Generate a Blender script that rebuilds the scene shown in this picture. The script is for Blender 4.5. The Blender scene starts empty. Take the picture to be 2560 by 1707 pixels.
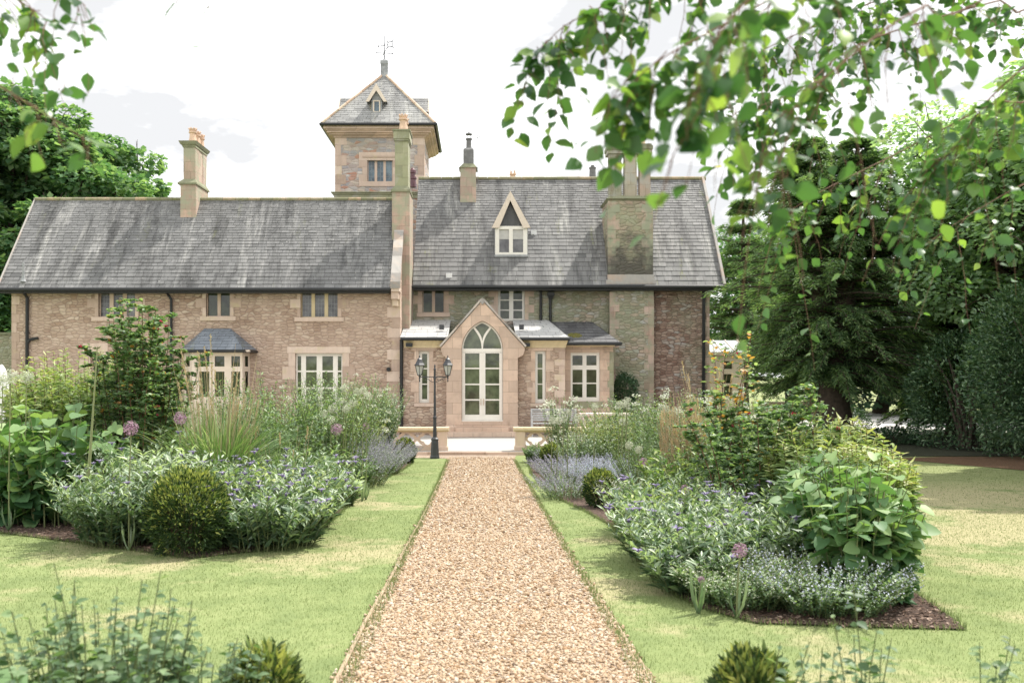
import bpy, math, random
import numpy as np
from mathutils import Vector, Matrix
from mathutils.geometry import tessellate_polygon

random.seed(7)
RNG = np.random.default_rng(11)
sc = bpy.context.scene
col = sc.collection
R = math.radians

# ------------------------------------------------------------------ camera
F = 2250.0                       # focal length in pixels of the 2560 px wide photograph
CZ = 2.23                        # eye height above the terrace
cam_d = bpy.data.cameras.new('camera')
cam = bpy.data.objects.new('camera', cam_d)
col.objects.link(cam)
cam.location = (0, 0, CZ)
cam.rotation_euler = (R(90), 0, 0)
cam_d.sensor_width = 36.0
cam_d.lens = 36.0 * F / 2560.0
cam_d.shift_x = (1280 - 1197) / 2560.0
cam_d.shift_y = (920 - 853.5) / 2560.0
cam_d.clip_start = 0.05
cam_d.clip_end = 1000
cam_d.dof.use_dof = True
cam_d.dof.focus_distance = 13.0
cam_d.dof.aperture_fstop = 3.0
sc.camera = cam

# ------------------------------------------------------------------ sun and sky
SUN = Vector((0.44, 0.29, 0.85)).normalized()
SUN_EL = math.asin(SUN.z)
sun_d = bpy.data.lights.new('sun', 'SUN')
sun = bpy.data.objects.new('sun', sun_d)
col.objects.link(sun)
sun.location = (20, 15, 40)
sun.rotation_euler = SUN.to_track_quat('Z', 'Y').to_euler()
sun_d.energy = 3.9
sun_d.angle = R(1.1)
sun_d.color = (1.0, 0.95, 0.87)

w = bpy.data.worlds.new('World')
sc.world = w
w.use_nodes = True
nt = w.node_tree
nt.nodes.clear()
wo = nt.nodes.new('ShaderNodeOutputWorld')
bg = nt.nodes.new('ShaderNodeBackground')
sky = nt.nodes.new('ShaderNodeTexSky')
sky.sky_type = 'NISHITA'
sky.sun_disc = False
sky.sun_elevation = SUN_EL
sky.sun_rotation = math.atan2(SUN.x, SUN.y)
sky.air_density = 1.0
sky.dust_density = 2.0
tc = nt.nodes.new('ShaderNodeTexCoord')
mp = nt.nodes.new('ShaderNodeMapping')
mp.inputs['Scale'].default_value = (1.0, 1.0, 2.6)
mp.inputs['Location'].default_value = (3.1, 0.4, 0.2)
cn = nt.nodes.new('ShaderNodeTexNoise')
cn.inputs['Scale'].default_value = 3.2
cn.inputs['Detail'].default_value = 7
cn.inputs['Roughness'].default_value = 0.55
cr = nt.nodes.new('ShaderNodeValToRGB')
cr.color_ramp.elements[0].position = 0.40
cr.color_ramp.elements[0].color = (7.5, 7.55, 7.65, 1)
cr.color_ramp.elements[1].position = 0.50
cr.color_ramp.elements[1].color = (16.0, 16.0, 16.0, 1)
mx = nt.nodes.new('ShaderNodeMixRGB')
mx.inputs['Fac'].default_value = 0.95
nt.links.new(tc.outputs['Generated'], mp.inputs['Vector'])
nt.links.new(mp.outputs[0], cn.inputs['Vector'])
nt.links.new(cn.outputs['Fac'], cr.inputs['Fac'])
nt.links.new(sky.outputs[0], mx.inputs[1])
nt.links.new(cr.outputs[0], mx.inputs[2])
nt.links.new(mx.outputs[0], bg.inputs['Color'])
bg.inputs['Strength'].default_value = 0.078
nt.links.new(bg.outputs[0], wo.inputs['Surface'])

sc.view_settings.view_transform = 'Standard'
sc.view_settings.look = 'None'
sc.view_settings.gamma = 1.0
sc.view_settings.use_curve_mapping = False
sc.view_settings.exposure = 0.68
sc.cycles.max_bounces = 6
sc.cycles.diffuse_bounces = 3
sc.cycles.glossy_bounces = 2
sc.cycles.transmission_bounces = 3
sc.cycles.transparent_max_bounces = 4
sc.cycles.caustics_reflective = False
sc.cycles.caustics_refractive = False

# ------------------------------------------------------------------ helpers
def X(px, Y): return (px - 1197.0) * Y / F
def Z(py, Y): return CZ + (920.0 - py) * Y / F

PW = {}

def link(name, me, parent=None, o=(0, 0, 0)):
    ob = bpy.data.objects.new(name, me)
    col.objects.link(ob)
    o = Vector(o)
    PW[ob.name] = o
    if parent is not None:
        ob.parent = parent
        ob.location = o - PW[parent.name]
    else:
        ob.location = o
    return ob

def tag(ob, label=None, cat=None, group=None, kind=None):
    if label: ob['label'] = label
    if cat: ob['category'] = cat
    if group: ob['group'] = group
    if kind: ob['kind'] = kind
    return ob

def thing(name, label, cat, o, group=None):
    return tag(link(name, None, None, o), label, cat, group)

class MB:
    """collects polygons; every face carries a material slot and a tint"""
    def __init__(s):
        s.v = []; s.f = []; s.t = []; s.m = []; s.tint = 0.5; s.mi = 0
    def face(s, pts, tint=None):
        b = len(s.v)
        s.v.extend([tuple(p) for p in pts])
        s.f.append(tuple(range(b, b + len(pts))))
        s.t.append(s.tint if tint is None else tint); s.m.append(s.mi)
    def box(s, x0, x1, y0, y1, z0, z1, tint=None):
        if x0 > x1: x0, x1 = x1, x0
        if y0 > y1: y0, y1 = y1, y0
        if z0 > z1: z0, z1 = z1, z0
        P = [(x0,y0,z0),(x1,y0,z0),(x1,y1,z0),(x0,y1,z0),(x0,y0,z1),(x1,y0,z1),(x1,y1,z1),(x0,y1,z1)]
        b = len(s.v); s.v.extend(P)
        for q in ((0,3,2,1),(4,5,6,7),(0,1,5,4),(1,2,6,5),(2,3,7,6),(3,0,4,7)):
            s.f.append(tuple(b + i for i in q)); s.t.append(s.tint if tint is None else tint); s.m.append(s.mi)
    def frustum(s, a, za, b, zb, tint=None):
        """a, b: (x0,x1,y0,y1) rectangles at heights za < zb"""
        A = [(a[0],a[2],za),(a[1],a[2],za),(a[1],a[3],za),(a[0],a[3],za)]
        B = [(b[0],b[2],zb),(b[1],b[2],zb),(b[1],b[3],zb),(b[0],b[3],zb)]
        k = len(s.v); s.v.extend(A + B)
        for q in ((3,2,1,0),(4,5,6,7),(0,1,5,4),(1,2,6,5),(2,3,7,6),(3,0,4,7)):
            s.f.append(tuple(k + i for i in q)); s.t.append(s.tint if tint is None else tint); s.m.append(s.mi)
    def prism_y(s, poly, y0, y1, holes=(), tint=None, back=True):
        """xz outline with holes, extruded along y"""
        loops = [list(poly)] + [list(h) for h in holes]
        flat = [p for l in loops for p in l]
        tris = tessellate_polygon([[Vector((p[0], p[1], 0)) for p in l] for l in loops])
        for yy in ((y0, y1) if back else (y0,)):
            b = len(s.v)
            s.v.extend([(p[0], yy, p[1]) for p in flat])
            for t in tris:
                s.f.append(tuple(b + i for i in t)); s.t.append(s.tint if tint is None else tint); s.m.append(s.mi)
        for l in loops:
            n = len(l)
            for i in range(n):
                p, q = l[i], l[(i + 1) % n]
                s.face([(p[0],y0,p[1]),(q[0],y0,q[1]),(q[0],y1,q[1]),(p[0],y1,p[1])], tint)
    def prism_x(s, poly, x0, x1, tint=None):
        """yz outline extruded along x (convex)"""
        n = len(poly)
        s.face([(x0, p[0], p[1]) for p in poly], tint)
        s.face([(x1, p[0], p[1]) for p in reversed(poly)], tint)
        for i in range(n):
            p, q = poly[i], poly[(i + 1) % n]
            s.face([(x0,p[0],p[1]),(x1,p[0],p[1]),(x1,q[0],q[1]),(x0,q[0],q[1])], tint)
    def beam(s, p, q, wx, wz, tint=None):
        """a bar of rectangular section between two points"""
        p, q = Vector(p), Vector(q)
        d = (q - p).normalized()
        a = d.cross(Vector((0, 0, 1)))
        if a.length < 0.05: a = d.cross(Vector((0, 1, 0)))
        a.normalize(); c = a.cross(d).normalized()
        a = a * wx / 2; c = c * wz / 2
        r = []
        for e in (p, q):
            r += [e - a - c, e + a - c, e + a + c, e - a + c]
        b = len(s.v); s.v.extend([tuple(x) for x in r])
        for k in ((0,1,2,3),(7,6,5,4),(0,4,5,1),(1,5,6,2),(2,6,7,3),(3,7,4,0)):
            s.f.append(tuple(b + i for i in k)); s.t.append(s.tint if tint is None else tint); s.m.append(s.mi)
    def tube(s, pts, rad, n=8, tint=None):
        pts = [Vector(p) for p in pts]
        if not hasattr(rad, '__len__'): rad = [rad] * len(pts)
        rings = []
        for i, p in enumerate(pts):
            d = (pts[min(i + 1, len(pts) - 1)] - pts[max(i - 1, 0)]).normalized()
            ref = Vector((0, 0, 1)) if abs(d.z) < 0.9 else Vector((0, 1, 0))
            a = d.cross(ref).normalized(); c = a.cross(d).normalized()
            b = len(s.v)
            for k in range(n):
                t = 2 * math.pi * (k + 0.5) / n
                s.v.append(tuple(p + (a * math.cos(t) + c * math.sin(t)) * rad[i]))
            rings.append(b)
        tt = s.tint if tint is None else tint
        for i in range(len(rings) - 1):
            for k in range(n):
                s.f.append((rings[i]+k, rings[i]+(k+1)%n, rings[i+1]+(k+1)%n, rings[i+1]+k)); s.t.append(tt); s.m.append(s.mi)
        s.f.append(tuple(rings[0] + k for k in range(n))); s.t.append(tt); s.m.append(s.mi)
        s.f.append(tuple(rings[-1] + n - 1 - k for k in range(n))); s.t.append(tt); s.m.append(s.mi)
    def lathe(s, c, prof, n=12, rot=0.0, tint=None):
        """prof: (radius, z) list"""
        rings = []
        for r, z in prof:
            b = len(s.v)
            for k in range(n):
                t = 2 * math.pi * (k + rot) / n
                s.v.append((c[0] + r * math.cos(t), c[1] + r * math.sin(t), c[2] + z))
            rings.append(b)
        tt = s.tint if tint is None else tint
        for i in range(len(rings) - 1):
            for k in range(n):
                s.f.append((rings[i]+k, rings[i]+(k+1)%n, rings[i+1]+(k+1)%n, rings[i+1]+k)); s.t.append(tt); s.m.append(s.mi)
        s.f.append(tuple(rings[0] + n - 1 - k for k in range(n))); s.t.append(tt); s.m.append(s.mi)
        s.f.append(tuple(rings[-1] + k for k in range(n))); s.t.append(tt); s.m.append(s.mi)
    def build(s, name, mats, parent=None, o=(0, 0, 0), smooth=False):
        me = bpy.data.meshes.new(name)
        ox, oy, oz = o
        me.from_pydata([(a - ox, b - oy, c - oz) for a, b, c in s.v], [], s.f)
        if not isinstance(mats, (list, tuple)): mats = [mats]
        for m in mats: me.materials.append(m)
        at = me.attributes.new('tint', 'FLOAT', 'FACE')
        at.data.foreach_set('value', np.array(s.t, dtype=np.float32))
        me.polygons.foreach_set('material_index', np.array(s.m, dtype=np.int32))
        if smooth: me.polygons.foreach_set('use_smooth', np.ones(len(s.f), dtype=bool))
        me.update()
        return link(name, me, parent, o)

# ------------------------------------------------------------------ materials
def newmat(name):
    m = bpy.data.materials.new(name)
    m.use_nodes = True
    n = m.node_tree
    return m, n, n.nodes['Principled BSDF']

def nd(n, typ, **kw):
    x = n.nodes.new(typ)
    for k, v in kw.items():
        if k in x.inputs.keys(): x.inputs[k].default_value = v
        else: setattr(x, k, v)
    return x

def ramp(n, src, stops, interp='LINEAR'):
    r = n.nodes.new('ShaderNodeValToRGB')
    r.color_ramp.interpolation = interp
    e = r.color_ramp.elements
    while len(e) < len(stops): e.new(0.5)
    for i, (p, c) in enumerate(stops):
        e[i].position = p
        e[i].color = (c[0], c[1], c[2], 1) if hasattr(c, '__len__') else (c, c, c, 1)
    n.links.new(src, r.inputs['Fac'])
    return r.outputs['Color']

def mixc(n, fac, a, b, mode='MIX'):
    m = n.nodes.new('ShaderNodeMixRGB'); m.blend_type = mode
    for i, v in ((0, fac), (1, a), (2, b)):
        if isinstance(v, (int, float)): m.inputs[i].default_value = v
        elif isinstance(v, tuple): m.inputs[i].default_value = (v[0], v[1], v[2], 1)
        else: n.links.new(v, m.inputs[i])
    return m.outputs[0]

def mathn(n, op, a, b=0.0, c=None, clamp=False):
    m = n.nodes.new('ShaderNodeMath'); m.operation = op; m.use_clamp = clamp
    for i, v in enumerate((a, b) if c is None else (a, b, c)):
        if isinstance(v, (int, float)): m.inputs[i].default_value = v
        else: n.links.new(v, m.inputs[i])
    return m.outputs[0]

def coords(n, sx=1.0, sy=1.0, sz=1.0, wall=False):
    """world position; wall=True folds x and y together for upright faces"""
    g = n.nodes.new('ShaderNodeNewGeometry')
    if wall:
        s = n.nodes.new('ShaderNodeSeparateXYZ'); n.links.new(g.outputs['Position'], s.inputs[0])
        c = n.nodes.new('ShaderNodeCombineXYZ')
        n.links.new(mathn(n, 'ADD', s.outputs[0], s.outputs[1]), c.inputs[0])
        n.links.new(s.outputs[2], c.inputs[1])
        src = c.outputs[0]
    else:
        src = g.outputs['Position']
    m = n.nodes.new('ShaderNodeMapping'); m.inputs['Scale'].default_value = (sx, sy, sz)
    n.links.new(src, m.inputs['Vector'])
    return m.outputs[0]

def noise(n, vec, scale, detail=4, rough=0.55, out='Fac'):
    x = nd(n, 'ShaderNodeTexNoise', Scale=scale, Detail=detail, Roughness=rough)
    if vec is not None: n.links.new(vec, x.inputs['Vector'])
    return x.outputs[out]

def bump(n, bs, h, strength=0.5, dist=0.02):
    b = nd(n, 'ShaderNodeBump', Strength=strength, Distance=dist)
    n.links.new(h, b.inputs['Height']); n.links.new(b.outputs[0], bs.inputs['Normal'])

def rubble(name, stops, mortar, sx=2.6, sz=7.0, stain=None, stain_amt=0.5, stain_pos=(0.45, 0.6), bs_=0.9, soot=None):
    m, n, p = newmat(name)
    v = coords(n, 1, 1, 1, wall=True)
    wob = noise(n, v, 3.0, 3, 0.6, 'Color')
    vv = n.nodes.new('ShaderNodeVectorMath'); vv.operation = 'SCALE'; vv.inputs['Scale'].default_value = 0.10
    n.links.new(wob, vv.inputs[0])
    va = n.nodes.new('ShaderNodeVectorMath'); va.operation = 'ADD'
    n.links.new(v, va.inputs[0]); n.links.new(vv.outputs[0], va.inputs[1])
    mm = n.nodes.new('ShaderNodeMapping'); mm.inputs['Scale'].default_value = (sx, sz, 1)
    n.links.new(va.outputs[0], mm.inputs['Vector'])
    vo = nd(n, 'ShaderNodeTexVoronoi', voronoi_dimensions='2D', feature='F1', Randomness=0.85, Scale=1.0)
    n.links.new(mm.outputs[0], vo.inputs['Vector'])
    ve = nd(n, 'ShaderNodeTexVoronoi', voronoi_dimensions='2D', feature='DISTANCE_TO_EDGE', Randomness=0.85, Scale=1.0)
    n.links.new(mm.outputs[0], ve.inputs['Vector'])
    sp = n.nodes.new('ShaderNodeSeparateColor'); n.links.new(vo.outputs['Color'], sp.inputs[0])
    c = ramp(n, sp.outputs[0], stops, 'LINEAR')
    c = mixc(n, 0.55, c, ramp(n, noise(n, v, 22, 4, 0.7), [(0.25, 0.72), (0.75, 1.2)]), 'MULTIPLY')
    c = mixc(n, 0.8, c, ramp(n, noise(n, coords(n, 2.2, 0.35, 1, wall=True), 1.6, 5, 0.65), [(0.3, 0.80), (0.7, 1.12)]), 'MULTIPLY')
    mort = ramp(n, ve.outputs['Distance'], [(0.02, 1.0), (0.11, 0.0)])
    c = mixc(n, mathn(n, 'MULTIPLY', mort, 0.75), c, mortar)
    if stain:
        f = ramp(n, noise(n, v, 0.55, 5, 0.6), [(stain_pos[0], 0.0), (stain_pos[1], 1.0)])
        f2 = ramp(n, noise(n, v, 5.0, 4, 0.7), [(0.35, 0.4), (0.6, 1.0)])
        c = mixc(n, mathn(n, 'MULTIPLY', mathn(n, 'MULTIPLY', f, f2), stain_amt), c, stain)
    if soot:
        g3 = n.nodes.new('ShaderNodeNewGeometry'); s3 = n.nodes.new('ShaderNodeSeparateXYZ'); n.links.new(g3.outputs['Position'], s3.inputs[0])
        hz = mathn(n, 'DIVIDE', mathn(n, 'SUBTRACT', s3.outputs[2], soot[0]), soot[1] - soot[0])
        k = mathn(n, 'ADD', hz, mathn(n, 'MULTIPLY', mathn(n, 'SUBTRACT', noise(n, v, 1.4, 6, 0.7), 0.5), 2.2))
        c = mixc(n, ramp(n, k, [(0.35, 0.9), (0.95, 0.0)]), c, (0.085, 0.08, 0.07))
    n.links.new(c, p.inputs['Base Color'])
    p.inputs['Roughness'].default_value = 0.92
    h = mathn(n, 'ADD', ramp(n, ve.outputs['Distance'], [(0.0, 0.0), (0.2, 1.0)]), mathn(n, 'MULTIPLY', noise(n, v, 30, 3), 0.5))
    bump(n, p, h, bs_, 0.03)
    return m

def dressed(name, c0, c1, c2, streak=0.3, lichen=None, lich_amt=0.5, lich_pos=(0.5, 0.62), sc_=1.0, joints=None, soot=None):
    """cut stone: tint per block, blotches, optional lichen and block joints"""
    m, n, p = newmat(name)
    v = coords(n, 1, 1, 1, wall=True)
    a = nd(n, 'ShaderNodeAttribute', attribute_name='tint')
    f = mathn(n, 'ADD', mathn(n, 'MULTIPLY', a.outputs['Fac'], 0.7), mathn(n, 'MULTIPLY', noise(n, v, 2.2 * sc_, 5, 0.65), 0.45))
    c = ramp(n, f, [(0.3, c0), (0.55, c1), (0.85, c2)])
    h = noise(n, v, 40, 4, 0.7)
    c = mixc(n, streak, c, ramp(n, noise(n, coords(n, 6, 1.2, 1, wall=True), 1.5, 5, 0.7), [(0.3, 0.6), (0.7, 1.2)]), 'MULTIPLY')
    if joints:
        b = nd(n, 'ShaderNodeTexBrick', Scale=1.0)
        b.inputs['Brick Width'].default_value = joints[0]; b.inputs['Row Height'].default_value = joints[1]
        b.inputs['Mortar Size'].default_value = 0.006; b.inputs['Mortar Smooth'].default_value = 0.3
        b.inputs['Color1'].default_value = (0.82, 0.82, 0.82, 1); b.inputs['Color2'].default_value = (1.12, 1.1, 1.08, 1)
        b.inputs['Mortar'].default_value = (0.55, 0.53, 0.5, 1)
        n.links.new(v, b.inputs['Vector'])
        c = mixc(n, 1.0, c, b.outputs['Color'], 'MULTIPLY')
        h = mathn(n, 'SUBTRACT', h, mathn(n, 'MULTIPLY', b.outputs['Fac'], 2.0))
    if lichen:
        l = ramp(n, noise(n, v, 1.7 * sc_, 6, 0.7), [(lich_pos[0], 0.0), (lich_pos[1], 1.0)])
        c = mixc(n, mathn(n, 'MULTIPLY', l, lich_amt), c, lichen)
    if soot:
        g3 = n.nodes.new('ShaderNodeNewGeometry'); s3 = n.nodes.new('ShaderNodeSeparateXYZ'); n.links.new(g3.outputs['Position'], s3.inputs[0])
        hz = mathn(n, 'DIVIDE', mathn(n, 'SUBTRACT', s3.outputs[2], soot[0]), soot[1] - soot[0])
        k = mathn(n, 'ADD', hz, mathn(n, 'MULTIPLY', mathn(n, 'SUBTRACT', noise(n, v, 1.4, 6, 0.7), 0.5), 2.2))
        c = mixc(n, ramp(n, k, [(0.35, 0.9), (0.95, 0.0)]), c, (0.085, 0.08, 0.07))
    n.links.new(c, p.inputs['Base Color'])
    p.inputs['Roughness'].default_value = 0.9
    bump(n, p, h, 0.25, 0.008)
    return m

def simple(name, c, rough=0.6, metal=0.0, var=0.15, scale=8.0, spec=None, bmp=0.0):
    m, n, p = newmat(name)
    v = coords(n)
    k = noise(n, v, scale, 5, 0.6)
    cc = mixc(n, 1.0, tuple(c), ramp(n, k, [(0.3, 1 - var), (0.7, 1 + var)]), 'MULTIPLY')
    n.links.new(cc, p.inputs['Base Color'])
    p.inputs['Roughness'].default_value = rough
    p.inputs['Metallic'].default_value = metal
    if spec is not None: p.inputs['Specular IOR Level'].default_value = spec
    if bmp: bump(n, p, k, bmp, 0.01)
    return m

def slate(name, c0, c1, pale, lichen=(0.20, 0.21, 0.07), pale_amt=0.75, moss=0.35, rough=0.62, dark=0.35):
    m, n, p = newmat(name)
    a = nd(n, 'ShaderNodeAttribute', attribute_name='tint')
    g = coords(n)
    fine = noise(n, g, 14, 4, 0.65)
    base = ramp(n, mathn(n, 'ADD', mathn(n, 'MULTIPLY', a.outputs['Fac'], 0.75), mathn(n, 'MULTIPLY', fine, 0.35)), [(0.2, c0), (0.9, c1)])
    # washed streaks running down the slope: stretched along y and z, narrow in x
    st = coords(n, 1.9, 0.22, 0.22)
    s1 = ramp(n, noise(n, st, 1.0, 6, 0.65), [(0.53, 0.0), (0.68, 1.0)])
    s2 = ramp(n, noise(n, coords(n, 9, 1.2, 1.2), 1.0, 3, 0.6), [(0.42, 0.15), (0.62, 1.0)])
    pm = mathn(n, 'MULTIPLY', mathn(n, 'MULTIPLY', s1, s2), pale_amt)
    c = mixc(n, pm, base, pale)
    d1 = ramp(n, noise(n, coords(n, 1.6, 0.2, 0.25), 1.3, 6, 0.7), [(0.50, 0.0), (0.66, 1.0)])
    c = mixc(n, mathn(n, 'MULTIPLY', d1, dark), c, (c0[0]*0.35, c0[1]*0.35, c0[2]*0.35))
    l1 = ramp(n, noise(n, coords(n, 1.1, 0.25, 0.25), 1.7, 6, 0.7), [(0.60, 0.0), (0.68, 1.0)])
    l2 = ramp(n, noise(n, g, 9, 4, 0.7), [(0.45, 0.0), (0.6, 1.0)])
    c = mixc(n, mathn(n, 'MULTIPLY', mathn(n, 'MULTIPLY', l1, l2), moss), c, lichen)
    sp = ramp(n, noise(n, g, 11, 2, 0.5), [(0.715, 0.0), (0.74, 1.0)])
    c = mixc(n, mathn(n, 'MULTIPLY', sp, 0.7), c, pale)
    n.links.new(c, p.inputs['Base Color'])
    p.inputs['Roughness'].default_value = rough
    p.inputs['Specular IOR Level'].default_value = 0.4
    bump(n, p, fine, 0.3, 0.006)
    return m

M = {}
M['rubble'] = rubble('rubble_wall_stone', [(0.0, (0.35, 0.24, 0.175)), (0.45, (0.455, 0.335, 0.255)), (0.8, (0.51, 0.39, 0.30)), (1.0, (0.59, 0.48, 0.38))], (0.25, 0.175, 0.14),
                     sx=4.4, sz=10.0, stain=(0.54, 0.41, 0.33), stain_amt=0.6, stain_pos=(0.42, 0.56), bs_=0.7)
M['rubble_green'] = rubble('algae_rubble_stone', [(0.0, (0.28, 0.24, 0.17)), (0.35, (0.36, 0.33, 0.25)), (0.65, (0.52, 0.39, 0.31)), (0.85, (0.50, 0.48, 0.47)), (1.0, (0.40, 0.40, 0.30))], (0.20, 0.17, 0.13),
                           sx=4.2, sz=9.5, stain=(0.30, 0.32, 0.215), stain_amt=0.85, stain_pos=(0.34, 0.56), bs_=0.7)
M['rubble_red'] = rubble('red_brown_rubble_stone', [(0.0, (0.22, 0.13, 0.10)), (0.45, (0.36, 0.25, 0.20)), (0.75, (0.44, 0.32, 0.26)), (1.0, (0.44, 0.40, 0.37))], (0.15, 0.11, 0.09),
                         sx=4.6, sz=10.5, stain=(0.30, 0.32, 0.22), stain_amt=0.55, stain_pos=(0.46, 0.62))
M['rubble_tower'] = rubble('tower_rubble_stone', [(0.0, (0.46, 0.24, 0.17)), (0.28, (0.42, 0.35, 0.32)), (0.55, (0.36, 0.36, 0.39)), (0.8, (0.54, 0.43, 0.36)), (1.0, (0.56, 0.54, 0.52))],
                           (0.44, 0.36, 0.32), sx=3.4, sz=8.0, stain=(0.30, 0.33, 0.20), stain_amt=0.25, bs_=0.6)
M['stone'] = dressed('dressed_sandstone', (0.42, 0.31, 0.245), (0.57, 0.44, 0.36), (0.66, 0.53, 0.44), lichen=(0.54, 0.46, 0.27), lich_amt=0.5, lich_pos=(0.54, 0.64))
M['stone_yellow'] = dressed('yellow_sandstone', (0.52, 0.42, 0.25), (0.66, 0.54, 0.34), (0.72, 0.60, 0.42), lichen=(0.60, 0.50, 0.26), lich_amt=0.4)
M['stone_porch'] = dressed('porch_ashlar', (0.50, 0.375, 0.29), (0.60, 0.455, 0.36), (0.66, 0.52, 0.42), streak=0.2, lichen=(0.42, 0.31, 0.24), lich_amt=0.5, joints=(0.62, 0.36))
M['stone_pale'] = dressed('pale_balustrade_stone', (0.52, 0.40, 0.31), (0.62, 0.48, 0.38), (0.68, 0.55, 0.43), streak=0.2, lichen=(0.62, 0.54, 0.33), lich_amt=0.4)
M['stone_green'] = dressed('algae_chimney_stone', (0.20, 0.21, 0.13), (0.32, 0.33, 0.21), (0.40, 0.37, 0.27), lichen=(0.44, 0.42, 0.38), lich_amt=0.5, joints=(0.5, 0.42))
M['stone_stack'] = dressed('chimney_block_stone', (0.34, 0.29, 0.22), (0.48, 0.34, 0.275), (0.56, 0.43, 0.37), lichen=(0.33, 0.35, 0.25), lich_amt=0.8, lich_pos=(0.42, 0.58), joints=(0.42, 0.34))
M['stone_dark'] = dressed('weathered_moulding', (0.17, 0.18, 0.11), (0.24, 0.25, 0.16), (0.32, 0.29, 0.20), lichen=(0.12, 0.12, 0.09), lich_amt=0.6)
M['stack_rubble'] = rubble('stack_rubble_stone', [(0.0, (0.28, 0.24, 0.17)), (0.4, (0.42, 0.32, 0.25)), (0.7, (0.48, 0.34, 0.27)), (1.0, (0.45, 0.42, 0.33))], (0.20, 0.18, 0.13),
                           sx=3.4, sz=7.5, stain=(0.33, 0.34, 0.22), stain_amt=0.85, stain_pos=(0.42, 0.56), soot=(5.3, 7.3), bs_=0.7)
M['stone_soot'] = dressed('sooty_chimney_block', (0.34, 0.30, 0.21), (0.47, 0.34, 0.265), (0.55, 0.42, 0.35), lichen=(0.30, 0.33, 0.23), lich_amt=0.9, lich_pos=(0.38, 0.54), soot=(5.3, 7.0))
M['stone_shaft'] = dressed('green_grey_shaft_stone', (0.27, 0.27, 0.19), (0.40, 0.36, 0.28), (0.50, 0.38, 0.31), lichen=(0.40, 0.40, 0.36), lich_amt=0.7, lich_pos=(0.44, 0.6), joints=(0.36, 0.42))
M['coping'] = dressed('coping_stone', (0.30, 0.28, 0.26), (0.42, 0.40, 0.38), (0.55, 0.50, 0.45), lichen=(0.52, 0.36, 0.26), lich_amt=0.5)
M['slate'] = slate('roof_slate', (0.105, 0.105, 0.105), (0.235, 0.233, 0.232), (0.46, 0.45, 0.43), dark=0.75)
M['slate_main'] = slate('main_roof_slate', (0.11, 0.11, 0.11), (0.25, 0.247, 0.243), (0.46, 0.455, 0.42), moss=0.8, dark=0.7)
M['slate_glare'] = slate('porch_slate_painted_glare', (0.42, 0.42, 0.42), (0.60, 0.60, 0.59), (0.8, 0.78, 0.74), pale_amt=0.8, moss=0.0, dark=0.1, rough=0.45)  # pale tone paints the sun glare of the low pitch into the slate
M['slate_dark'] = slate('dark_slate_and_bay_shade', (0.07, 0.07, 0.075), (0.15, 0.15, 0.155), (0.3, 0.3, 0.3), pale_amt=0.4, moss=0.25)  # on the side bay roof this darkness paints the chimney breast's shade
M['slate_bay'] = slate('blue_grey_bay_slate', (0.15, 0.17, 0.20), (0.26, 0.29, 0.33), (0.40, 0.43, 0.46), pale_amt=0.5, moss=0.6)
M['slate_tower'] = slate('tower_roof_slate', (0.19, 0.19, 0.19), (0.36, 0.36, 0.35), (0.60, 0.59, 0.54), lichen=(0.48, 0.43, 0.24), moss=0.8)
M['under'] = simple('roof_felt', (0.035, 0.035, 0.035), 0.9)
M['ridge'] = dressed('mossy_ridge_tile', (0.20, 0.19, 0.13), (0.34, 0.30, 0.22), (0.46, 0.32, 0.22), lichen=(0.20, 0.21, 0.10), lich_amt=0.8, lich_pos=(0.4, 0.6), sc_=2)
M['hip'] = dressed('terracotta_hip_tile', (0.42, 0.30, 0.22), (0.60, 0.44, 0.33), (0.66, 0.52, 0.40), lichen=(0.38, 0.38, 0.26), lich_amt=0.5)
M['lead'] = simple('lead_sheet', (0.30, 0.31, 0.32), 0.5, 0.0, 0.25, 5)
M['black'] = simple('black_painted_iron', (0.012, 0.013, 0.014), 0.4, 0.0, 0.2)
M['lamp_black'] = simple('charcoal_painted_iron', (0.045, 0.047, 0.052), 0.45, 0.0, 0.2)
M['white'] = simple('cream_white_paint', (0.80, 0.765, 0.70), 0.45, 0.0, 0.03)
M['cream'] = simple('cream_painted_stone', (0.70, 0.60, 0.50), 0.6, 0.0, 0.06)
M['pot'] = simple('buff_terracotta', (0.62, 0.44, 0.32), 0.85, 0.0, 0.25, 6)
M['pot_grey'] = simple('grey_clay', (0.17, 0.17, 0.17), 0.8, 0.0, 0.25, 6)
M['wood_grey'] = simple('weathered_grey_wood', (0.52, 0.52, 0.52), 0.8, 0.0, 0.2, 12)
M['lantern_glass'] = simple('lantern_glass', (0.55, 0.55, 0.52), 0.12, 0.0, 0.05)
M['curtain'] = simple('pale_blind_cloth', (0.50, 0.49, 0.47), 0.9, 0.0, 0.1)
M['canvas'] = simple('white_canvas', (0.78, 0.78, 0.78), 0.85, 0.0, 0.06)
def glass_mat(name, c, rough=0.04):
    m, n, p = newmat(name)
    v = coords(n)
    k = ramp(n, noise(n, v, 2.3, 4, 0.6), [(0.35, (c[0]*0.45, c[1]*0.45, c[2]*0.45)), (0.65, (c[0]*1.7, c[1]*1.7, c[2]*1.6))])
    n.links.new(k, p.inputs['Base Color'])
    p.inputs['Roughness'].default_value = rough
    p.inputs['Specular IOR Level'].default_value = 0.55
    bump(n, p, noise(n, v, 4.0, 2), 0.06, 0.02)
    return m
M['glass'] = glass_mat('dark_window_glass', (0.035, 0.045, 0.026))  # olive base, here and on doors, stands in for reflected trees and dark rooms
M['glass_green'] = glass_mat('greenish_door_glass', (0.08, 0.095, 0.06))
M['glass_blue'] = glass_mat('blue_grey_window_glass', (0.085, 0.13, 0.17))
M['glass_grey'] = glass_mat('grey_leaded_glass', (0.10, 0.10, 0.11))
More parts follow.
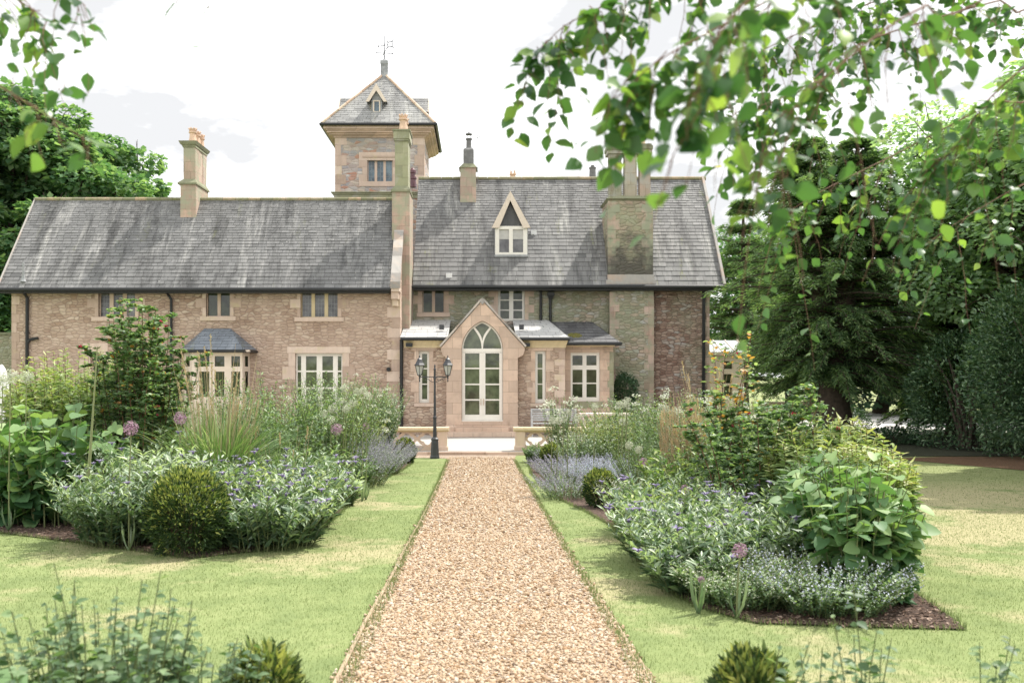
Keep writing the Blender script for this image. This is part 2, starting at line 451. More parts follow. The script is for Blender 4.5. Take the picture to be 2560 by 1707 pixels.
M['glass_roof'] = simple('pale_roof_glazing', (0.72, 0.76, 0.78), 0.15, 0.0, 0.08)
# ================================================================== THE HOUSE
HO = (-2.0, 31.0, 0.0)
house = thing('country_house', 'long stone country house with slate roofs, square tower and gabled porch facing the gravel path', 'house', HO)

def rect(x0, x1, z0, z1): return [(x0, z0), (x1, z0), (x1, z1), (x0, z1)]
def prect(a, b, c, d, Y):                         # pixel box (left, right, top, bottom) on an upright plane
    return (X(a, Y), X(b, Y), Z(d, Y), Z(c, Y))

def slates(mb, O, U, V, L, lim, e0=0.17, e1=0.10, wd=0.28, th=0.014, jitter=1.0, under=True):
    """courses of separate slates on the plane O + U*x + V*s, lim(s) gives the x range"""
    O, U, V = Vector(O), Vector(U).normalized(), Vector(V).normalized()
    N = U.cross(V).normalized()
    if N.z < 0: N = -N
    if under:
        mb.mi = 1
        a0, b0 = lim(0); a1, b1 = lim(L)
        mb.face([O + U*a0 - N*.01, O + U*b0 - N*.01, O + U*b1 + V*L - N*.01, O + U*a1 + V*L - N*.01])
        mb.mi = 0
    s = 0.0
    while s < L - 0.02:
        e = e0 + (e1 - e0) * s / L
        t = min(s + e, L)
        a0, b0 = lim(s); a1, b1 = lim(t)
        x = min(a0, a1) - random.random() * wd
        hi = max(b0, b1)
        wrow = wd * (0.75 + 0.4 * e / e0)
        rowt = random.uniform(-0.05, 0.05)
        while x < hi:
            ww = wrow * random.uniform(0.72, 1.22)
            xa, xb = x + 0.004, x + ww - 0.004
            q = [max(xa, a0), min(xb, b0), min(xb, b1), max(xa, a1)]
            if q[1] > q[0] + 0.004 or q[2] > q[3] + 0.004:
                if q[1] < q[0]: q[0] = q[1] = (q[0] + q[1]) / 2
                if q[2] < q[3]: q[2] = q[3] = (q[2] + q[3]) / 2
                lift = th * random.uniform(0.75, 1.5) * jitter
                dr = random.uniform(-0.006, 0.006)
                P0 = O + U*q[0] + V*(s - 0.012 + dr); P1 = O + U*q[1] + V*(s - 0.012 - dr)
                P2 = O + U*q[2] + V*(t + 0.004); P3 = O + U*q[3] + V*(t + 0.004)
                tn = min(1, max(0, random.gauss(0.5, 0.14) + rowt))
                mb.face([P0 + N*lift, P1 + N*lift, P2 + N*0.002, P3 + N*0.002], tn)
                mb.face([P0 - N*0.004, P1 - N*0.004, P1 + N*lift, P0 + N*lift], tn * 0.4)
            x += ww
        s = t

def blocks(mb, x0, x1, z0, z1, Y, proud=0.014, n=None, wa=0.16, wb=0.32, flip=0, back=0.0):
    """alternating long and short jamb stones on both sides of an opening"""
    h = z1 - z0
    n = n or max(2, round(h / 0.34))
    for sx in (-1, 1):
        k = flip
        for i in range(n):
            za, zb = z0 + h*i/n + 0.004, z0 + h*(i+1)/n - 0.004
            ww = (wb if (i + k) % 2 else wa) * random.uniform(0.92, 1.08)
            if sx < 0: mb.box(x0 - ww, x0, Y - proud, Y + back, za, zb, random.uniform(0.1, 0.9))
            else: mb.box(x1, x1 + ww, Y - proud, Y + back, za, zb, random.uniform(0.1, 0.9))

def window(hole, Y, panes, frame_m, glass_m, recess=0.13, ft=0.05, surround=None, sill=None, label=None, lead=0, name='window', lintel=0.0, mull=None):
    """hole, panes in metres (x0,x1,z0,z1). The frame is one sheet pierced by its panes."""
    x0, x1, z0, z1 = hole
    b = MB()
    yf = Y + recess
    b.prism_y(rect(x0 + .002, x1 - .002, z0 + .002, z1 - .002), yf, yf + ft, [rect(*p) for p in panes])
    o = ((x0 + x1) / 2, yf, z0)
    w_ = b.build(name, frame_m, house, o)
    if label: w_['label'] = label
    g = MB()
    g.box(x0 + .004, x1 - .004, yf + ft * 0.6, yf + ft * 0.6 + 0.006, z0 + .004, z1 - .004)
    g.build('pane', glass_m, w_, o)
    if lead:
        l = MB()
        yl = yf + ft * 0.55
        for p in panes:
            a, c, d, e = p
            nx, nz = lead if isinstance(lead, tuple) else (3, 6)
            for i in range(1, nx): l.box(a + (c-a)*i/nx - .004, a + (c-a)*i/nx + .004, yl - .004, yl, d, e)
            for i in range(1, nz): l.box(a, c, yl - .0035, yl + .0005, d + (e-d)*i/nz - .004, d + (e-d)*i/nz + .004)
        l.build('leading', M['lead'], w_, o)
    if surround:
        s = MB()
        n = surround.get('n')
        blocks(s, x0, x1, z0, z1, Y, n=n, wa=surround.get('wa', .16), wb=surround.get('wb', .32), flip=surround.get('flip', 0))
        if lintel:
            lw = surround.get('lw', 0.25)
            s.box(x0 - lw, x1 + lw, Y - .02, Y + .0, z1 + .004, z1 + lintel, random.uniform(.2, .9))
        s.build('surround', surround.get('m', M['stone']), w_, o)
    if sill:
        s = MB()
        sw = sill.get('w', 0.2)
        s.box(x0 - sw, x1 + sw, Y - sill.get('p', .04), Y + .02, z0 - sill.get('h', .14), z0 - .003, .6)
        s.build('sill', sill.get('m', M['stone']), w_, o)
    return w_

# ---------------------------------------------------------------- left wing: walls
YW = 30.2
WX0, WX1, WZ = X(30, YW), X(1000, YW), 4.96
holes = []
wins = []
def px_window(outer, cols, rows, Y, **kw):
    """outer = (l, r, t, b) pixels; cols, rows = pane edges in pixels"""
    h = prect(*outer, Y)
    ps = []
    for (a, b) in cols:
        for (c, d) in rows:
            ps.append(prect(a, b, c, d, Y))
    return h, ps, kw
SUR = dict(wa=.12, wb=.36, n=3)
defs = [
 px_window((246, 338, 724, 792), [(248, 270), (280, 303), (313, 336)], [(726, 790)], YW, fm='stone', gm='glass_grey', sur=SUR, sill=dict(w=.22), lead=1,
           label='three-light leaded window under the eaves at the left end of the wing'),
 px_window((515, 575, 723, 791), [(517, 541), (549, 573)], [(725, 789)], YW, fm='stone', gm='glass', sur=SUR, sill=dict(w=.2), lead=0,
           label='two-light stone window above the bay'),
 px_window((751.5, 844.5, 724.5, 793), [(753.6, 776.8), (785.7, 809.6), (818.6, 842.5)], [(726.5, 791.3)], YW, fm='stone_yellow', gm='glass_grey', sur=SUR, sill=dict(w=.2), lead=1,
           label='three-light leaded window near the right end of the wing'),
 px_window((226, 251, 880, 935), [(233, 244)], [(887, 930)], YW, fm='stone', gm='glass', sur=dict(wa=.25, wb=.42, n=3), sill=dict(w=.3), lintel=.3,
           label='small slit window behind the tall rose'),
 px_window((738, 856, 883, 1080), [(742, 751), (763, 790), (804, 831), (843, 852)], [(890, 926), (930, 968), (972, 1010), (1014, 1060)], YW, fm='white', gm='glass_green',
           sur=dict(wa=.22, wb=.42, n=6, flip=1), lintel=.22, name='french_window', label='wide white french window between the bay and the porch', lw=.27),
]
for h, ps, kw in defs: holes.append(rect(*h))
b = MB()
b.prism_y(rect(WX0, WX1, -0.12, WZ), YW, YW + 0.42, holes)
# return walls and back
b.box(WX0, WX0 + .42, YW + .425, 34.4, -.12, WZ)
b.box(WX1 - .42, WX1, YW + .425, 34.4, -.12, WZ)
# gable triangles
for xa, xb in ((WX0, WX0 + .42), (WX1 - .45, WX1 - .003)):
    b.prism_x([(30.21, 4.965), (34.38, 4.965), (32.3, 8.02)], xa, xb)
b.build('wing_wall', M['rubble'], house, (WX0, YW, 0))
for h, ps, kw in defs:
    window(h, YW, ps, M[kw['fm']], M[kw['gm']], surround=dict(kw['sur'], lw=kw.get('lw', .25)), sill=kw.get('sill'), lead=kw.get('lead', 0), label=kw['label'],
           lintel=kw.get('lintel', 0), name=kw.get('name', 'window'))

# quoins at both ends of the wing
q = MB()
z = 0.0; k = 0
while z < 4.55:
    hh = random.uniform(.30, .40); ww = (.44 if k % 2 else .27) * random.uniform(.92, 1.08)
    q.box(WX1 - ww, WX1 + .012, YW - .012, YW + .3, z + .004, z + hh - .004, random.uniform(.1, .95))
    z += hh; k += 1
q.build('quoins', M['stone'], house, (WX1, YW, 0))
q = MB()
z = 0.0
while z < 4.7:
    hh = random.uniform(.28, .36)
    q.box(WX0 - .012, WX0 + (.26 if k % 2 else .16), YW - .012, YW + .3, z + .004, z + hh - .004, random.uniform(.0, .6))
    z += hh; k += 1
q.build('quoins', M['stone'], house, (WX0, YW, 0))

# wing roof
RE, RZ, RP = 29.8, 4.88, 1.35          # eave y, eave z, slope
RR = 2.52
RL = RR * math.hypot(1, RP)
rx0, rx1 = -15.92, -2.95
s = MB()
slates(s, (0, RE, RZ), (1, 0, 0), (0, 1, RP), RL, lambda t: (rx0, rx1), .175, .095, .25)
slates(s, (0, RE + 2 * RR, RZ), (1, 0, 0), (0, -1, RP), RL, lambda t: (rx0, rx1), .4, .4, 1.5)
s.build('wing_roof', [M['slate'], M['under']], house, (rx0, RE, RZ))
r = MB()
x = rx0
while x < rx1 - .2:
    r.tube([(x, RE + RR, RZ + RR * RP + .0), (x + .44, RE + RR, RZ + RR * RP + .0)], .075 * random.uniform(.95, 1.05), 8, random.random())
    x += .45
r.build('ridge', M['ridge'], house, (rx0, RE + RR, RZ + RR * RP))
g = MB()
g.tube([(rx0, RE - .06, RZ - .05), (rx1 + .02, RE - .06, RZ - .05)], .065, 8)
g.box(rx0 + .02, rx1 - .02, RE + .02, YW, RZ - .16, RZ - .03)
g.build('gutter', M['black'], house, (rx0, RE, RZ))

# coping and kneeler at the right verge of the wing
c = MB()
cx0, cx1 = -2.92, -2.60
n = 7
for i in range(n):
    ta, tb = i / n, (i + 1) / n
    ya, yb = RE - .12 + 1.62 * ta, RE - .12 + 1.62 * tb - .004
    za, zb = RZ + .20 + 1.62 * RP * ta, RZ + .20 + 1.62 * RP * tb - .004
    k = random.uniform(0, 1)
    P = [(cx0, ya, za), (cx1, ya, za), (cx1, yb, zb), (cx0, yb, zb)]
    D = Vector((0, .0, -.22))
    c.face(P, k); c.face([P[0], P[1], Vector(P[1]) + D, Vector(P[0]) + D], k)
    c.face([P[1], P[2], Vector(P[2]) + D, Vector(P[1]) + D], k); c.face([P[3], P[0], Vector(P[0]) + D, Vector(P[3]) + D], k)
c.build('coping', M['coping'], house, (cx0, RE, RZ))
c = MB()
c.box(cx0 + .02, cx1 - .06, RE - .02, YW + .02, RZ - .36, RZ - .12, .4)
c.box(cx0 + .02, cx1 - .02, RE - .08, YW + .02, RZ - .115, RZ + .02, .9)
c.box(cx0 + .05, cx1 - .10, RE + .12, YW + .02, RZ - .58, RZ - .365, .7)
c.build('kneeler', M['stone'], house, (cx0, RE, RZ))

# bay window of the wing
YB = 29.35
bx = [X(451, YW), X(480, YB), X(606, YB), X(634, YW)]
zb0, zb1 = -.1, Z(877, YB)
b = MB()
fp = [prect(a, c_, d, e, YB) for (a, c_) in ((498, 523.5), (536.5, 561), (578, 600)) for (d, e) in ((890, 916), (928.6, 992))]
b.prism_y(rect(bx[1], bx[2], zb0, zb1), YB, YB + .1, [rect(*p) for p in fp])
def cant(mb, p, q, panes):
    """a wall between plan points p and q pierced by panes given as (t0,t1,z0,z1)"""
    us = sorted({0, 1, *[v for k in panes for v in k[:2]]}); zs = sorted({zb0, zb1, *[v for k in panes for v in k[2:]]})
    for i in range(len(us) - 1):
        for j in range(len(zs) - 1):
            um, zm = (us[i] + us[i+1]) / 2, (zs[j] + zs[j+1]) / 2
            if any(k[0] < um < k[1] and k[2] < zm < k[3] for k in panes): continue
            A = (p[0] + (q[0]-p[0])*us[i], p[1] + (q[1]-p[1])*us[i]); B = (p[0] + (q[0]-p[0])*us[i+1], p[1] + (q[1]-p[1])*us[i+1])
            mb.face([(A[0], A[1], zs[j]), (B[0], B[1], zs[j]), (B[0], B[1], zs[j+1]), (A[0], A[1], zs[j+1])])
zt1, zt0, zm1, zm0 = Z(890, YB), Z(916, YB), Z(928.6, YB), Z(992, YB)
cant(b, (bx[0] + .12, YW), (bx[1], YB), [(.3, .72, zt0, zt1), (.3, .72, zm0, zm1)])
cant(b, (bx[2], YB), (bx[3] - .12, YW), [(.3, .72, zt0, zt1), (.3, .72, zm0, zm1)])
b.box(bx[1] - .25, bx[2] + .25, YB - .12, YB + .03, zb1 - .03, zb1 + .03)
bay = b.build('bay_window', M['cream'], house, (bx[1], YB, 0))
bay['label'] = 'canted cream stone bay window with hipped blue-grey slate roof'
g = MB()
g.box(bx[1] + .01, bx[2] - .01, YB + .06, YB + .066, .2, zb1 - .05)
g.face([(bx[0] + .16, YW, .2), (bx[1] + .03, YB + .06, .2), (bx[1] + .03, YB + .06, zb1 - .1), (bx[0] + .16, YW, zb1 - .1)])
g.face([(bx[2] - .03, YB + .06, .2), (bx[3] - .16, YW, .2), (bx[3] - .16, YW, zb1 - .1), (bx[2] - .03, YB + .06, zb1 - .1)])
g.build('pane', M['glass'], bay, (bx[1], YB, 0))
s = MB()
ze = Z(874, YB - .2)
yt = YW - .03; zt = Z(821.5, yt)
e = [(bx[0] - .02, YW - .02, ze), (bx[1] - .1, YB - .2, ze), (bx[2] + .1, YB - .2, ze), (bx[3] + .12, YW - .02, ze)]
t_ = [(X(511, yt), yt, zt), (X(577, yt), yt, zt)]
Lf = (Vector(((0, yt, zt))) - Vector((0, YB - .2, ze))).length
slates(s, (0, YB - .2, ze), (1, 0, 0), (0, yt - YB + .2, zt - ze), Lf, lambda k: (e[1][0] + (t_[0][0]-e[1][0])*k/Lf, e[2][0] + (t_[1][0]-e[2][0])*k/Lf), .17, .13, .28)
s.mi = 0
for (A, B, T) in ((e[0], e[1], t_[0]), (e[2], e[3], t_[1])):
    A, B, T = Vector(A), Vector(B), Vector(T)
    for i in range(7):
        f0, f1 = i / 7, (i + 1) / 7
        lift = Vector((0, -.01, .012))
        s.face([A.lerp(T, f0) + lift, B.lerp(T, f0) + lift, B.lerp(T, f1), A.lerp(T, f1)], random.uniform(.2, .8))
s.mi = 1
s.face([e[0], e[1], e[2], e[3]])
br = s.build('bay_roof', [M['slate_bay'], M['under']], bay, (bx[1], YB, ze))
g = MB()
g.tube([(e[0][0], e[0][1], ze - .05), (e[1][0], e[1][1] - .04, ze - .05), (e[2][0], e[2][1] - .04, ze - .05), (e[3][0], e[3][1], ze - .05)], .045, 6)
g.build('gutter', M['black'], bay, (bx[1], YB, ze))

# ---------------------------------------------------------------- chimneys
def pot_mesh(name, h, r, mat, crown=True):
    b = MB()
    b.lathe((0, 0, 0), [(r*1.05, 0), (r*1.0, .04*h), (r*.82, .30*h), (r*.72, .62*h), (r*.95, .66*h), (r*.98, .74*h), (r*.8, .76*h), (r*.78, .82*h), (r*.92, .84*h), (r*.92, .93*h), (r*.7, .94*h), (r*.66, .80*h)], 14)
    if crown:
        for k in range(7):
            t = 2*math.pi*k/7
            c_, s_ = math.cos(t)*r*.82, math.sin(t)*r*.82
            b.frustum((c_-.035, c_+.035, s_-.035, s_+.035), .93*h, (c_-.008, c_+.008, s_-.008, s_+.008), 1.02*h)
    o = b.build('tmp', mat, None)
    me = o.data; me.name = name
    col.objects.unlink(o); bpy.data.objects.remove(o)
    return me
POT = pot_mesh('chimney_pot', .52, .15, M['pot'])
def put(me, name, parent, o, scale=(1, 1, 1)):
    ob = link(name, me, parent, o); ob.scale = scale
    return ob

# chimney on the wing
YA = 31.76
def cr_(l, r, Y): return X(l, Y), X(r, Y)
b = MB()
a0, a1 = cr_(450.8, 489.8, YA)
b.box(a0, a1, YA, YA + 1.45, 6.9, Z(460, YA))
b.mi = 1
u0, u1 = cr_(457.4, 487.3, YA)
s0, s1 = cr_(445, 492.5, YA)
b.box(s0, s1, YA - .06, YA + 1.52, Z(461, YA), Z(457, YA))
b.frustum((s0, s1, YA - .06, YA + 1.52), Z(457, YA), (u0, u1, YA + .06, YA + 1.38), Z(447, YA))
b.mi = 0
yy = YA + .06
for i in range(3):
    b.box(u0 + .012 * (i == 1), u1 - .012 * (i == 1), yy + i * .445, yy + i * .445 + .42, Z(450, YA), Z(366, YA), (.3, .6, .8)[i])
b.box(u0 + .05, u1 - .05, yy + .1, yy + 1.2, Z(450, YA), Z(367, YA))
b.mi = 1
k0, k1 = cr_(447.5, 493.2, YA)
b.frustum((u0 - .02, u1 + .02, YA + .04, YA + 1.40), Z(368, YA), (k0 + .08, k1 - .08, YA - .0, YA + 1.46), Z(361, YA))
b.frustum((k0 + .05, k1 - .05, YA - .03, YA + 1.49), Z(361, YA), (k0, k1, YA - .08, YA + 1.54), Z(353, YA))
ch = b.build('chimney', [M['stone_stack'], M['stone_dark']], house, (a0, YA, 6.9))
ch['label'] = 'three-flue chimney with crown pots on the wing roof ridge'
for i in range(3):
    put(POT, 'chimney_pot', ch, ((u0 + u1) / 2 + .06, YA + .25 + i * .45, Z(353.2, YA)))

# tall stack where the wing meets the main house
YS = 31.1
b = MB()
a0, a1 = cr_(980, 1024, YS)
b.box(a0, a1, YS, 32.695, 0, Z(480, YS))
b.mi = 2
u0, u1 = cr_(987, 1020, YS)
s0, s1 = cr_(977.5, 1026, YS)
b.box(s0, s1, YS - .05, YS + 1.25, Z(480, YS), Z(475, YS))
b.frustum((s0, s1, YS - .05, YS + 1.25), Z(475, YS), (u0, u1, YS + .05, YS + 1.10), Z(464, YS))
b.mi = 1
b.box(u0, u1, YS + .05, YS + .97, Z(466, YS), Z(350, YS))
k0, k1 = cr_(981.6, 1026, YS)
b.box(k0 + .06, k1 - .06, YS, YS + 1.02, Z(352, YS), Z(347, YS))
b.box(k0 + .03, k1 - .03, YS - .03, YS + 1.05, Z(347, YS), Z(328, YS))
b.mi = 2
b.box(k0, k1, YS - .06, YS + 1.08, Z(328, YS), Z(324, YS))
ch = b.build('chimney', [M['stone_stack'], M['stone_green'], M['stone_dark']], house, (a0, YS, 0))
ch['label'] = 'tall green-stained chimney rising in front of the tower'
for i in range(2):
    put(POT, 'chimney_pot', ch, (X(1005, YS) + .02, YS + .25 + i * .5, Z(324.2, YS)), (1.05, 1.05, 1.12))

# ---------------------------------------------------------------- main house
YM = 32.7
MX0, MX1 = -2.38, X(1772.5, YM)
defs2 = [
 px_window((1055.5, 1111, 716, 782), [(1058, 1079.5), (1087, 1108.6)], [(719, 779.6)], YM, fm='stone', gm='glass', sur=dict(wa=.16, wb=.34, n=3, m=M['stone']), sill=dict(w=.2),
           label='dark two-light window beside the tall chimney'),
 px_window((1245, 1312, 722, 802), [(1251, 1273), (1283.6, 1306)], [(727.5, 748), (751, 773.5), (776, 796)], YM, fm='white', gm='glass', sur=dict(wa=.14, wb=.34, n=4), sill=None,
           label='white casement window above the porch roof'),
]
b = MB()
b.prism_y(rect(MX0, MX1, -.12, 5.30), YM, YM + .42, [rect(*h) for h, ps, kw in defs2])
b.box(MX1 - .42, MX1, YM + .425, 37.9, -.12, 5.30)
b.box(MX0, MX0 + .42, YM + .425, 37.9, -.12, 5.30)
for xa, xb in ((MX0, MX0 + .4), (MX1 - .42, MX1 - .003)):
    b.prism_x([(32.71, 5.305), (37.85, 5.305), (35.28, 9.35)], xa, xb)
b.build('main_wall', M['rubble_green'], house, (MX0, YM, 0))
for h, ps, kw in defs2:
    window(h, YM, ps, M[kw['fm']], M[kw['gm']], surround=kw['sur'], sill=kw['sill'], label=kw['label'])
# right-hand part of the front: redder stone, set a little forward
b = MB()
x0, x1 = X(1634.4, YM) + .002, MX1 - .1
b.box(x0, x1, YM - .03, YM - .001, -.1, 5.10)
b.build('end_wall', M['rubble_red'], house, (x0, YM, 0))
q = MB(); z = 0; k = 0
while z < 5.0:
    hh = random.uniform(.28, .38)
    q.box(MX1 - (.16 if k % 2 else .10), MX1 + .012, YM - .04, YM + .3, z + .004, min(z + hh - .004, 5.08), random.uniform(.1, .8)); z += hh; k += 1
q.build('quoins', M['stone_stack'], house, (MX1, YM, 0))

ME, MZ, MP, MR = 32.15, 5.18, 1.44, 3.1
ML = MR * math.hypot(1, MP)
mx0, mx1 = -2.36, 8.75
s = MB()
slates(s, (0, ME, MZ), (1, 0, 0), (0, 1, MP), ML, lambda t: (mx0, mx1), .235, .095, .28)
slates(s, (0, ME + 2*MR, MZ), (1, 0, 0), (0, -1, MP), ML, lambda t: (mx0, mx1), .4, .4, 1.5)
s.build('main_roof', [M['slate_main'], M['under']], house, (mx0, ME, MZ))
r = MB(); x = mx0
while x < mx1 - .2:
    r.tube([(x, ME + MR, MZ + MR*MP), (x + .44, ME + MR, MZ + MR*MP)], .08 * random.uniform(.95, 1.05), 8, random.random()); x += .45
r.build('ridge', M['ridge'], house, (mx0, ME + MR, MZ + MR*MP))
g = MB()
g.tube([(mx0 - .02, ME - .06, MZ - .05), (mx1, ME - .06, MZ - .05)], .07, 8)
g.box(mx0 + .02, mx1 - .3, ME + .02, YM - .05, MZ - .17, MZ - .03)
g.build('gutter', M['black'], house, (mx0, ME, MZ))
v = MB()
v.beam((mx1 + .02, ME - .05, MZ + .02), (mx1 + .02, ME + MR, MZ + MR*MP + .06), .09, .10)
v.build('verge', M['coping'], house, (mx1, ME, MZ))
v = MB()
v.beam((rx0 - .01, RE - .04, RZ + .0), (rx0 - .01, RE + RR, RZ + RR*RP + .02), .04, .06)
v.build('verge', M['coping'], house, (rx0, RE, RZ))

# chimney breast and three-shaft stack
YC = 32.3
b = MB()
l0, l1 = X(1525, YC), X(1634.4, YC)
b.box(l0, l1, YC + .03, YM - .001, -.1, 5.0)
b.build('chimney_breast', M['rubble_green'], house, (l0, YC, 0))
for xx, sg in ((l0, 1), (l1, -1)):
    q = MB()
    z = 0; k = 0
    while z < 4.8:
        hh = random.uniform(.28, .38); ww = (.34 if k % 2 else .2)
        q.box(xx - .01*sg, xx + ww*sg, YC + .018, YC + .029, z + .004, min(z + hh - .004, 4.99), random.uniform(.1, .9)); z += hh; k += 1
    q.build('quoins', M['stone_stack'], house, (xx, YC, 0))
b = MB()
m0, m1 = X(1521, YC), X(1631.5, YC)
zm = Z(502, YC)
b.box(m0, m1, YC - .02, 33.9, MZ + .2, zm)
b.mi = 1
k = 0; z = MZ + .42
while z < zm - .1:
    hh = random.uniform(.26, .36); ww = (.40 if k % 2 else .26)
    for xx, sg in ((m0, 1), (m1, -1)):
        b.box(xx - .012*sg, xx + ww*sg, YC - .034, YC + .2, z + .004, min(z + hh - .004, zm - .01), random.uniform(.1, .9))
    z += hh; k += 1
b.mi = 2
b.box(X(1514, YC), X(1638, YC), YC - .14, YC + .2, MZ + .05, MZ + .20)
b.box(m0 - .03, m1 + .03, YC - .08, YC + .2, MZ + .20, MZ + .40)
b.mi = 3
b.frustum((m0, m1, YC, 33.9), zm, (m0 - .08, m1 + .08, YC - .08, 33.95), zm + .07)
b.frustum((m0 - .08, m1 + .08, YC - .08, 33.95), zm + .07, (m0 + .1, m1 - .1, YC + .1, 33.8), zm + .22)
b.mi = 4
zt = Z(384, YC)
sh = [(1523, 1554.5), (1562, 1592.5), (1600, 1627)]
for i, (a, c_) in enumerate(sh):
    b.box(X(a, YC), X(c_, YC), YC + .05, YC + .36, zm + .1, zt, (.2, .5, .8)[i])
for i, (a, c_) in enumerate(sh):
    b.box(X(a, YC) - .05 + .003*i, X(c_, YC) + .06 - .003*i, YC - .01 + .004*i, YC + .68, zt, zt + .15, (.2, .5, .8)[i])
b.mi = 3
b.box(X(1518, YC), X(1632, YC), YC - .06, YC + .74, zt + .15, zt + .29)
b.box(X(1521, YC), X(1629, YC), YC - .03, YC + .70, zt + .29, Z(359.5, YC))
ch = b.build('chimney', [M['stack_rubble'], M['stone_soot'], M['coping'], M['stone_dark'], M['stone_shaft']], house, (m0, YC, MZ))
ch['label'] = 'broad soot-stained chimney stack carrying three separate square shafts'
for px_ in (1538, 1577, 1610):
    put(POT, 'chimney_pot', ch, (X(px_, YC), YC + .34, Z(359.7, YC)), (.85, .85, .98 if px_ != 1577 else .6))

# small ridge chimney with cowl
YD = 34.5
b = MB()
a0, a1 = cr_(1150.5, 1190, YD)
b.box(a0, a1, YD, YD + .8, 7.9, Z(417, YD), .6)
b.mi = 1
b.frustum((a0 - .05, a1 + .05, YD - .05, YD + .85), Z(419, YD), (X(1158, YD), X(1184.5, YD), YD + .06, YD + .6), Z(408, YD))
b.mi = 2
b.box(X(1158, YD), X(1184.5, YD), YD + .06, YD + .6, Z(410, YD), Z(373, YD))
b.frustum((X(1158, YD), X(1184.5, YD), YD + .06, YD + .6), Z(373, YD), (X(1162, YD), X(1181, YD), YD + .12, YD + .5), Z(368, YD))
ch = b.build('chimney', [M['stone_stack'], M['stone_dark'], M['pot_grey']], house, (a0, YD, 7.9))
ch['label'] = 'slender ridge chimney with grey clay pot and cowl'
b = MB()
c0 = (X(1172, YD), YD + .3, Z(369, YD))
b.lathe(c0, [(.11, 0), (.10, .36), (.13, .37), (.13, .42), (.06, .42)], 12)
for k in range(4):
    t = math.pi/4 + k*math.pi/2
    b.beam((c0[0] + .1*math.cos(t), c0[1] + .1*math.sin(t), c0[2] + .42), (c0[0] + .1*math.cos(t), c0[1] + .1*math.sin(t), c0[2] + .56), .02, .02)
b.lathe((c0[0], c0[1], c0[2] + .56), [(.14, 0), (.13, .04), (.05, .07), (.03, .1)], 12)
b.build('chimney_pot', M['pot_grey'], ch, c0)
# pots standing on the ridge line
b = MB()
c0 = (X(1282, 35.6), 35.55, Z(449, 35.6))
b.lathe(c0, [(.13, -.3), (.12, 0), (.10, .14), (.14, .16), (.14, .2), (.1, .2)], 10)
for k in range(4):
    t = k*math.pi/2 + .5
    b.frustum((c0[0]+.1*math.cos(t)-.04, c0[0]+.1*math.cos(t)+.04, c0[1]+.1*math.sin(t)-.04, c0[1]+.1*math.sin(t)+.04), c0[2]+.2, (c0[0]+.1*math.cos(t)-.01, c0[0]+.1*math.cos(t)+.01, c0[1]+.1*math.sin(t)-.01, c0[1]+.1*math.sin(t)+.01), c0[2]+.36)
b.build('ridge_pot', M['pot'], house, c0)['label'] = 'short buff crown pot on the main ridge'
b = MB()
c0 = (X(1481.5, 35.5), 35.5, Z(449, 35.5))
b.box(c0[0]-.3, c0[0]+.3, c0[1]-.2, c0[1]+.2, c0[2]-.3, c0[2]+.05)
b.lathe(c0, [(.14, 0), (.12, .42), (.15, .43), (.15, .47), (.08, .47), (.08, .55), (.03, .58)], 12)
b.build('ridge_pot', M['pot_grey'], house, c0)['label'] = 'grey capped vent pot on the main ridge'
b = MB()
c0 = (X(1030, 35.6), 35.9, Z(452, 35.6))
b.lathe(c0, [(.16, -.2), (.14, .1), (.17, .12), (.17, .2), (.11, .22), (.11, .34), (.15, .36), (.15, .46), (.09, .5), (.05, .56)], 12)
b.build('ridge_pot', simple('maroon_glazed_clay', (.12, .05, .06), .35), house, c0)['label'] = 'maroon glazed pot behind the tall chimney'
# aerial
b = MB()
ax = X(1194.5, YD + .6)
b.tube([(ax, YD + .6, 8.9), (ax, YD + .6, Z(338, YD + .6))], .014, 6)
zz = Z(342, YD + .6)
b.tube([(X(1183, YD), YD + .7, zz - .07), (X(1224, YD), YD + .3, zz + .08)], .012, 6)
for k in range(9):
    f = k / 8
    cx, cy, cz = X(1183, YD)*(1-f) + X(1224, YD)*f, YD + .7 - .4*f, zz - .07 + .15*f
    b.tube([(cx, cy, cz - .09), (cx, cy, cz + .09)], .005, 4)
b.build('aerial', M['lead'], house, (ax, YD + .6, 8.9))

# dormer in the main roof
YO = 33.0
b = MB()
o_ = prect(1238, 1318, 566, 638, YO)
ps = [prect(a, c_, 574, 631.6, YO) for (a, c_) in ((1248, 1272.5), (1282, 1307.8))]
b.prism_y(rect(*o_), YO - .06, YO + .03, [rect(*p) for p in ps])
dz = Z(568, YO)
dorm = b.build('dormer', M['white'], house, (o_[0], YO, o_[2]))
dorm['label'] = 'steep gabled dormer window with wide pale bargeboards'
g = MB(); g.box(o_[0] + .02, o_[1] - .02, YO, YO + .006, o_[2] + .02, dz - .02); g.build('pane', M['glass_grey'], dorm, (o_[0], YO, o_[2]))
g = MB()
for p in ps: g.box(p[0], p[1], YO - .012, YO - .006, p[2] + (p[3]-p[2])*.58, p[3])
g.build('blind', M['curtain'], dorm, (o_[0], YO, o_[2]))
g = MB()
for a, c_ in ((1237, 1241), (1314, 1319)):
    g.box(X(a, YO), X(c_, YO), YO - .05, YO + 1.4, o_[2], dz)
g.box(X(1236, YO), X(1320, YO), YO - .14, YO + .1, o_[2] - .08, o_[2])
g.build('cheek', M['lead'], dorm, (o_[0], YO, o_[2]))
apx, apz = X(1275.5, YO), Z(482, YO)
el, er, ez = X(1231, YO), X(1324, YO), Z(568, YO)
g = MB(); g.prism_y([(X(1243, YO), dz), (X(1314, YO), dz), (apx, Z(508, YO))], YO + .05, YO + .12)
g.build('gable_infill', M['slate_dark'], dorm, (apx, YO, dz))
s = MB()
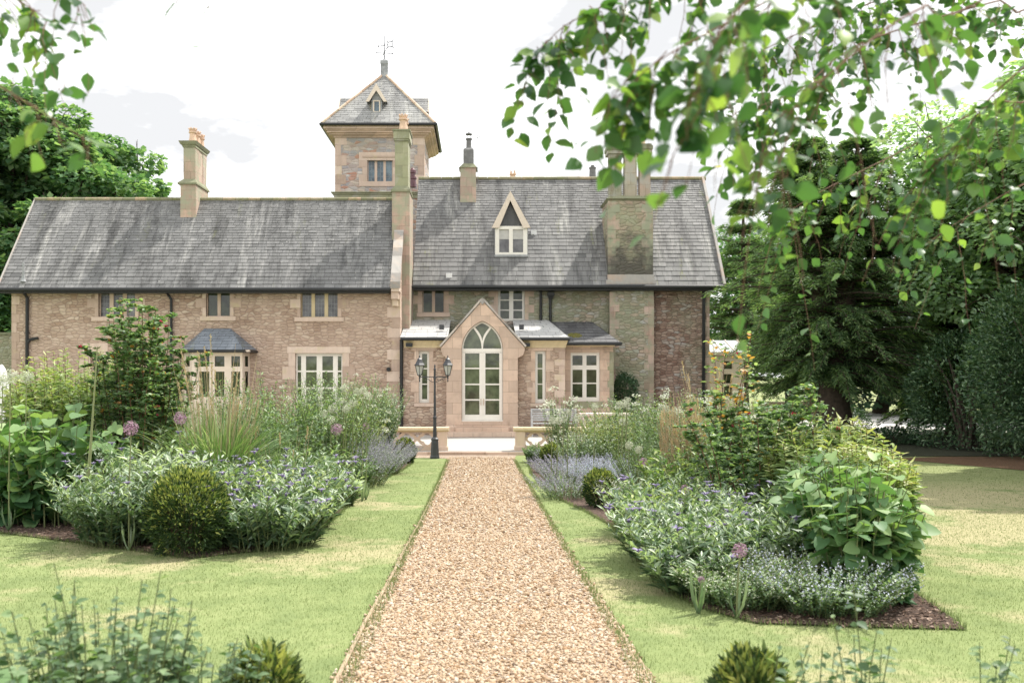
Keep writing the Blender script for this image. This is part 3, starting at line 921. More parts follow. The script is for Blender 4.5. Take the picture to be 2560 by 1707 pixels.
for ex in (el, er):
    U_ = Vector((0, 1, 0)); V_ = Vector((apx - ex, 0, apz - ez)); L_ = V_.length
    slates(s, (ex, YO - .1, ez), U_, V_, L_, lambda k: (0, .35 + 1.55*min(1, (k/L_))), .14, .12, .25)
s.build('dormer_roof', [M['slate_main'], M['under']], dorm, (apx, YO, dz))
g = MB()
wb_ = .19
for ex, sg in ((X(1229, YO), 1), (X(1326, YO), -1)):
    g.prism_y([(ex, ez - .05), (ex + .27*sg, ez - .05), (apx, Z(503, YO)), (apx, Z(479, YO))] if sg > 0 else [(ex, ez - .05), (apx, Z(479, YO)), (apx, Z(503, YO)), (ex + .27*sg, ez - .05)], YO - .16 + .003*(sg > 0), YO - .12 + .003*(sg > 0))
g.build('bargeboard', M['cream'], dorm, (apx, YO, dz))
# lead apron and side flashing
g = MB()
for (px_, py_) in ((1327, 583), (1115, 690)):
    yy_ = (CZ - MZ + MP*ME) / (MP - (920 - py_)/F)
    g.box(X(px_, yy_), X(px_, yy_) + .22, yy_ - .06, yy_ + .1, Z(py_, yy_) - .1, Z(py_, yy_) + .1)
g.build('lead_patch', M['canvas'], house, (0, YO, 7))

# ---------------------------------------------------------------- tower
TX0, TX1, TY0, TY1 = -5.90, -2.25, 37.0, 40.65
TZ = Z(342, TY0)
b = MB()
tw = prect(918, 982, 401, 454, TY0)
tps = [prect(a, c_, 401.5, 452.5, TY0) for (a, c_) in ((920.3, 935.8), (942.2, 957.8), (964, 979.5))]
b.prism_y(rect(TX0, TX1, 0, TZ), TY0, TY0 + .4, [rect(*tw)])
b.box(TX0, TX0 + .4, TY0 + .402, TY1, 0, TZ); b.box(TX1 - .4, TX1, TY0 + .402, TY1, 0, TZ); b.box(TX0 + .402, TX1 - .402, TY1 - .4, TY1, 0, TZ)
b.mi = 1
z = Z(483, TY0); k = 0
while z < TZ - .1:
    hh = random.uniform(.34, .46); ww = .46 if k % 2 else .26; wy = .26 if k % 2 else .46
    for xx, sg in ((TX0, 1), (TX1, -1)):
        b.box(xx - .012*sg, xx + ww*sg*random.uniform(.85, 1.1), TY0 - .012, TY0 + wy, z + .004, min(z + hh - .004, TZ), random.uniform(.0, .95))
    z += hh; k += 1
tower = b.build('tower', [M['rubble_tower'], M['stone']], house, (TX0, TY0, 0))
window(tw, TY0, tps, M['stone'], M['glass_blue'], recess=.1, lead=(2, 4), label='three-light leaded window of the tower', name='window')
b = MB()
wx0, wx1, wz0, wz1 = tw
b.mi = 0
for (za, zb, e_) in ((wz1 + .0, wz1 + .33, .0),):
    b.box(wx0 - .33, wx1 + .33, TY0 - .02, TY0 - .001, za, zb, .7)
b.box(wx0 - .33, wx1 + .33, TY0 - .03, TY0 - .001, wz0 - .2, wz0, .5)
for i in range(3):
    hh = (wz1 - wz0) / 3
    for sg, xx in ((-1, wx0), (1, wx1)):
        b.box(xx, xx + sg*(.34 if i % 2 == 0 else .2), TY0 - .02, TY0 - .001, wz0 + hh*i + .003, wz0 + hh*(i+1) - .003, random.random())
b.box(wx0 - .2, wx1 + .2, TY0 - .06, TY0 - .021, wz1 + .12, wz1 + .2, .4)
b.build('window_surround', M['stone'], tower, (wx0, TY0, wz0))
b = MB()
def ringbox(mb, e_, za, zb, t=None):
    mb.box(TX0 - e_, TX1 + e_, TY0 - e_, TY1 + e_, za, zb, t)
ringbox(b, .10, Z(487, TY0), Z(483, TY0)); ringbox(b, .16, Z(483, TY0), Z(481, TY0))
ringbox(b, .05, Z(496, TY0), Z(487, TY0))
b.build('string_course', M['stone_green'], tower, (TX0, TY0, Z(496, TY0)))
b = MB()
for e_, ya, yb in ((.06, 344, 340), (.11, 340, 336.5), (.20, 336.5, 331), (.30, 331, 325), (.36, 325, 321.5), (.42, 321.5, 311)):
    ringbox(b, e_, Z(ya, TY0 - e_) , Z(yb, TY0 - e_), .6)
b.build('cornice', M['stone_porch'], tower, (TX0, TY0, TZ))
ov = .47
ez_ = Z(310, TY0 - .42)
ap = Vector(((TX0 + TX1)/2, (TY0 + TY1)/2, Z(187, 38.85)))
hw = (TX1 - TX0)/2 + ov
s = MB()
for (U_, V0, back) in (((1,0,0), (0,1,0), 0), ((0,1,0), (-1,0,0), 1), ((0,-1,0), (1,0,0), 2), ((-1,0,0), (0,-1,0), 3)):
    U_, V0 = Vector(U_), Vector(V0)
    O_ = Vector((ap.x, ap.y, ez_)) - V0*hw
    V_ = Vector((V0.x*hw, V0.y*hw, ap.z - ez_)); L_ = V_.length
    slates(s, O_, U_, V_, L_ - .05, lambda k: (-hw*(1 - k/L_), hw*(1 - k/L_)), .15 if back < 2 else .4, .12 if back < 2 else .4, .3)
troof = s.build('tower_roof', [M['slate_tower'], M['under']], house, (ap.x, ap.y, ez_))
troof['label'] = 'square pyramid roof of the tower with small gabled dormers'
g = MB()
for sx in (-1, 1):
    for sy in (-1, 1):
        P = Vector((ap.x + sx*hw, ap.y + sy*hw, ez_ + .03)); Q = Vector((ap.x, ap.y, ap.z + .03))
        for i in range(8): g.tube([P.lerp(Q, i/8), P.lerp(Q, (i + .97)/8)], .06, 7, random.random())
g.build('hip_tiles', M['hip'], troof, (ap.x, ap.y, ez_))
g = MB()
h2 = hw + .05
for p_, q_ in (((-h2,-h2),(h2,-h2)), ((h2,-h2),(h2,h2)), ((-h2,-h2),(-h2,h2)), ((-h2,h2),(h2,h2))):
    g.tube([(ap.x + p_[0], ap.y + p_[1], ez_ - .03), (ap.x + q_[0], ap.y + q_[1], ez_ - .03)], .06, 6)
g.build('gutter', M['black'], troof, (ap.x, ap.y, ez_))
# tower dormers
def tower_dormer(front):
    """front: 'f' faces the garden, 'l' and 'r' the sides"""
    b = MB(); b2 = MB(); b3 = MB(); gl = MB()
    hwid, hh = .30, .92
    slope = (ap.z - ez_) / hw
    z0 = ez_ + (0.62) * slope if front == 'f' else ez_ + .62*slope
    d0 = hw - .55                                   # distance of the dormer face from the tower axis
    z0 = ez_ + .50*slope
    zt_ = z0 + .50; za = z0 + 1.12
    def T(a, d, z_):                                # a across, d outwards
        if front == 'f': return (ap.x + a - .13, ap.y - d, z_)
        if front == 'l': return (ap.x - d, ap.y + a, z_)
        return (ap.x + d, ap.y + a, z_)
    def quad(mb, P, t=None): mb.face([T(*p) for p in P], t)
    # cheeks and face
    for sg in (-1, 1): quad(b, [(sg*.21, d0, z0 - .1), (sg*.21, d0 - 1.0, z0 - .1), (sg*.21, d0 - 1.0, zt_), (sg*.21, d0, zt_)])
    b.face([T(-.21, d0, z0 - .08), T(.21, d0, z0 - .08), T(.21, d0, zt_), T(0, d0, za - .12), T(-.21, d0, zt_)])
    quad(b, [(-.27, d0 + .04, z0 - .12), (.27, d0 + .04, z0 - .12), (.27, d0, z0 - .06), (-.27, d0, z0 - .06)])
    # window frame and glass
    for (a0_, a1_, c0_, c1_) in ((-.15, -.10, z0, zt_), (.10, .15, z0, zt_), (-.10, .10, z0, z0 + .05), (-.10, .10, zt_ - .05, zt_)):
        quad(b2, [(a0_, d0 + .03, c0_), (a1_, d0 + .03, c0_), (a1_, d0 + .03, c1_), (a0_, d0 + .03, c1_)])
    quad(gl, [(-.11, d0 + .012, z0 + .02), (.11, d0 + .012, z0 + .02), (.11, d0 + .012, zt_ - .02), (-.11, d0 + .012, zt_ - .02)])
    # little roof
    for sg in (-1, 1):
        n_ = 7
        for i in range(n_):
            f0, f1 = i / n_, (i + 1) / n_
            A = [sg*.42*(1 - f0), sg*.42*(1 - f1)]; Zs = [zt_ - .06 + (za - zt_ + .06)*f0, zt_ - .06 + (za - zt_ + .06)*f1]
            quad(b3, [(A[0], d0 + .14, Zs[0] + .012), (A[0], d0 - .55 - .75*f0, Zs[0] + .012), (A[1], d0 - .55 - .75*f1, Zs[1]), (A[1], d0 + .14, Zs[1])], random.uniform(.2, .8))
        # bargeboards, with thickness
        for dd in (.15, .19):
            quad(b2, [(sg*.44, d0 + dd, zt_ - .10), (sg*.30, d0 + dd, zt_ - .10), (0, d0 + dd, za - .26), (0, d0 + dd, za + .03)])
        quad(b2, [(sg*.44, d0 + .15, zt_ - .10), (sg*.44, d0 + .19, zt_ - .10), (0, d0 + .19, za + .03), (0, d0 + .15, za + .03)])
    o_ = T(0, d0, z0)
    d_ = b3.build('dormer_roof', M['slate_tower'], troof, o_)
    d_['label'] = {'f': 'front dormer of the tower roof', 'l': 'dormer on the left slope of the tower', 'r': 'dormer on the right slope of the tower'}[front]
    for mb_, nm, mt in ((b, 'dormer_wall', M['lead']), (b2, 'bargeboard', M['cream']), (gl, 'dormer_pane', M['glass_blue'])):
        mb_.build(nm, mt, troof, o_)
for f_ in 'flr': tower_dormer(f_)
# cupola and weather vane
g = MB()
c0 = (ap.x, ap.y)
zc = Z(189, 38.85)
def sq(r_, za, zb, t=None): g.box(c0[0]-r_, c0[0]+r_, c0[1]-r_, c0[1]+r_, za, zb, t)
sq(.15, zc - .12, zc + .08); sq(.12, zc + .09, zc + .40); sq(.145, zc + .40, zc + .46); sq(.165, zc + .46, zc + .58)
g.frustum((c0[0]-.17, c0[0]+.17, c0[1]-.17, c0[1]+.17), zc + .58, (c0[0]-.02, c0[0]+.02, c0[1]-.02, c0[1]+.02), zc + .70)
for sx in (-1, 1):
    for sy in (-1, 1): g.box(c0[0]+sx*.13-.018, c0[0]+sx*.13+.018, c0[1]+sy*.13-.018, c0[1]+sy*.13+.018, zc + .08, zc + .42)
g.build('cupola', M['lead'], troof, (ap.x, ap.y, zc))
g = MB()
zv = zc + .68
g.tube([(c0[0], c0[1], zv), (c0[0], c0[1], zv + 1.02)], [.028, .018], 6)
g.tube([(c0[0], c0[1], zv + .05), (c0[0], c0[1], zv + .13)], [.03, .03], 8)
def bar(p, q_, r_=.016): g.tube([(c0[0] + p[0], c0[1] + p[1], zv + p[2]), (c0[0] + q_[0], c0[1] + q_[1], zv + q_[2])], r_, 5)
bar((-.32, -.1, .27), (.36, .1, .27)); bar((-.1, .32, .27), (.1, -.36, .27))
bar((-.39, -.1, .36), (-.31, -.1, .21)); bar((.32, .1, .32), (.40, .1, .24))
bar((-.30, 0, .56), (.15, 0, .63))
bar((-.30, 0, .56), (-.22, 0, .60)); bar((-.30, 0, .56), (-.22, 0, .535))
for p, q_ in (((.15,0,.52),(.15,0,.74)), ((.15,0,.74),(.34,0,.77)), ((.34,0,.77),(.34,0,.55)), ((.34,0,.55),(.15,0,.52)), ((.15,0,.52),(.07,0,.44)), ((.34,0,.77),(.40,0,.86)), ((.34,0,.55),(.41,0,.48)), ((.15,0,.74),(.1,0,.81))):
    bar(p, q_, .022)
g.build('weather_vane', M['lamp_black'], troof, (c0[0], c0[1], zv))

# ---------------------------------------------------------------- porch
YP = 30.0          # front of the side walls
YG = 29.7          # front of the gabled centre
px0, px1 = X(1003, YP), X(1411.6, YP)
slit_l = prect(1047, 1073, 877, 1007, YP); slit_r = prect(1338, 1364.5, 877, 1007.5, YP)
def slit_panes(l, r, Y): return [prect(l, r, a, c_, Y) for a, c_ in ((884, 920), (922.5, 959), (961.5, 998))]
eave = Z(845, YP)
b = MB()
b.prism_y(rect(px0, X(1116.5, YP), -.1, eave), YP, YP + .35, [rect(*slit_l)])
b.build('porch_wall', M['rubble'], house, (px0, YP, 0))
b = MB()
b.prism_y(rect(X(1294.5, YP), px1, -.1, eave), YP, YP + .35, [rect(*slit_r)])
b.box(px1 - .35, px1, YP + .352, YM - .002, -.1, eave)
b.build('porch_wall', M['rubble'], house, (px1, YP, 0))
window(slit_l, YP, [prect(1054.5, 1067.5, a, c_, YP) for a, c_ in ((884, 920), (922.5, 959), (961.5, 998))], M['white'], M['glass_green'], name='slit_window',
       surround=dict(wa=.14, wb=.26, n=5, m=M['stone_porch']), lintel=.24, label='tall narrow white window left of the porch door', sill=dict(w=.16, h=.12))
window(slit_r, YP, [prect(1344.5, 1357, a, c_, YP) for a, c_ in ((884, 920), (922.5, 959), (961.5, 998))], M['white'], M['glass_green'], name='slit_window',
       surround=dict(wa=.14, wb=.26, n=5, m=M['stone_porch']), lintel=.24, label='tall narrow white window right of the porch door', sill=dict(w=.16, h=.12))
q = MB(); z = 0; k = 0
while z < eave - .15:
    hh = random.uniform(.2, .34); ww = .34 if k % 2 else .2
    q.box(px1 - ww, px1 + .012, YP - .014, YP + .3, z + .004, min(z + hh - .004, eave - .14), random.random())
    z += hh; k += 1
for (a, t_i) in ((1332, 1), (1386, 0)):
    q.box(X(a, YP) - .26 + .08*t_i, X(a, YP), YP - .016, YP - .001, Z(968, YP), Z(955, YP), .1)
q.build('quoins', M['stone'], house, (px1, YP, 0))
c = MB()
for a, c_ in ((px0 + .09, X(1115, YP)), (X(1297, YP), px1 + .06)):
    c.frustum((a, c_, YP - .05, YP + .02), Z(862, YP), (a, c_ + .05, YP - .16, YP + .02), Z(848, YP))
    c.box(a, c_ - .02, YP - .035, YP - .0005, Z(869, YP), Z(862, YP) - .001)
c.build('porch_cornice', M['stone_yellow'], house, (px0, YP, eave))

# gabled centre with the pointed doorway
ax_ = X(1206, YG)
def arch(l, r, spring, apex_z, n=10):
    """pointed arch outline from left spring over the apex to right spring"""
    mid = (l + r) / 2; w_ = r - l; h_ = apex_z - spring
    Rr = (h_*h_ + (w_/2)**2) / w_                   # circle through spring and apex with centre on the spring line
    out = []
    for i in range(n + 1):
        t = i / n
        zz_ = h_ * math.sin(math.acos(max(-1, min(1, (Rr - w_/2*1.0) / Rr))) * t) / math.sin(math.acos((Rr - w_/2) / Rr)) if False else None
    th = math.acos((Rr - w_/2) / Rr)
    L_ = [(l + Rr - Rr*math.cos(th*i/n), spring + Rr*math.sin(th*i/n)) for i in range(n + 1)]
    Rt = [(2*mid - x_, z_) for x_, z_ in reversed(L_[:-1])]
    return L_ + Rt
dl, dr, dsp, dap, dbot = X(1154, YG), X(1257.5, YG), Z(874, YG), Z(802, YG), Z(1053, YG)
opening = [(dr, dbot), (dl, dbot)][::-1]
opening = [(dl, dbot)] + arch(dl, dr, dsp, dap) + [(dr, dbot)]
gl_, gr_ = X(1116, YG), X(1294.5, YG)
kl, kr = X(1103, YG), X(1311.5, YG)
zk0, zk1 = Z(895, YG), Z(868, YG)
outer = [(gl_, 0), (gr_, 0), (gr_, zk0), (kr - .05, zk0 + .1), (kr, zk1 - .12), (kr, zk1), (ax_, Z(752, YG)), (kl, zk1), (kl, zk1 - .12), (kl + .05, zk0 + .1), (gl_, zk0)]
b = MB()
b.prism_y(outer, YG, YG + .5, [opening])
# plinth
b.box(gl_ - .05, dl - .02, YG - .06, YG - .001, 0, Z(1068, YG)); b.box(dr + .02, gr_ + .05, YG - .06, YG - .001, 0, Z(1068, YG))
b.frustum((gl_ - .05, dl - .02, YG - .06, YG - .001), Z(1068, YG) + .001, (gl_ - .0, dl - .02, YG - .01, YG - .001), Z(1061, YG))
b.frustum((dr + .02, gr_ + .05, YG - .06, YG - .001), Z(1068, YG) + .001, (dr + .02, gr_ + .0, YG - .01, YG - .001), Z(1061, YG))
# side walls running back
b.box(gl_ + .001, gl_ + .3, YG + .502, YM - .2, 0, zk1); b.box(gr_ - .3, gr_ - .001, YG + .502, YM - .2, 0, zk1)
b.build('porch_gable', M['stone_porch'], house, (ax_, YG, 0))
# coping stones of the gable
c = MB()
for sx, ke in ((-1, kl), (1, kr)):
    P, Q = Vector((ke + sx*.02, 0, zk1 + .01)), Vector((ax_, 0, Z(749, YG)))
    for i in range(5):
        A, B = P.lerp(Q, i/5), P.lerp(Q, (i + .99)/5)
        n_ = Vector((-(Q - P).z * -sx, 0, abs((Q - P).x))).normalized()
        c.prism_y([(A.x, A.z), (B.x, B.z), (B.x + n_.x*.06, B.z + n_.z*.06), (A.x + n_.x*.06, A.z + n_.z*.06)], YG - .04, YG + .3, tint=random.random())
c.prism_y([(ax_ - .1, Z(753, YG)), (ax_, Z(762, YG)), (ax_ + .1, Z(753, YG)), (ax_, Z(744, YG))], YG - .06, YG + .35, tint=.2)
c.build('gable_coping', M['coping'], house, (ax_, YG, zk1))
# porch ridge roof behind the gable
s = MB()
for sx, ke in ((-1, kl), (1, kr)):
    V_ = Vector((ax_ - ke, 0, Z(754, YG) - zk1)); L_ = V_.length
    slates(s, (ke, YG + .12, zk1 + .0), (0, 1, 0), V_, L_, lambda k: (0.1, 2.75), .2, .18, .3)
s.build('porch_gable_roof', [M['slate'], M['under']], house, (ax_, YG, zk1))
# arched fanlight + door leaves
yd = YG + .16
fr = MB()
def inset_arch(d): return arch(dl + d, dr - d, dsp + .0, dap - d*1.25)
fan_out = [(dl + .01, Z(880.5, YG))] + arch(dl + .01, dr - .01, dsp, dap - .012) + [(dr - .01, Z(880.5, YG))]
mid = (dl + dr)/2
d_ = .055
th_l, th_r = dl + d_, dr - d_
zs_ = Z(871, YG)
# tracery: centre light and two side lights
def lerp(a, b_, t): return a + (b_ - a)*t
AR = inset_arch(d_)
nA = len(AR)
iL, iR = 7, nA - 8
PL, PR = AR[iL], AR[iR]
def curve(p, q_, bulge, n=8):
    out = []
    for i in range(n + 1):
        t = i/n
        x_ = lerp(p[0], q_[0], t); z_ = lerp(p[1], q_[1], t)
        off = bulge*math.sin(math.pi*t)
        out.append((x_ + off, z_))
    return out
mbar = .022
left = [(th_l, zs_)] + [p for p in AR[:iL + 1] if p[1] > zs_] + curve((PL[0] + .0, PL[1]), (mid - mbar, zs_), .075)[1:]
right = [(2*mid - x_, z_) for x_, z_ in left][::-1]
cl = curve((mid, zs_ + .10), (PL[0] + .05, PL[1] + .03), .09)
centre = [(mid, zs_ + .10)] + [(x_, z_) for x_, z_ in curve((mid, zs_ + .10), (PL[0] + .055, PL[1] + .035), .085)[1:]] + AR[iL + 2:iR - 1] + [(2*mid - x_, z_) for x_, z_ in curve((mid, zs_ + .10), (PL[0] + .055, PL[1] + .035), .085)[1:]][::-1]
fr.prism_y(fan_out, yd, yd + .06, [left, centre, right])
rows = [(883, 919), (922.5, 959), (962.5, 998), (1001.5, 1037)]
leafs = []
ps = [prect(a, c_, t0, t1, YG) for (a, c_) in ((1162.5, 1198.5), (1213.5, 1248.5)) for (t0, t1) in rows]
fr.prism_y(rect(dl + .01, dr - .01, dbot + .035, Z(881, YG) - .002), yd, yd + .055, [rect(*p) for p in ps])
fr.box(mid - .02, mid + .02, yd - .018, yd - .001, dbot + .04, Z(882, YG))
fr.box(dl - .0, dr + .0, YG + .02, yd + .06, dbot - .01, dbot + .033)
door = fr.build('door', M['white'], house, (mid, yd, dbot))
door['label'] = 'white glazed double door under a pointed arched fanlight'
g = MB(); g.prism_y([(dl + .02, dbot + .05)] + arch(dl + .02, dr - .02, dsp, dap - .03) + [(dr - .02, dbot + .05)], yd + .035, yd + .042)
g.build('pane', M['glass_green'], door, (mid, yd, dbot))
g = MB(); g.box(mid - .055, mid - .035, yd - .05, yd - .03, 1.0, 1.22); g.box(mid - .05, mid - .04, yd - .03, yd, 1.08, 1.12); g.box(mid + .035, mid + .055, yd - .05, yd - .03, 1.0, 1.22); g.box(mid + .04, mid + .05, yd - .03, yd, 1.08, 1.12)
g.build('handle', M['hip'], door, (mid, yd, 1.0))
# steps
st = MB()
for i, (a, c_, ya, yb) in enumerate(((1140, 1270, 1067, 1056), (1140.5, 1270.5, 1077.2, 1067.2), (1121.5, 1292, 1088, 1077.4))):
    dep = (0.06, .36, .68)[i]
    st.box(X(a, YG), X(c_, YG), YG - dep, YG - (.0 if i == 0 else (.062, .062)[i-1]), Z(yb, YG) - .145, Z(yb, YG), .5 + .1*i)
stp = st.build('steps', M['stone_porch'], house, (ax_, YG - .7, 0))
# lean-to roofs over both side walls, low pitched
s = MB()
ye, yt = YP - .22, YM - .01
zt_ = Z(799.8, yt)
V_ = Vector((0, yt - ye, zt_ - (eave + .02))); L_ = V_.length
slates(s, (0, ye, eave + .02), (1, 0, 0), V_, L_, lambda k: (px0 - .02, X(1120, YG)), .42, .36, .34, th=.012)
l0_ = s.build('lean_to_roof', [M['slate_glare'], M['under']], house, (px0, ye, eave))
l0_['label'] = 'low-pitched slate roof, sun glare painted pale, left of the porch gable'
s = MB()
xa_, xb_ = X(1422, ye), X(1369, yt)
slates(s, (0, ye, eave + .02), (1, 0, 0), V_, L_, lambda k: (X(1290, YG), xa_ + (xb_ - xa_)*k/L_), .42, .36, .34, th=.012)
lt = s.build('lean_to_roof', [M['slate_glare'], M['under']], house, (xa_, ye, eave))
lt['label'] = 'low-pitched slate roof, sun glare painted pale, right of the porch gable'
s = MB()
n_ = 7
A, B, T = Vector((xa_, ye, eave + .02)), Vector((xa_, YP + .9, eave + .02)), Vector((xb_, yt, zt_))
for i in range(n_):
    s.face([A.lerp(T, i/n_) + Vector((0, 0, .012)), B.lerp(T, i/n_) + Vector((0, 0, .012)), B.lerp(T, (i+1)/n_), A.lerp(T, (i+1)/n_)], random.random())
s.build('hip_slates', M['slate_glare'], lt, (xa_, ye, eave))
g = MB()
for px_ in (1104, 1304):
    y_ = 30.6
    g.box(X(px_, y_) - .08, X(px_, y_) + .08, y_, y_ + .12, Z(815, y_) - .12, Z(815, y_) + .05)
g.build('roof_vent', M['lamp_black'], lt, (0, 30.6, 3.4))
g = MB()
g.tube([(px0, ye - .05, eave - .04), (X(1113, YP), ye - .05, eave - .04)], .055, 8)
g.tube([(X(1299, YP), ye - .05, eave - .04), (xa_ + .02, ye - .05, eave - .04), (xa_ + .02, YP + .6, eave - .04)], .055, 8)
g.build('gutter', M['black'], lt, (px0, ye, eave))

# small bay right of the porch
YR = 30.6
b = MB()
bw = prect(1426.5, 1500, 881, 1003, YR)
r0, r1 = px1 + .003, X(1533.5, YR)
re = Z(858, YR)
b.prism_y(rect(r0, r1, -.1, re), YR, YR + .35, [rect(*bw)])
b.box(r1 - .35, r1, YR + .352, YM - .003, -.1, re)
b.build('side_bay_wall', M['stone_porch'], house, (r0, YR, 0))
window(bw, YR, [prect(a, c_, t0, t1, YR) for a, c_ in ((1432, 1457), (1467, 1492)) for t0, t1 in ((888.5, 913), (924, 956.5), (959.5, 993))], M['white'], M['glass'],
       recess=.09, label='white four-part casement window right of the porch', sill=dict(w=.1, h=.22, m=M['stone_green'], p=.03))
q = MB()
for (ya, yb) in ((868, 883), (897, 915), (934, 952), (968, 986)):
    a, c_, d, e_ = prect(1509, 1523, ya, yb, YR)
    q.prism_y(rect(a, c_, d, e_), YR - .02, YR - .001, [rect(a + .03, c_ - .03, d + .03, e_ - .03)])
q.build('carved_panels', M['stone_porch'], house, (X(1509, YR), YR, 1))
q = MB(); z = 0; k = 0
while z < re - .35:
    hh = random.uniform(.26, .36)
    q.box(r1 - (.2 if k % 2 else .13), r1 + .01, YR - .012, YR + .25, z + .004, z + hh - .004, random.random()); z += hh; k += 1
q.build('quoins', M['stone_green'], house, (r1, YR, 0))
c = MB()
c.frustum((r0, r1 + .02, YR - .04, YR + .02), Z(866, YR), (r0, r1 + .14, YR - .16, YR + .02), Z(857, YR))
c.build('bay_cornice', M['stone_yellow'], house, (r0, YR, re))
s = MB()
ye2, yt2 = YR - .3, YM - .01
zt2 = Z(804.5, yt2)
V_ = Vector((0, yt2 - ye2, zt2 - (re + .03))); L_ = V_.length
xa2, xb2 = X(1549, ye2), X(1480, yt2)
slates(s, (0, ye2, re + .03), (1, 0, 0), V_, L_, lambda k: (r0 - .35, xa2 + (xb2 - xa2)*k/L_), .36, .3, .32)
rb = s.build('side_bay_roof', [M['slate_dark'], M['under']], house, (r0, ye2, re))
s = MB()
A, B, T = Vector((xa2, ye2, re + .03)), Vector((xa2, yt2, re + .03)), Vector((xb2, yt2, zt2))
for i in range(8): s.face([A.lerp(T, i/8) + Vector((0, 0, .012)), B.lerp(T, i/8) + Vector((0, 0, .012)), B.lerp(T, (i+1)/8), A.lerp(T, (i+1)/8)], random.random())
s.build('hip_slates', M['slate_dark'], rb, (xa2, ye2, re))
g = MB()
g.tube([(r0 + .05, ye2 - .05, re - .02), (xa2 + .03, ye2 - .05, re - .02), (xa2 + .03, yt2, re - .02)], .065, 8)
g.build('gutter', M['black'], rb, (r0, ye2, re))
g = MB()
for k in range(60):
    a_ = random.uniform(0, 6.28); rr = random.random()**.5
    cx = X(1437, 31.0) + .22*rr*math.cos(a_); cy = 31.0 + .22*rr*math.sin(a_)
    zz = re + .03 + (cy - ye2) * (zt2 - re - .03)/(yt2 - ye2)
    g.lathe((cx, cy, zz), [(.035, -.02), (.04, .01), (.02, .045)], 5, random.random())
g.build('moss', simple('roof_moss', (.16, .15, .04), .95, 0, .5, 20), rb, (X(1437, 31), 31, re))

# conservatory at the far right end
b = MB()
YK = 36.2
kx0, kx1, kz = X(1773, YK), X(1860, YK), Z(880, YK)
kp = [prect(1809.5, 1831, t0, t1, YK) for t0, t1 in ((902.5, 922), (935, 958), (964, 990))]
b.prism_y(rect(kx0, kx1, -.1, kz), YK, YK + .2, [rect(*p) for p in kp])
b.box(kx1 - .2, kx1, YK + .202, YK + 3, -.1, kz)
b.box(kx0, kx1 + .12, YK - .12, YK + .02, kz - .12, kz); b.box(kx1 + .001, kx1 + .12, YK + .021, YK + 3, kz - .12, kz)
b.box(kx0, kx1, YK - .04, YK - .0005, Z(893, YK), Z(890, YK))
cons = b.build('conservatory', M['cream'], house, (kx0, YK, 0))
cons['label'] = 'pale pink glass-roofed conservatory at the far right end'
g = MB(); g.box(kx0, kx1 - .02, YK + .1, YK + .106, .2, kz - .2); g.build('pane', M['glass_green'], cons, (kx0, YK, 0))
g = MB()
yk2 = YK + 1.4; zk2 = Z(851, yk2)
g.face([(kx0, YK - .12, kz + .01), (kx1 + .12, YK - .12, kz + .01), (X(1842, yk2), yk2, zk2), (kx0, yk2, zk2)])
g.face([(kx1 + .12, YK - .12, kz + .01), (kx1 + .12, yk2 + 1.4, kz + .01), (X(1842, yk2), yk2, zk2)])
g.build('glazing', M['glass_roof'], cons, (kx0, YK, kz))
g = MB()
for i in range(4):
    f = i/3
    g.beam((kx0 + (kx1 + .1 - kx0)*f, YK - .12, kz + .03), (kx0 + (X(1842, yk2) - kx0)*f, yk2, zk2 + .03), .03, .03)
g.build('glazing_bar', M['cream'], cons, (kx0, YK, kz))

# downpipes, hopper, floodlights
def pipe(pts, r_=.045, label=None, brackets=True):
    g = MB(); g.tube(pts, r_, 8)
    (xx, yy, za), (_, _, zb) = pts[0], pts[-1]
    z = zb + .4
    while z < za - .2:
        g.box(pts[-1][0] - .07, pts[-1][0] + .07, pts[-1][1] - .03, pts[-1][1] + .06, z, z + .03); z += 1.5
    o = g.build('downpipe', M['black'], house, pts[-1])
    if label: o['label'] = label
    return o
pw = YW - .08
pipe([(X(68, pw), RE - .02, RZ - .06), (X(68, pw), pw, RZ - .3), (X(67, pw), pw, 0)], .055, 'downpipe at the left end of the wing with a branch')
g = MB(); g.tube([(X(68, pw), pw, Z(858, pw)), (X(74, pw), pw, Z(849, pw)), (X(95, pw), pw, Z(845, pw))], .05, 8); g.build('branch_pipe', M['black'], house, (X(68, pw), pw, 1.6))
pipe([(X(421, pw), RE - .02, RZ - .06), (X(421, pw), pw, Z(738, pw)), (X(428, pw), pw, Z(748, pw)), (X(428, pw), pw, 0)], .045, 'kinked downpipe left of the bay')
pm = YM - .08
pipe([(X(1352, pm), pm, MZ - .08), (X(1352, pm), pm, 3.7)], .05, 'downpipe above the porch roof')
h_ = MB(); h_.frustum((X(1377, pm) - .06, X(1377, pm) + .06, pm - .06, pm + .06), Z(748, pm), (X(1377, pm) - .13, X(1377, pm) + .13, pm - .12, pm + .07), Z(738, pm)); h_.box(X(1377, pm) - .13, X(1377, pm) + .13, pm - .12, pm + .07, Z(738, pm), Z(731, pm))
h_.build('hopper', M['black'], house, (X(1377, pm), pm, 4.9))
pipe([(X(1374, pm), pm, MZ - .08), (X(1376, pm), pm, Z(733, pm)), (X(1376, pm), pm, 3.7)], .05, 'hopper-headed downpipe right of the porch')
pipe([(X(1759, pm), pm - .03, MZ - .08), (X(1758, pm), pm - .03, 0)], .055, 'long downpipe at the right corner')
pp = YP - .07
pipe([(X(1003.5, pp), pp, eave - .05), (X(1003.5, pp), pp, 0)], .06, 'thick downpipe where the wing meets the porch')
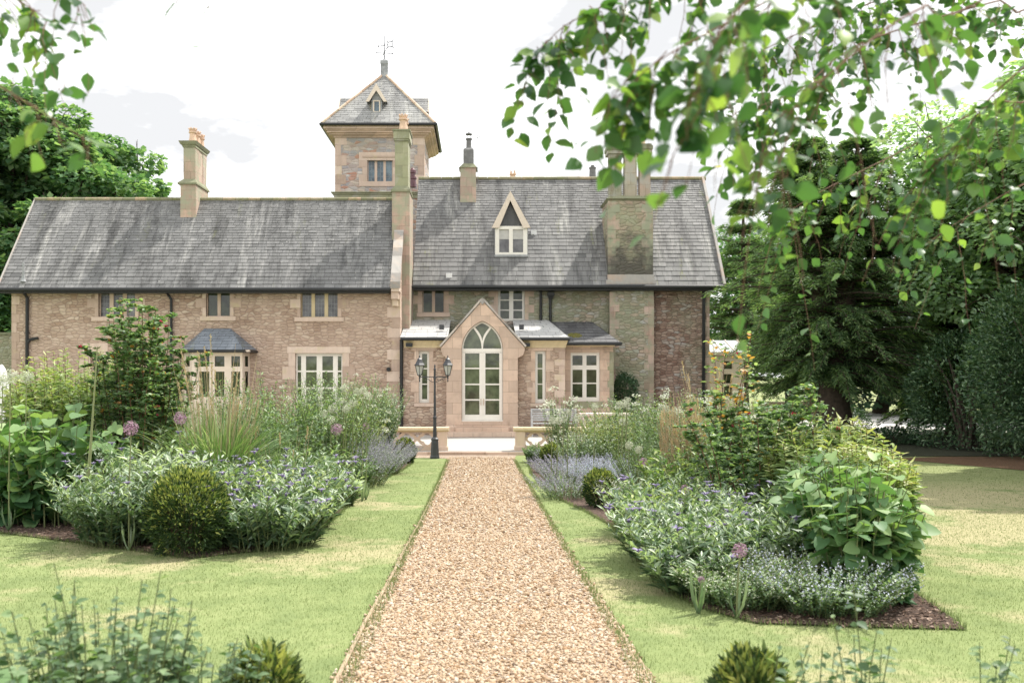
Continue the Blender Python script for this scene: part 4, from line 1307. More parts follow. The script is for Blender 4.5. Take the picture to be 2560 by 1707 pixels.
for px_, lb in ((1024, 'black floodlight under the left porch cornice'), (1316, 'black floodlight under the right porch cornice')):
    g = MB(); g.box(X(px_, YP) - .11, X(px_, YP) + .11, YP - .24, YP - .1, Z(867, YP), Z(858, YP)); g.box(X(px_, YP) - .02, X(px_, YP) + .02, YP - .1, YP, Z(864, YP), Z(861, YP))
    g.build('floodlight', M['black'], house, (X(px_, YP), YP, 3))['label'] = lb
g = MB(); g.tube([(X(972, YW), YW, Z(923, YW)), (X(972, YW), YW - .14, Z(923, YW))], .07, 10); g.box(X(972, YW) - .05, X(972, YW) + .05, YW - .12, YW - .06, Z(928, YW), Z(920, YW))
g.build('wall_lamp', M['black'], house, (X(972, YW), YW, 2))
g = MB(); g.tube([(X(68, 30.2), 29.95, 5.15), (X(68, 30.2), 29.95, 5.75)], .03, 8); g.lathe((X(68, 30.2), 29.95, 5.1), [(.1, 0), (.06, .1), (.05, .2)], 8)
g.build('vent_pipe', M['lead'], house, (X(68, 30.2), 29.95, 5.1))
# ================================================================== THE GROUND
def gz(x, y):
    y = np.asarray(y, dtype=float)
    return np.where(y < 24.2, 0.7315 - 0.03436 * y, -0.10)

def ground_sheet(name, pts, lift, mat, kind='structure', label=None, step=None):
    """a flat piece of ground following the slope; pts are (x, y)"""
    b = MB()
    tris = tessellate_polygon([[Vector((p[0], p[1], 0)) for p in pts]])
    for t in tris: b.face([(pts[i][0], pts[i][1], float(gz(0, pts[i][1])) + lift) for i in t])
    o = b.build(name, mat)
    for p in o.data.polygons:
        if p.normal.z < 0: p.flip()
    return tag(o, label, None, None, kind)

def lawn_mat():
    m, n, p = newmat('mown_lawn')
    g = coords(n)
    big = noise(n, g, 0.75, 4, 0.5); mid_ = noise(n, g, 2.6, 5, 0.65); fine = noise(n, g, 45, 3, 0.7)
    green = ramp(n, mathn(n, 'ADD', mathn(n, 'MULTIPLY', mid_, .7), mathn(n, 'MULTIPLY', fine, .35)), [(0.30, (0.13, 0.175, 0.068)), (0.55, (0.20, 0.245, 0.098)), (0.8, (0.28, 0.315, 0.142))])
    dry = ramp(n, fine, [(0.3, (0.33, 0.285, 0.165)), (0.7, (0.45, 0.385, 0.245))])
    k = mathn(n, 'ADD', mathn(n, 'MULTIPLY', big, .7), mathn(n, 'MULTIPLY', mid_, .3))
    # drier on the open lawn to the right, in faint mowing bands
    s = n.nodes.new('ShaderNodeSeparateXYZ'); n.links.new(g, s.inputs[0])
    right = mathn(n, 'MULTIPLY', ramp(n, mathn(n, 'MULTIPLY', s.outputs[0], 0.1), [(0.40, 0.0), (0.60, 1.0)]), 0.17)
    bands = mathn(n, 'MULTIPLY', mathn(n, 'SINE', mathn(n, 'ADD', mathn(n, 'MULTIPLY', s.outputs[0], 3.2), mathn(n, 'MULTIPLY', s.outputs[1], 1.5))), 0.018)
    k = mathn(n, 'ADD', mathn(n, 'ADD', k, right), bands)
    yf = ramp(n, mathn(n, 'MULTIPLY', s.outputs[1], 0.05), [(0.72, 1.0), (0.84, 0.25)])
    f = mathn(n, 'MULTIPLY', ramp(n, k, [(0.525, 0.0), (0.62, 0.7)]), yf)
    n.links.new(mixc(n, f, green, dry), p.inputs['Base Color'])
    p.inputs['Roughness'].default_value = 0.9; p.inputs['Specular IOR Level'].default_value = 0.15
    bump(n, p, fine, 0.25, 0.01)
    return m
M['lawn'] = lawn_mat()
def gravel_mat():
    m, n, p = newmat('golden_gravel')
    g = coords(n)
    vo = nd(n, 'ShaderNodeTexVoronoi', feature='F1', Scale=42.0); n.links.new(g, vo.inputs['Vector'])
    sp = n.nodes.new('ShaderNodeSeparateColor'); n.links.new(vo.outputs['Color'], sp.inputs[0])
    c = ramp(n, sp.outputs[0], [(0.0, (0.17, 0.12, 0.085)), (0.25, (0.31, 0.215, 0.145)), (0.55, (0.42, 0.32, 0.23)), (0.8, (0.46, 0.38, 0.30)), (1.0, (0.54, 0.49, 0.43))])
    c = mixc(n, 0.6, c, ramp(n, noise(n, g, 1.3, 4), [(0.3, 0.85), (0.7, 1.1)]), 'MULTIPLY')
    c = mixc(n, mathn(n, 'MULTIPLY', ramp(n, vo.outputs['Distance'], [(0.35, 0.0), (0.75, 1.0)]), .5), c, (0.22, 0.15, 0.10))
    n.links.new(c, p.inputs['Base Color']); p.inputs['Roughness'].default_value = 0.85
    bump(n, p, mathn(n, 'SUBTRACT', 1.0, vo.outputs['Distance']), 1.0, 0.02)
    return m
M['gravel'] = gravel_mat()
def soil_mat(name, a, b_, c_):
    m, n, p = newmat(name)
    g = coords(n); k = noise(n, g, 26, 6, 0.75)
    n.links.new(ramp(n, k, [(0.3, a), (0.55, b_), (0.75, c_)]), p.inputs['Base Color']); p.inputs['Roughness'].default_value = 0.95
    bump(n, p, k, 1.0, 0.04)
    return m
M['soil'] = soil_mat('bark_mulch', (0.035, 0.022, 0.016), (0.12, 0.075, 0.055), (0.32, 0.22, 0.18))
M['litter'] = soil_mat('leaf_litter', (0.05, 0.035, 0.02), (0.17, 0.09, 0.045), (0.34, 0.19, 0.10))
M['patio'] = dressed('pale_paving', (0.70, 0.68, 0.66), (0.76, 0.75, 0.73), (0.80, 0.79, 0.78), streak=0.1, joints=(0.9, 0.6))
M['drive'] = simple('pale_drive_gravel', (0.62, 0.60, 0.58), 0.9, 0, 0.10, 3)
M['tar'] = simple('grey_drive_surface', (0.26, 0.27, 0.22), 0.9, 0, 0.10, 3)

b = MB()
xs = [-140, -60, -30, -16, -8, 0, 8, 16, 30, 60, 140]; ys = [-60, -25, -8, 0, 8, 16, 24.2, 36, 60, 110, 220]
for i in range(10):
    for j in range(10):
        P = [(xs[i], ys[j]), (xs[i+1], ys[j]), (xs[i+1], ys[j+1]), (xs[i], ys[j+1])]
        b.face([(x_, y_, float(gz(x_, y_))) for x_, y_ in P])
tag(b.build('lawn', M['lawn']), None, None, None, 'structure')

# edges of the path, slightly wandering, from near (y = 1) to the strip of gravel before the terrace
yy = [1.0, 3, 4.75, 6, 7.5, 9, 11, 13, 15, 17, 19, 21, 22.6]
lx = [-.66, -.71, -.74, -.745, -.72, -.72, -.70, -.70, -.70, -.70, -.72, -.74, -.76]
rx = [.86, .90, .91, .90, .88, .87, .86, .86, .86, .86, .85, .86, .88]
P = list(zip(rx, yy)) + [(.95, 23.3), (1.02, 24.18), (-8, 24.18), (-8, 23.0), (-1.9, 22.9), (-1.1, 22.85)] + list(zip(lx, yy))[::-1]
ground_sheet('gravel_path', P, 0.006, M['gravel'])
# terrace slab
b = MB(); b.box(-17, 8.6, 24.2, 30.25, -.3, 0.0); b.box(-17, 8.6, 24.14, 24.21, -.04, .004, .5)
b.box(-17, 8.6, 30.252, 32.6, -.3, -.003)
tag(b.build('terrace', M['patio']), None, None, None, 'structure')
b = MB()
x = -8.5
while x < 8.5:
    w_ = random.uniform(.7, 1.1); b.box(x + .004, x + w_ - .004, 24.02, 24.139, -.2, -.012, random.random()); x += w_
tag(b.build('terrace_kerb', M['stone_porch']), None, None, None, 'structure')
# beds
BL = [(-7.8, 11.3), (-5.6, 10.2), (-4.4, 9.5), (-3.35, 8.85), (-2.7, 8.45), (-2.15, 8.85), (-1.85, 9.7), (-1.80, 11.0), (-1.85, 13.0), (-2.0, 15.0), (-1.75, 17.0), (-1.60, 19.0), (-1.55, 21.2), (-1.8, 22.3), (-8.0, 22.5)]
BR = [(1.35, 22.2), (1.15, 20.6), (1.05, 18.0), (1.12, 15.2), (1.2, 13.4), (1.42, 12.0), (1.56, 10.6), (1.60, 9.2), (1.54, 7.9), (1.48, 7.0), (1.58, 6.45), (1.85, 6.0), (2.5, 5.9), (3.15, 5.83), (3.22, 6.1), (3.55, 8.0), (3.9, 11), (4.4, 15), (5.2, 20), (5.5, 22.3)]
ground_sheet('flower_bed_soil', BL, 0.012, M['soil'])
ground_sheet('flower_bed_soil', BR, 0.012, M['soil'])
ground_sheet('leaf_litter_strip', [(10.3, 22.6), (11.2, 19.6), (12.0, 16.8), (12.8, 13.0), (19, 12), (19, 23.2), (12, 23.3)], 0.010, M['litter'])
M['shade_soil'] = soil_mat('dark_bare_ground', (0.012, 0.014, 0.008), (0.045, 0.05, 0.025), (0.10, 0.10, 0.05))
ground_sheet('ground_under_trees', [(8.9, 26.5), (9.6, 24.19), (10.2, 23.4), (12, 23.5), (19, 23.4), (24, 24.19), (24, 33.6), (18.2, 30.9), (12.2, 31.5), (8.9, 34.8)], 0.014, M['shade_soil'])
ground_sheet('drive', [(9.0, 35.2), (13.5, 34.6), (21, 34.2), (30, 40), (30, 46), (9.0, 46)], 0.008, M['drive'])
ground_sheet('drive_shoulder', [(12.2, 31.6), (18.2, 31.0), (24, 34.0), (21, 34.15), (13.5, 34.55)], 0.010, M['tar'])

# ================================================================== FOLIAGE TOOLS
def unit(v): return v / np.maximum(np.linalg.norm(v, axis=-1, keepdims=True), 1e-9)
# templates: x across, y along the leaf, z out of its face
T_DIA = (np.array([(0,0,0), (-.5,.45,.10), (0,1,-.05), (.5,.45,.10), (0,.5,0)], float), [(0,4,1), (1,4,2), (2,4,3), (3,4,0)])
T_FLAT = (np.array([(0,0,0), (-.5,.45,.06), (0,1,-.06), (.5,.45,.06)], float), [(0,2,1), (0,3,2)])
T_OVAL = (np.array([(0,0,0), (-.34,.18,.06), (-.5,.42,.07), (-.30,.75,.0), (0,1.0,-.12), (.30,.75,.0), (.5,.42,.07), (.34,.18,.06), (0,.2,0), (0,.45,-.01), (0,.75,-.04)], float),
          [(0,8,1), (1,8,9), (1,9,2), (2,9,10), (2,10,3), (3,10,4), (4,10,5), (5,10,9), (5,9,6), (6,9,8), (6,8,7), (7,8,0)])
T_CORD = (np.array([(0,0,0), (-.30,-.10,.03), (-.52,.12,.08), (-.47,.46,.04), (-.30,.76,-.03), (0,1.0,-.12), (.30,.76,-.03), (.47,.46,.04), (.52,.12,.08), (.30,-.10,.03), (0,.4,-.02), (0,.75,-.07)], float),
          [(0,10,1), (1,10,2), (2,10,3), (3,10,11), (3,11,4), (4,11,5), (5,11,6), (6,11,7), (7,11,10), (7,10,8), (8,10,9), (9,10,0)])
T_BLADE = (np.array([(-.5,0,0), (.5,0,0), (-.45,.35,-.02), (.45,.35,-.02), (-.35,.68,-.12), (.35,.68,-.12), (0,1.0,-.30)], float), [(0,1,3), (0,3,2), (2,3,5), (2,5,4), (4,5,6)])
T_STAR = None

class Fol:
    def __init__(s): s.V = []; s.T = []; s.C = []; s.M = []; s.n = 0
    def raw(s, v, t, c, m=0):
        s.V.append(v); s.T.append(t + s.n); s.C.append(c); s.M.append(np.full(len(t), m, np.int32)); s.n += len(v)
    def leaves(s, tpl, pos, d, nrm, size, width, tint, m=0):
        """pos (N,3), d leaf direction, nrm rough face normal, size length, width ratio"""
        tv, tt = tpl
        pos = np.asarray(pos, float); N = len(pos)
        if N == 0: return
        d = unit(np.asarray(d, float)); nrm = np.asarray(nrm, float)
        S = unit(np.cross(d, nrm)); Nn = np.cross(S, d)
        size = np.broadcast_to(np.asarray(size, float), (N,)); width = np.broadcast_to(np.asarray(width, float), (N,))
        v = (pos[:, None, :] + size[:, None, None] * (tv[None, :, 0, None] * width[:, None, None] * S[:, None, :] + tv[None, :, 1, None] * d[:, None, :] + tv[None, :, 2, None] * Nn[:, None, :]))
        k = len(tv)
        t = np.array(tt)[None] + (np.arange(N) * k)[:, None, None]
        c = np.repeat(np.broadcast_to(np.asarray(tint, float), (N,)), len(tt))
        s.raw(v.reshape(-1, 3), t.reshape(-1, 3), c, m)
    def tubes(s, P, r, tint=.5, m=0, n=3):
        """P (N,K,3) polylines, r (K,) or (N,K) radii"""
        P = np.asarray(P, float); N, K, _ = P.shape
        r = np.broadcast_to(np.asarray(r, float), (N, K))
        tg = np.empty_like(P); tg[:, 1:-1] = P[:, 2:] - P[:, :-2]; tg[:, 0] = P[:, 1] - P[:, 0]; tg[:, -1] = P[:, -1] - P[:, -2]
        tg = unit(tg)
        ref = np.where(np.abs(tg[..., 2:3]) > .85, np.array([1., 0, 0]), np.array([0, 0, 1.]))
        a = unit(np.cross(tg, ref)); b_ = np.cross(a, tg)
        ang = 2*np.pi*np.arange(n)/n
        ring = P[:, :, None, :] + r[:, :, None, None]*(np.cos(ang)[None, None, :, None]*a[:, :, None, :] + np.sin(ang)[None, None, :, None]*b_[:, :, None, :])
        v = ring.reshape(-1, 3)
        t = []
        for k in range(K - 1):
            for j in range(n):
                p0, p1 = k*n + j, k*n + (j+1) % n
                q0, q1 = p0 + n, p1 + n
                t += [(p0, p1, q1), (p0, q1, q0)]
        t = np.array(t)[None] + (np.arange(N)*K*n)[:, None, None]
        c = np.repeat(np.broadcast_to(np.asarray(tint, float), (N,)), t.shape[1])
        s.raw(v, t.reshape(-1, 3), c, m)
    def mesh(s, name, mats, o=(0, 0, 0), smooth=True):
        V = np.concatenate(s.V) - np.array(o, float); T = np.concatenate(s.T).astype(np.int32); C = np.concatenate(s.C); Mi = np.concatenate(s.M)
        me = bpy.data.meshes.new(name)
        me.vertices.add(len(V)); me.vertices.foreach_set('co', V.astype(np.float32).ravel())
        me.loops.add(len(T)*3); me.loops.foreach_set('vertex_index', T.ravel())
        me.polygons.add(len(T)); me.polygons.foreach_set('loop_start', np.arange(0, len(T)*3, 3, dtype=np.int32))
        me.polygons.foreach_set('material_index', Mi)
        me.polygons.foreach_set('use_smooth', np.full(len(T), smooth, dtype=bool))
        for m_ in (mats if isinstance(mats, (list, tuple)) else [mats]): me.materials.append(m_)
        me.update(calc_edges=True)
        at = me.attributes.new('tint', 'FLOAT', 'FACE'); at.data.foreach_set('value', C.astype(np.float32))
        return me
    def build(s, name, mats, parent=None, o=(0, 0, 0), smooth=True):
        return link(name, s.mesh(name, mats, o, smooth), parent, o)

def leafmat(name, stops, rough=0.5, trans=0.35, spec=0.3, tcol=None):
    m, n, p = newmat(name)
    a = nd(n, 'ShaderNodeAttribute', attribute_name='tint')
    c = ramp(n, a.outputs['Fac'], stops)
    n.links.new(c, p.inputs['Base Color'])
    p.inputs['Roughness'].default_value = rough; p.inputs['Specular IOR Level'].default_value = spec
    if trans > 0:
        tr = n.nodes.new('ShaderNodeBsdfTranslucent')
        n.links.new(mixc(n, 1.0, c, tcol or (1.25, 1.35, 0.6), 'MULTIPLY'), tr.inputs['Color'])
        mix = n.nodes.new('ShaderNodeMixShader'); mix.inputs[0].default_value = trans
        out = n.nodes['Material Output']
        n.links.new(p.outputs[0], mix.inputs[1]); n.links.new(tr.outputs[0], mix.inputs[2]); n.links.new(mix.outputs[0], out.inputs['Surface'])
    return m
L = {}
L['herb'] = leafmat('herb_leaf', [(0, (.045, .095, .045)), (.5, (.135, .22, .105)), (1, (.42, .54, .30))], spec=.5)  # pale end paints backlit sheen into the leaf colour, as below
L['grey'] = leafmat('grey_green_leaf', [(0, (.05, .10, .055)), (.5, (.16, .245, .145)), (1, (.54, .63, .45))], rough=.42, spec=.7)  # bright stop raised, dark stop lowered: backlit highlights painted into leaf colour
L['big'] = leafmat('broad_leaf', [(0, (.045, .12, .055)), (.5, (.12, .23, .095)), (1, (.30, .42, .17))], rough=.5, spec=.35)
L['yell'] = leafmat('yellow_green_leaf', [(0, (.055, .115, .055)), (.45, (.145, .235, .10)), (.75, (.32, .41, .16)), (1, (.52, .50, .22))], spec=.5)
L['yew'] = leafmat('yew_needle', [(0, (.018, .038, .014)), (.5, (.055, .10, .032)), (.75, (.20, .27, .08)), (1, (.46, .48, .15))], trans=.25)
L['rose'] = leafmat('rose_leaf', [(0, (.065, .125, .06)), (.5, (.16, .26, .12)), (.84, (.40, .50, .28)), (.94, (.48, .46, .20)), (1, (.55, .28, .08))], rough=.45, spec=.5, trans=.45)
L['fir'] = leafmat('dark_conifer_spray', [(0, (.045, .085, .045)), (.5, (.13, .22, .11)), (1, (.32, .44, .20))], trans=.5, rough=.6)
L['laurel'] = leafmat('laurel_leaf', [(0, (.03, .075, .04)), (.6, (.08, .155, .075)), (1, (.24, .35, .19))], rough=.34, spec=.5, trans=.2)
L['syc'] = leafmat('sycamore_leaf', [(0, (.055, .14, .07)), (.5, (.17, .29, .15)), (1, (.44, .55, .31))], trans=.48)
L['pale'] = leafmat('pale_tree_leaf', [(0, (.18, .30, .20)), (.5, (.36, .50, .33)), (1, (.58, .70, .50))], trans=.55)
L['birch'] = leafmat('birch_leaf', [(0, (.030, .085, .035)), (.5, (.07, .16, .06)), (.92, (.22, .34, .09)), (1, (.50, .46, .12))], rough=.38, spec=.55, trans=.42, tcol=(1.5, 1.6, .6))
L['grass'] = leafmat('grass_blade', [(0, (.09, .17, .06)), (.5, (.18, .28, .11)), (1, (.44, .52, .30))], trans=.3)
L['turf'] = leafmat('turf_blade', [(0, (.115, .155, .058)), (.5, (.195, .248, .097)), (.8, (.27, .315, .14)), (1, (.42, .40, .22))], trans=.5, tcol=(1.05, 1.1, .9))
L['straw'] = leafmat('straw_stem', [(0, (.30, .22, .12)), (.5, (.50, .38, .24)), (1, (.64, .52, .36))], trans=.2, rough=.7)
L['stem'] = leafmat('green_stem', [(0, (.06, .07, .03)), (.5, (.12, .15, .06)), (1, (.26, .28, .14))], trans=0)
L['brown'] = leafmat('brown_stem', [(0, (.05, .03, .02)), (.5, (.12, .06, .04)), (1, (.22, .12, .07))], trans=0)
L['lav'] = leafmat('lavender_petal', [(0, (.26, .24, .34)), (.5, (.43, .41, .52)), (1, (.62, .60, .70))], trans=.3, tcol=(1, 1, 1), rough=.8)
L['blue'] = leafmat('pale_blue_petal', [(0, (.40, .44, .62)), (.5, (.60, .63, .78)), (1, (.80, .82, .90))], trans=.3, tcol=(1, 1, 1), rough=.8)
L['viol'] = leafmat('violet_petal', [(0, (.17, .13, .30)), (.5, (.32, .27, .46)), (1, (.50, .45, .60))], trans=.3, tcol=(1, 1, 1), rough=.8)
L['pink'] = leafmat('mauve_petal', [(0, (.34, .17, .30)), (.5, (.54, .34, .46)), (1, (.74, .58, .64))], trans=.3, tcol=(1, 1, 1), rough=.8)
L['white'] = leafmat('cream_petal', [(0, (.50, .54, .38)), (.5, (.70, .73, .58)), (1, (.85, .86, .76))], trans=.3, tcol=(1, 1, 1), rough=.8)
L['red'] = leafmat('crimson_petal', [(0, (.35, .02, .05)), (.5, (.55, .05, .10)), (1, (.70, .22, .28))], trans=.3, tcol=(1, 1, 1), rough=.7)
L['bark'] = simple('grey_brown_bark', (.085, .065, .05), .95, 0, .4, 9, bmp=.8)
L['bark_red'] = simple('red_brown_twig', (.17, .09, .06), .8, 0, .3, 30)

def U(a, b_, n): return RNG.uniform(a, b_, n)
def sph(n):
    v = RNG.normal(size=(n, 3)); return unit(v)
def gpos(x, y): return (x, y, float(gz(x, y)))

def stems_paths(cx, cy, rad, n, h, hv=.2, lean=.35, K=5, curve=1.6, wob=.03, z0=None, ax=1.0, ay=1.0):
    a = U(0, 2*np.pi, n); r = np.sqrt(U(0, 1, n))
    bx, by = cx + rad*ax*r*np.cos(a)*.75, cy + rad*ay*r*np.sin(a)*.75
    H = h*(1 + U(-hv, hv*.6, n))*(1 - .25*r**2)
    t = np.linspace(0, 1, K)
    ln = lean*H*(.25 + r)
    P = np.empty((n, K, 3))
    aj = a + U(-.5, .5, n)
    P[..., 0] = bx[:, None] + (ln*np.cos(aj))[:, None]*t[None]**curve + np.cumsum(RNG.normal(0, wob, (n, K)), 1)*h*.3*(t > 0)
    P[..., 1] = by[:, None] + (ln*np.sin(aj))[:, None]*t[None]**curve + np.cumsum(RNG.normal(0, wob, (n, K)), 1)*h*.3*(t > 0)
    zb = gz(bx, by) if z0 is None else z0
    P[..., 2] = np.asarray(zb)[..., None] + H[:, None]*t[None]*(1 - .12*lean*t[None])
    return P

def along(P, per, t0=.12, t1=1.0):
    """points along polylines: positions, tangents, t"""
    N, K, _ = P.shape
    t = t0 + (t1 - t0)*((np.arange(per)[None] + U(0, 1, (N, per)))/per)
    t = np.clip(t, 0, .9999)
    i = (t*(K-1)).astype(int); f = t*(K-1) - i
    ii = np.arange(N)[:, None]
    A, B = P[ii, i], P[ii, i+1]
    return (A + (B - A)*f[..., None]).reshape(-1, 3), unit(B - A).reshape(-1, 3), t.reshape(-1)

def leafy(f, P, per, size, width, tpl, elev=.5, t0=.12, t1=1.0, tint=None, m=0, droop=0.0, szv=.3, topsmall=.5, nj=.4):
    """leaves round stems, rising at angle elev from the horizontal"""
    pos, tg, t = along(P, per, t0, t1)
    n = len(pos)
    a = U(0, 2*np.pi, n)
    h = np.stack([np.cos(a), np.sin(a), np.zeros(n)], 1)
    el = elev + U(-.35, .35, n) - droop*(1 - t)
    d = unit(h*np.cos(el)[:, None] + np.array([0, 0, 1.])*np.sin(el)[:, None] + .2*tg)
    nr = np.array([0, 0, 1.])*np.cos(el)[:, None] - h*np.sin(el)[:, None] + RNG.normal(0, nj, (n, 3))
    s = size*(1 + U(-szv, szv, n))*(1 - topsmall*np.clip((t - .6)/.4, 0, 1))
    tn = np.clip(.45 + U(-.3, .3, n) + .0*t, 0, 1) if tint is None else tint(t, n)
    f.leaves(tpl, pos, d, nr, s, width, tn, m)
    return pos, t

def petals_ball(f, c, r, n, size, m=0, flat=0.6, tint=None):
    """allium-like ball: tiny stars on a sphere with fine spokes"""
    d = sph(n)
    c = np.asarray(c, float)
    p = c + d*r*U(.86, 1.02, (n, 1))
    for k in range(3):
        q = unit(np.cross(d, sph(n)))
        f.leaves(T_FLAT, p - q*size*.5, q + d*.3, d, size, .38, np.clip(U(.2, .9, n), 0, 1) if tint is None else tint, m)

# ------------------------------------------------------------------ plants as builders, each returns its top-level object
def plant(name, label, cat, x, y, fol, mats, group=None, flowers=None, fm=None, fname='flowers'):
    o = gpos(x, y)
    ob = tag(fol.build(name, mats, None, o), label, cat, group)
    if flowers is not None and flowers.n:
        flowers.build(fname, fm, ob, o)
    return ob

def yew_ball(x, y, rx_, rz, label, n=None, seed=0, sz=.050, lift=.0, group='clipped yew balls', dens=1.0):
    f = Fol()
    area = rx_*rx_*10
    n = int((n or area*9000)*dens)
    d = sph(n); d = d[d[:, 2] > -.82]; n = len(d)
    lump = .98 + .07*np.sin(d[:, 0]*11 + seed)*np.sin(d[:, 2]*10 + 2*seed) + .06*np.sin(d[:, 1]*13 + seed)*np.sin(d[:, 2]*17 + seed)
    rr = lump*np.minimum(1.05, U(.40, 1.10, n)**.32)
    z0 = float(gz(x, y)) + rz*.92 + lift
    p = np.stack([x + d[:, 0]*rx_*rr, y + d[:, 1]*rx_*rr, z0 + d[:, 2]*rz*rr], 1)
    q = unit(d + np.array([0, 0, .45]) + RNG.normal(0, .45, (n, 3)))
    up_ = np.clip(d[:, 2], -1, 1)
    tn = np.clip(.22 + U(-.2, .3, n) + .55*(U(0, 1, n) < .10 + .65*np.clip(up_ + .15, 0, 1)), 0, 1)  # yellow-green tips grow commoner towards the top
    f.leaves(T_FLAT, p, q, sph(n), sz*U(.6, 1.3, n), .30, tn)
    # inner branches
    P = stems_paths(x, y, rx_*.5, 16, rz*1.3, lean=.3, K=4)
    f.tubes(P, np.linspace(.010, .003, 4), .1, 1)
    return plant('yew_ball', label, 'shrub', x, y, f, [L['yew'], L['brown']], group)

def sphere_core(f, x, y, z0, rx_, ry_, rz, n, tpl, size, width, m=0, up=.4, tint=(.1, .6), shell=.5, lumps=0):
    d = sph(n)
    rr = U(shell, 1.0, n)**.6
    if lumps:
        c = sph(lumps)
        dd = np.max(d @ c.T, axis=1); rr = rr*(.72 + .34*np.clip((dd - .55)/.45, 0, 1))
    p = np.stack([x + d[:, 0]*rx_*rr, y + d[:, 1]*ry_*rr, z0 + d[:, 2]*rz*rr], 1)
    q = unit(d*.8 + np.array([0, 0, up]) + RNG.normal(0, .5, (n, 3)))
    f.leaves(tpl, p, q, unit(np.array([0, 0, 1.]) + d*.5 + RNG.normal(0, .4, (n, 3))), size*U(.6, 1.3, n), width, U(tint[0], tint[1], n), m)

def cornflowers(x, y, r, h, n, label, nf=40, ax=1.0, ay=1.0, group='mountain cornflower clumps'):
    f = Fol(); g = Fol()
    P = stems_paths(x, y, r, n, h, hv=.3, lean=.55, K=5, ax=ax, ay=ay)
    f.tubes(P, np.linspace(.005, .0025, 5), U(.3, .8, n), 1)
    leafy(f, P, 20, .125, .27, T_OVAL, elev=.5, t0=.06, tint=lambda t, k: np.clip(.12 + .42*t + U(-.25, .45, k), 0, 1))
    tips = P[RNG.choice(n, min(nf, n), replace=False), -1]
    k = len(tips)
    tips = tips + np.array([0, 0, .02])
    for j in range(9):
        a = 2*np.pi*j/9 + U(0, .4, k)
        d = np.stack([np.cos(a), np.sin(a), U(.15, .5, k)], 1)
        g.leaves(T_FLAT, tips, d, np.array([0, 0, 1.]) + RNG.normal(0, .3, (k, 3)), U(.036, .062, k), .30, U(.3, 1, k))
    for j in range(5):
        g.leaves(T_FLAT, tips - [0, 0, .025], sph(k)*.5 + [0, 0, 1.], sph(k), .04, .4, U(0, .3, k))
    return plant('cornflower_clump', label, 'flowering plant', x, y, f, [L['grey'], L['stem']], group, g, L['viol'])

def catmint(x, y, r, h, n, label, ax=1.0, ay=1.0, group='lavender catmint mounds', fcol='lav', leafm='grey', per=10, fl=30, leafsz=.032):
    f = Fol(); g = Fol()
    P = stems_paths(x, y, r, n, h, hv=.3, lean=.75, K=5, ax=ax, ay=ay, curve=1.2)
    f.tubes(P, np.linspace(.003, .0012, 5), U(.3, .9, n), 1)
    leafy(f, P, per, leafsz, .55, T_FLAT, elev=.4, t0=.05, t1=.85, tint=lambda t, k: np.clip(.25 + .4*t + U(-.25, .35, k), 0, 1), topsmall=.4)
    pos, tg, t = along(P, fl, .55, 1.0)
    k = len(pos)
    g.leaves(T_FLAT, pos, sph(k) + [0, 0, .4], sph(k), U(.010, .022, k), .7, U(0, 1, k))
    return plant('catmint_mound', label, 'flowering plant', x, y, f, [L[leafm], L['stem']], group, g, L[fcol])

def willow_herb(x, y, r, h, n, label, ax=1.0, ay=1.0, group='tall yellow-tipped perennials', top=1.0, lf=.13):
    """upright stems with whorls of narrow leaves, tips yellow"""
    f = Fol()
    P = stems_paths(x, y, r, n, h, hv=.16, lean=.10, K=5, ax=ax, ay=ay, wob=.012)
    f.tubes(P, np.linspace(.006, .003, 5), U(.2, .7, n), 1)
    leafy(f, P, 62, lf*1.3, .25, T_BLADE, nj=.7, elev=.24, t0=.10, t1=1.0, tint=lambda t, k: np.clip(.18 + .32*U(0, 1, k) + .50*top*np.clip((t - .5)/.5, 0, 1), 0, 1), topsmall=.5)
    return plant('perennial_clump', label, 'plant', x, y, f, [L['yell'], L['brown']], group)

def bigleaf(x, y, r, h, n, label, size=.16, ax=1.0, ay=1.0, seed=0, lean=.2):
    f = Fol()
    P = stems_paths(x, y, r*1.15, n, h, hv=.5, lean=lean, K=5, ax=ax, ay=ay)
    f.tubes(P, np.linspace(.010, .004, 5), U(.4, .9, n), 1, 4)
    leafy(f, P, 11, size, .84, T_CORD, elev=-.42, t0=.15, t1=1.0, tint=lambda t, k: np.clip(.25 + .45*np.clip((t-.5)*2, 0, 1) + U(-.25, .35, k), 0, 1), droop=.25, topsmall=.15)  # lighter tint paints the upper leaves as lit
    return plant('large_leaved_shrub', label, 'shrub', x, y, f, [L['big'], L['stem']])

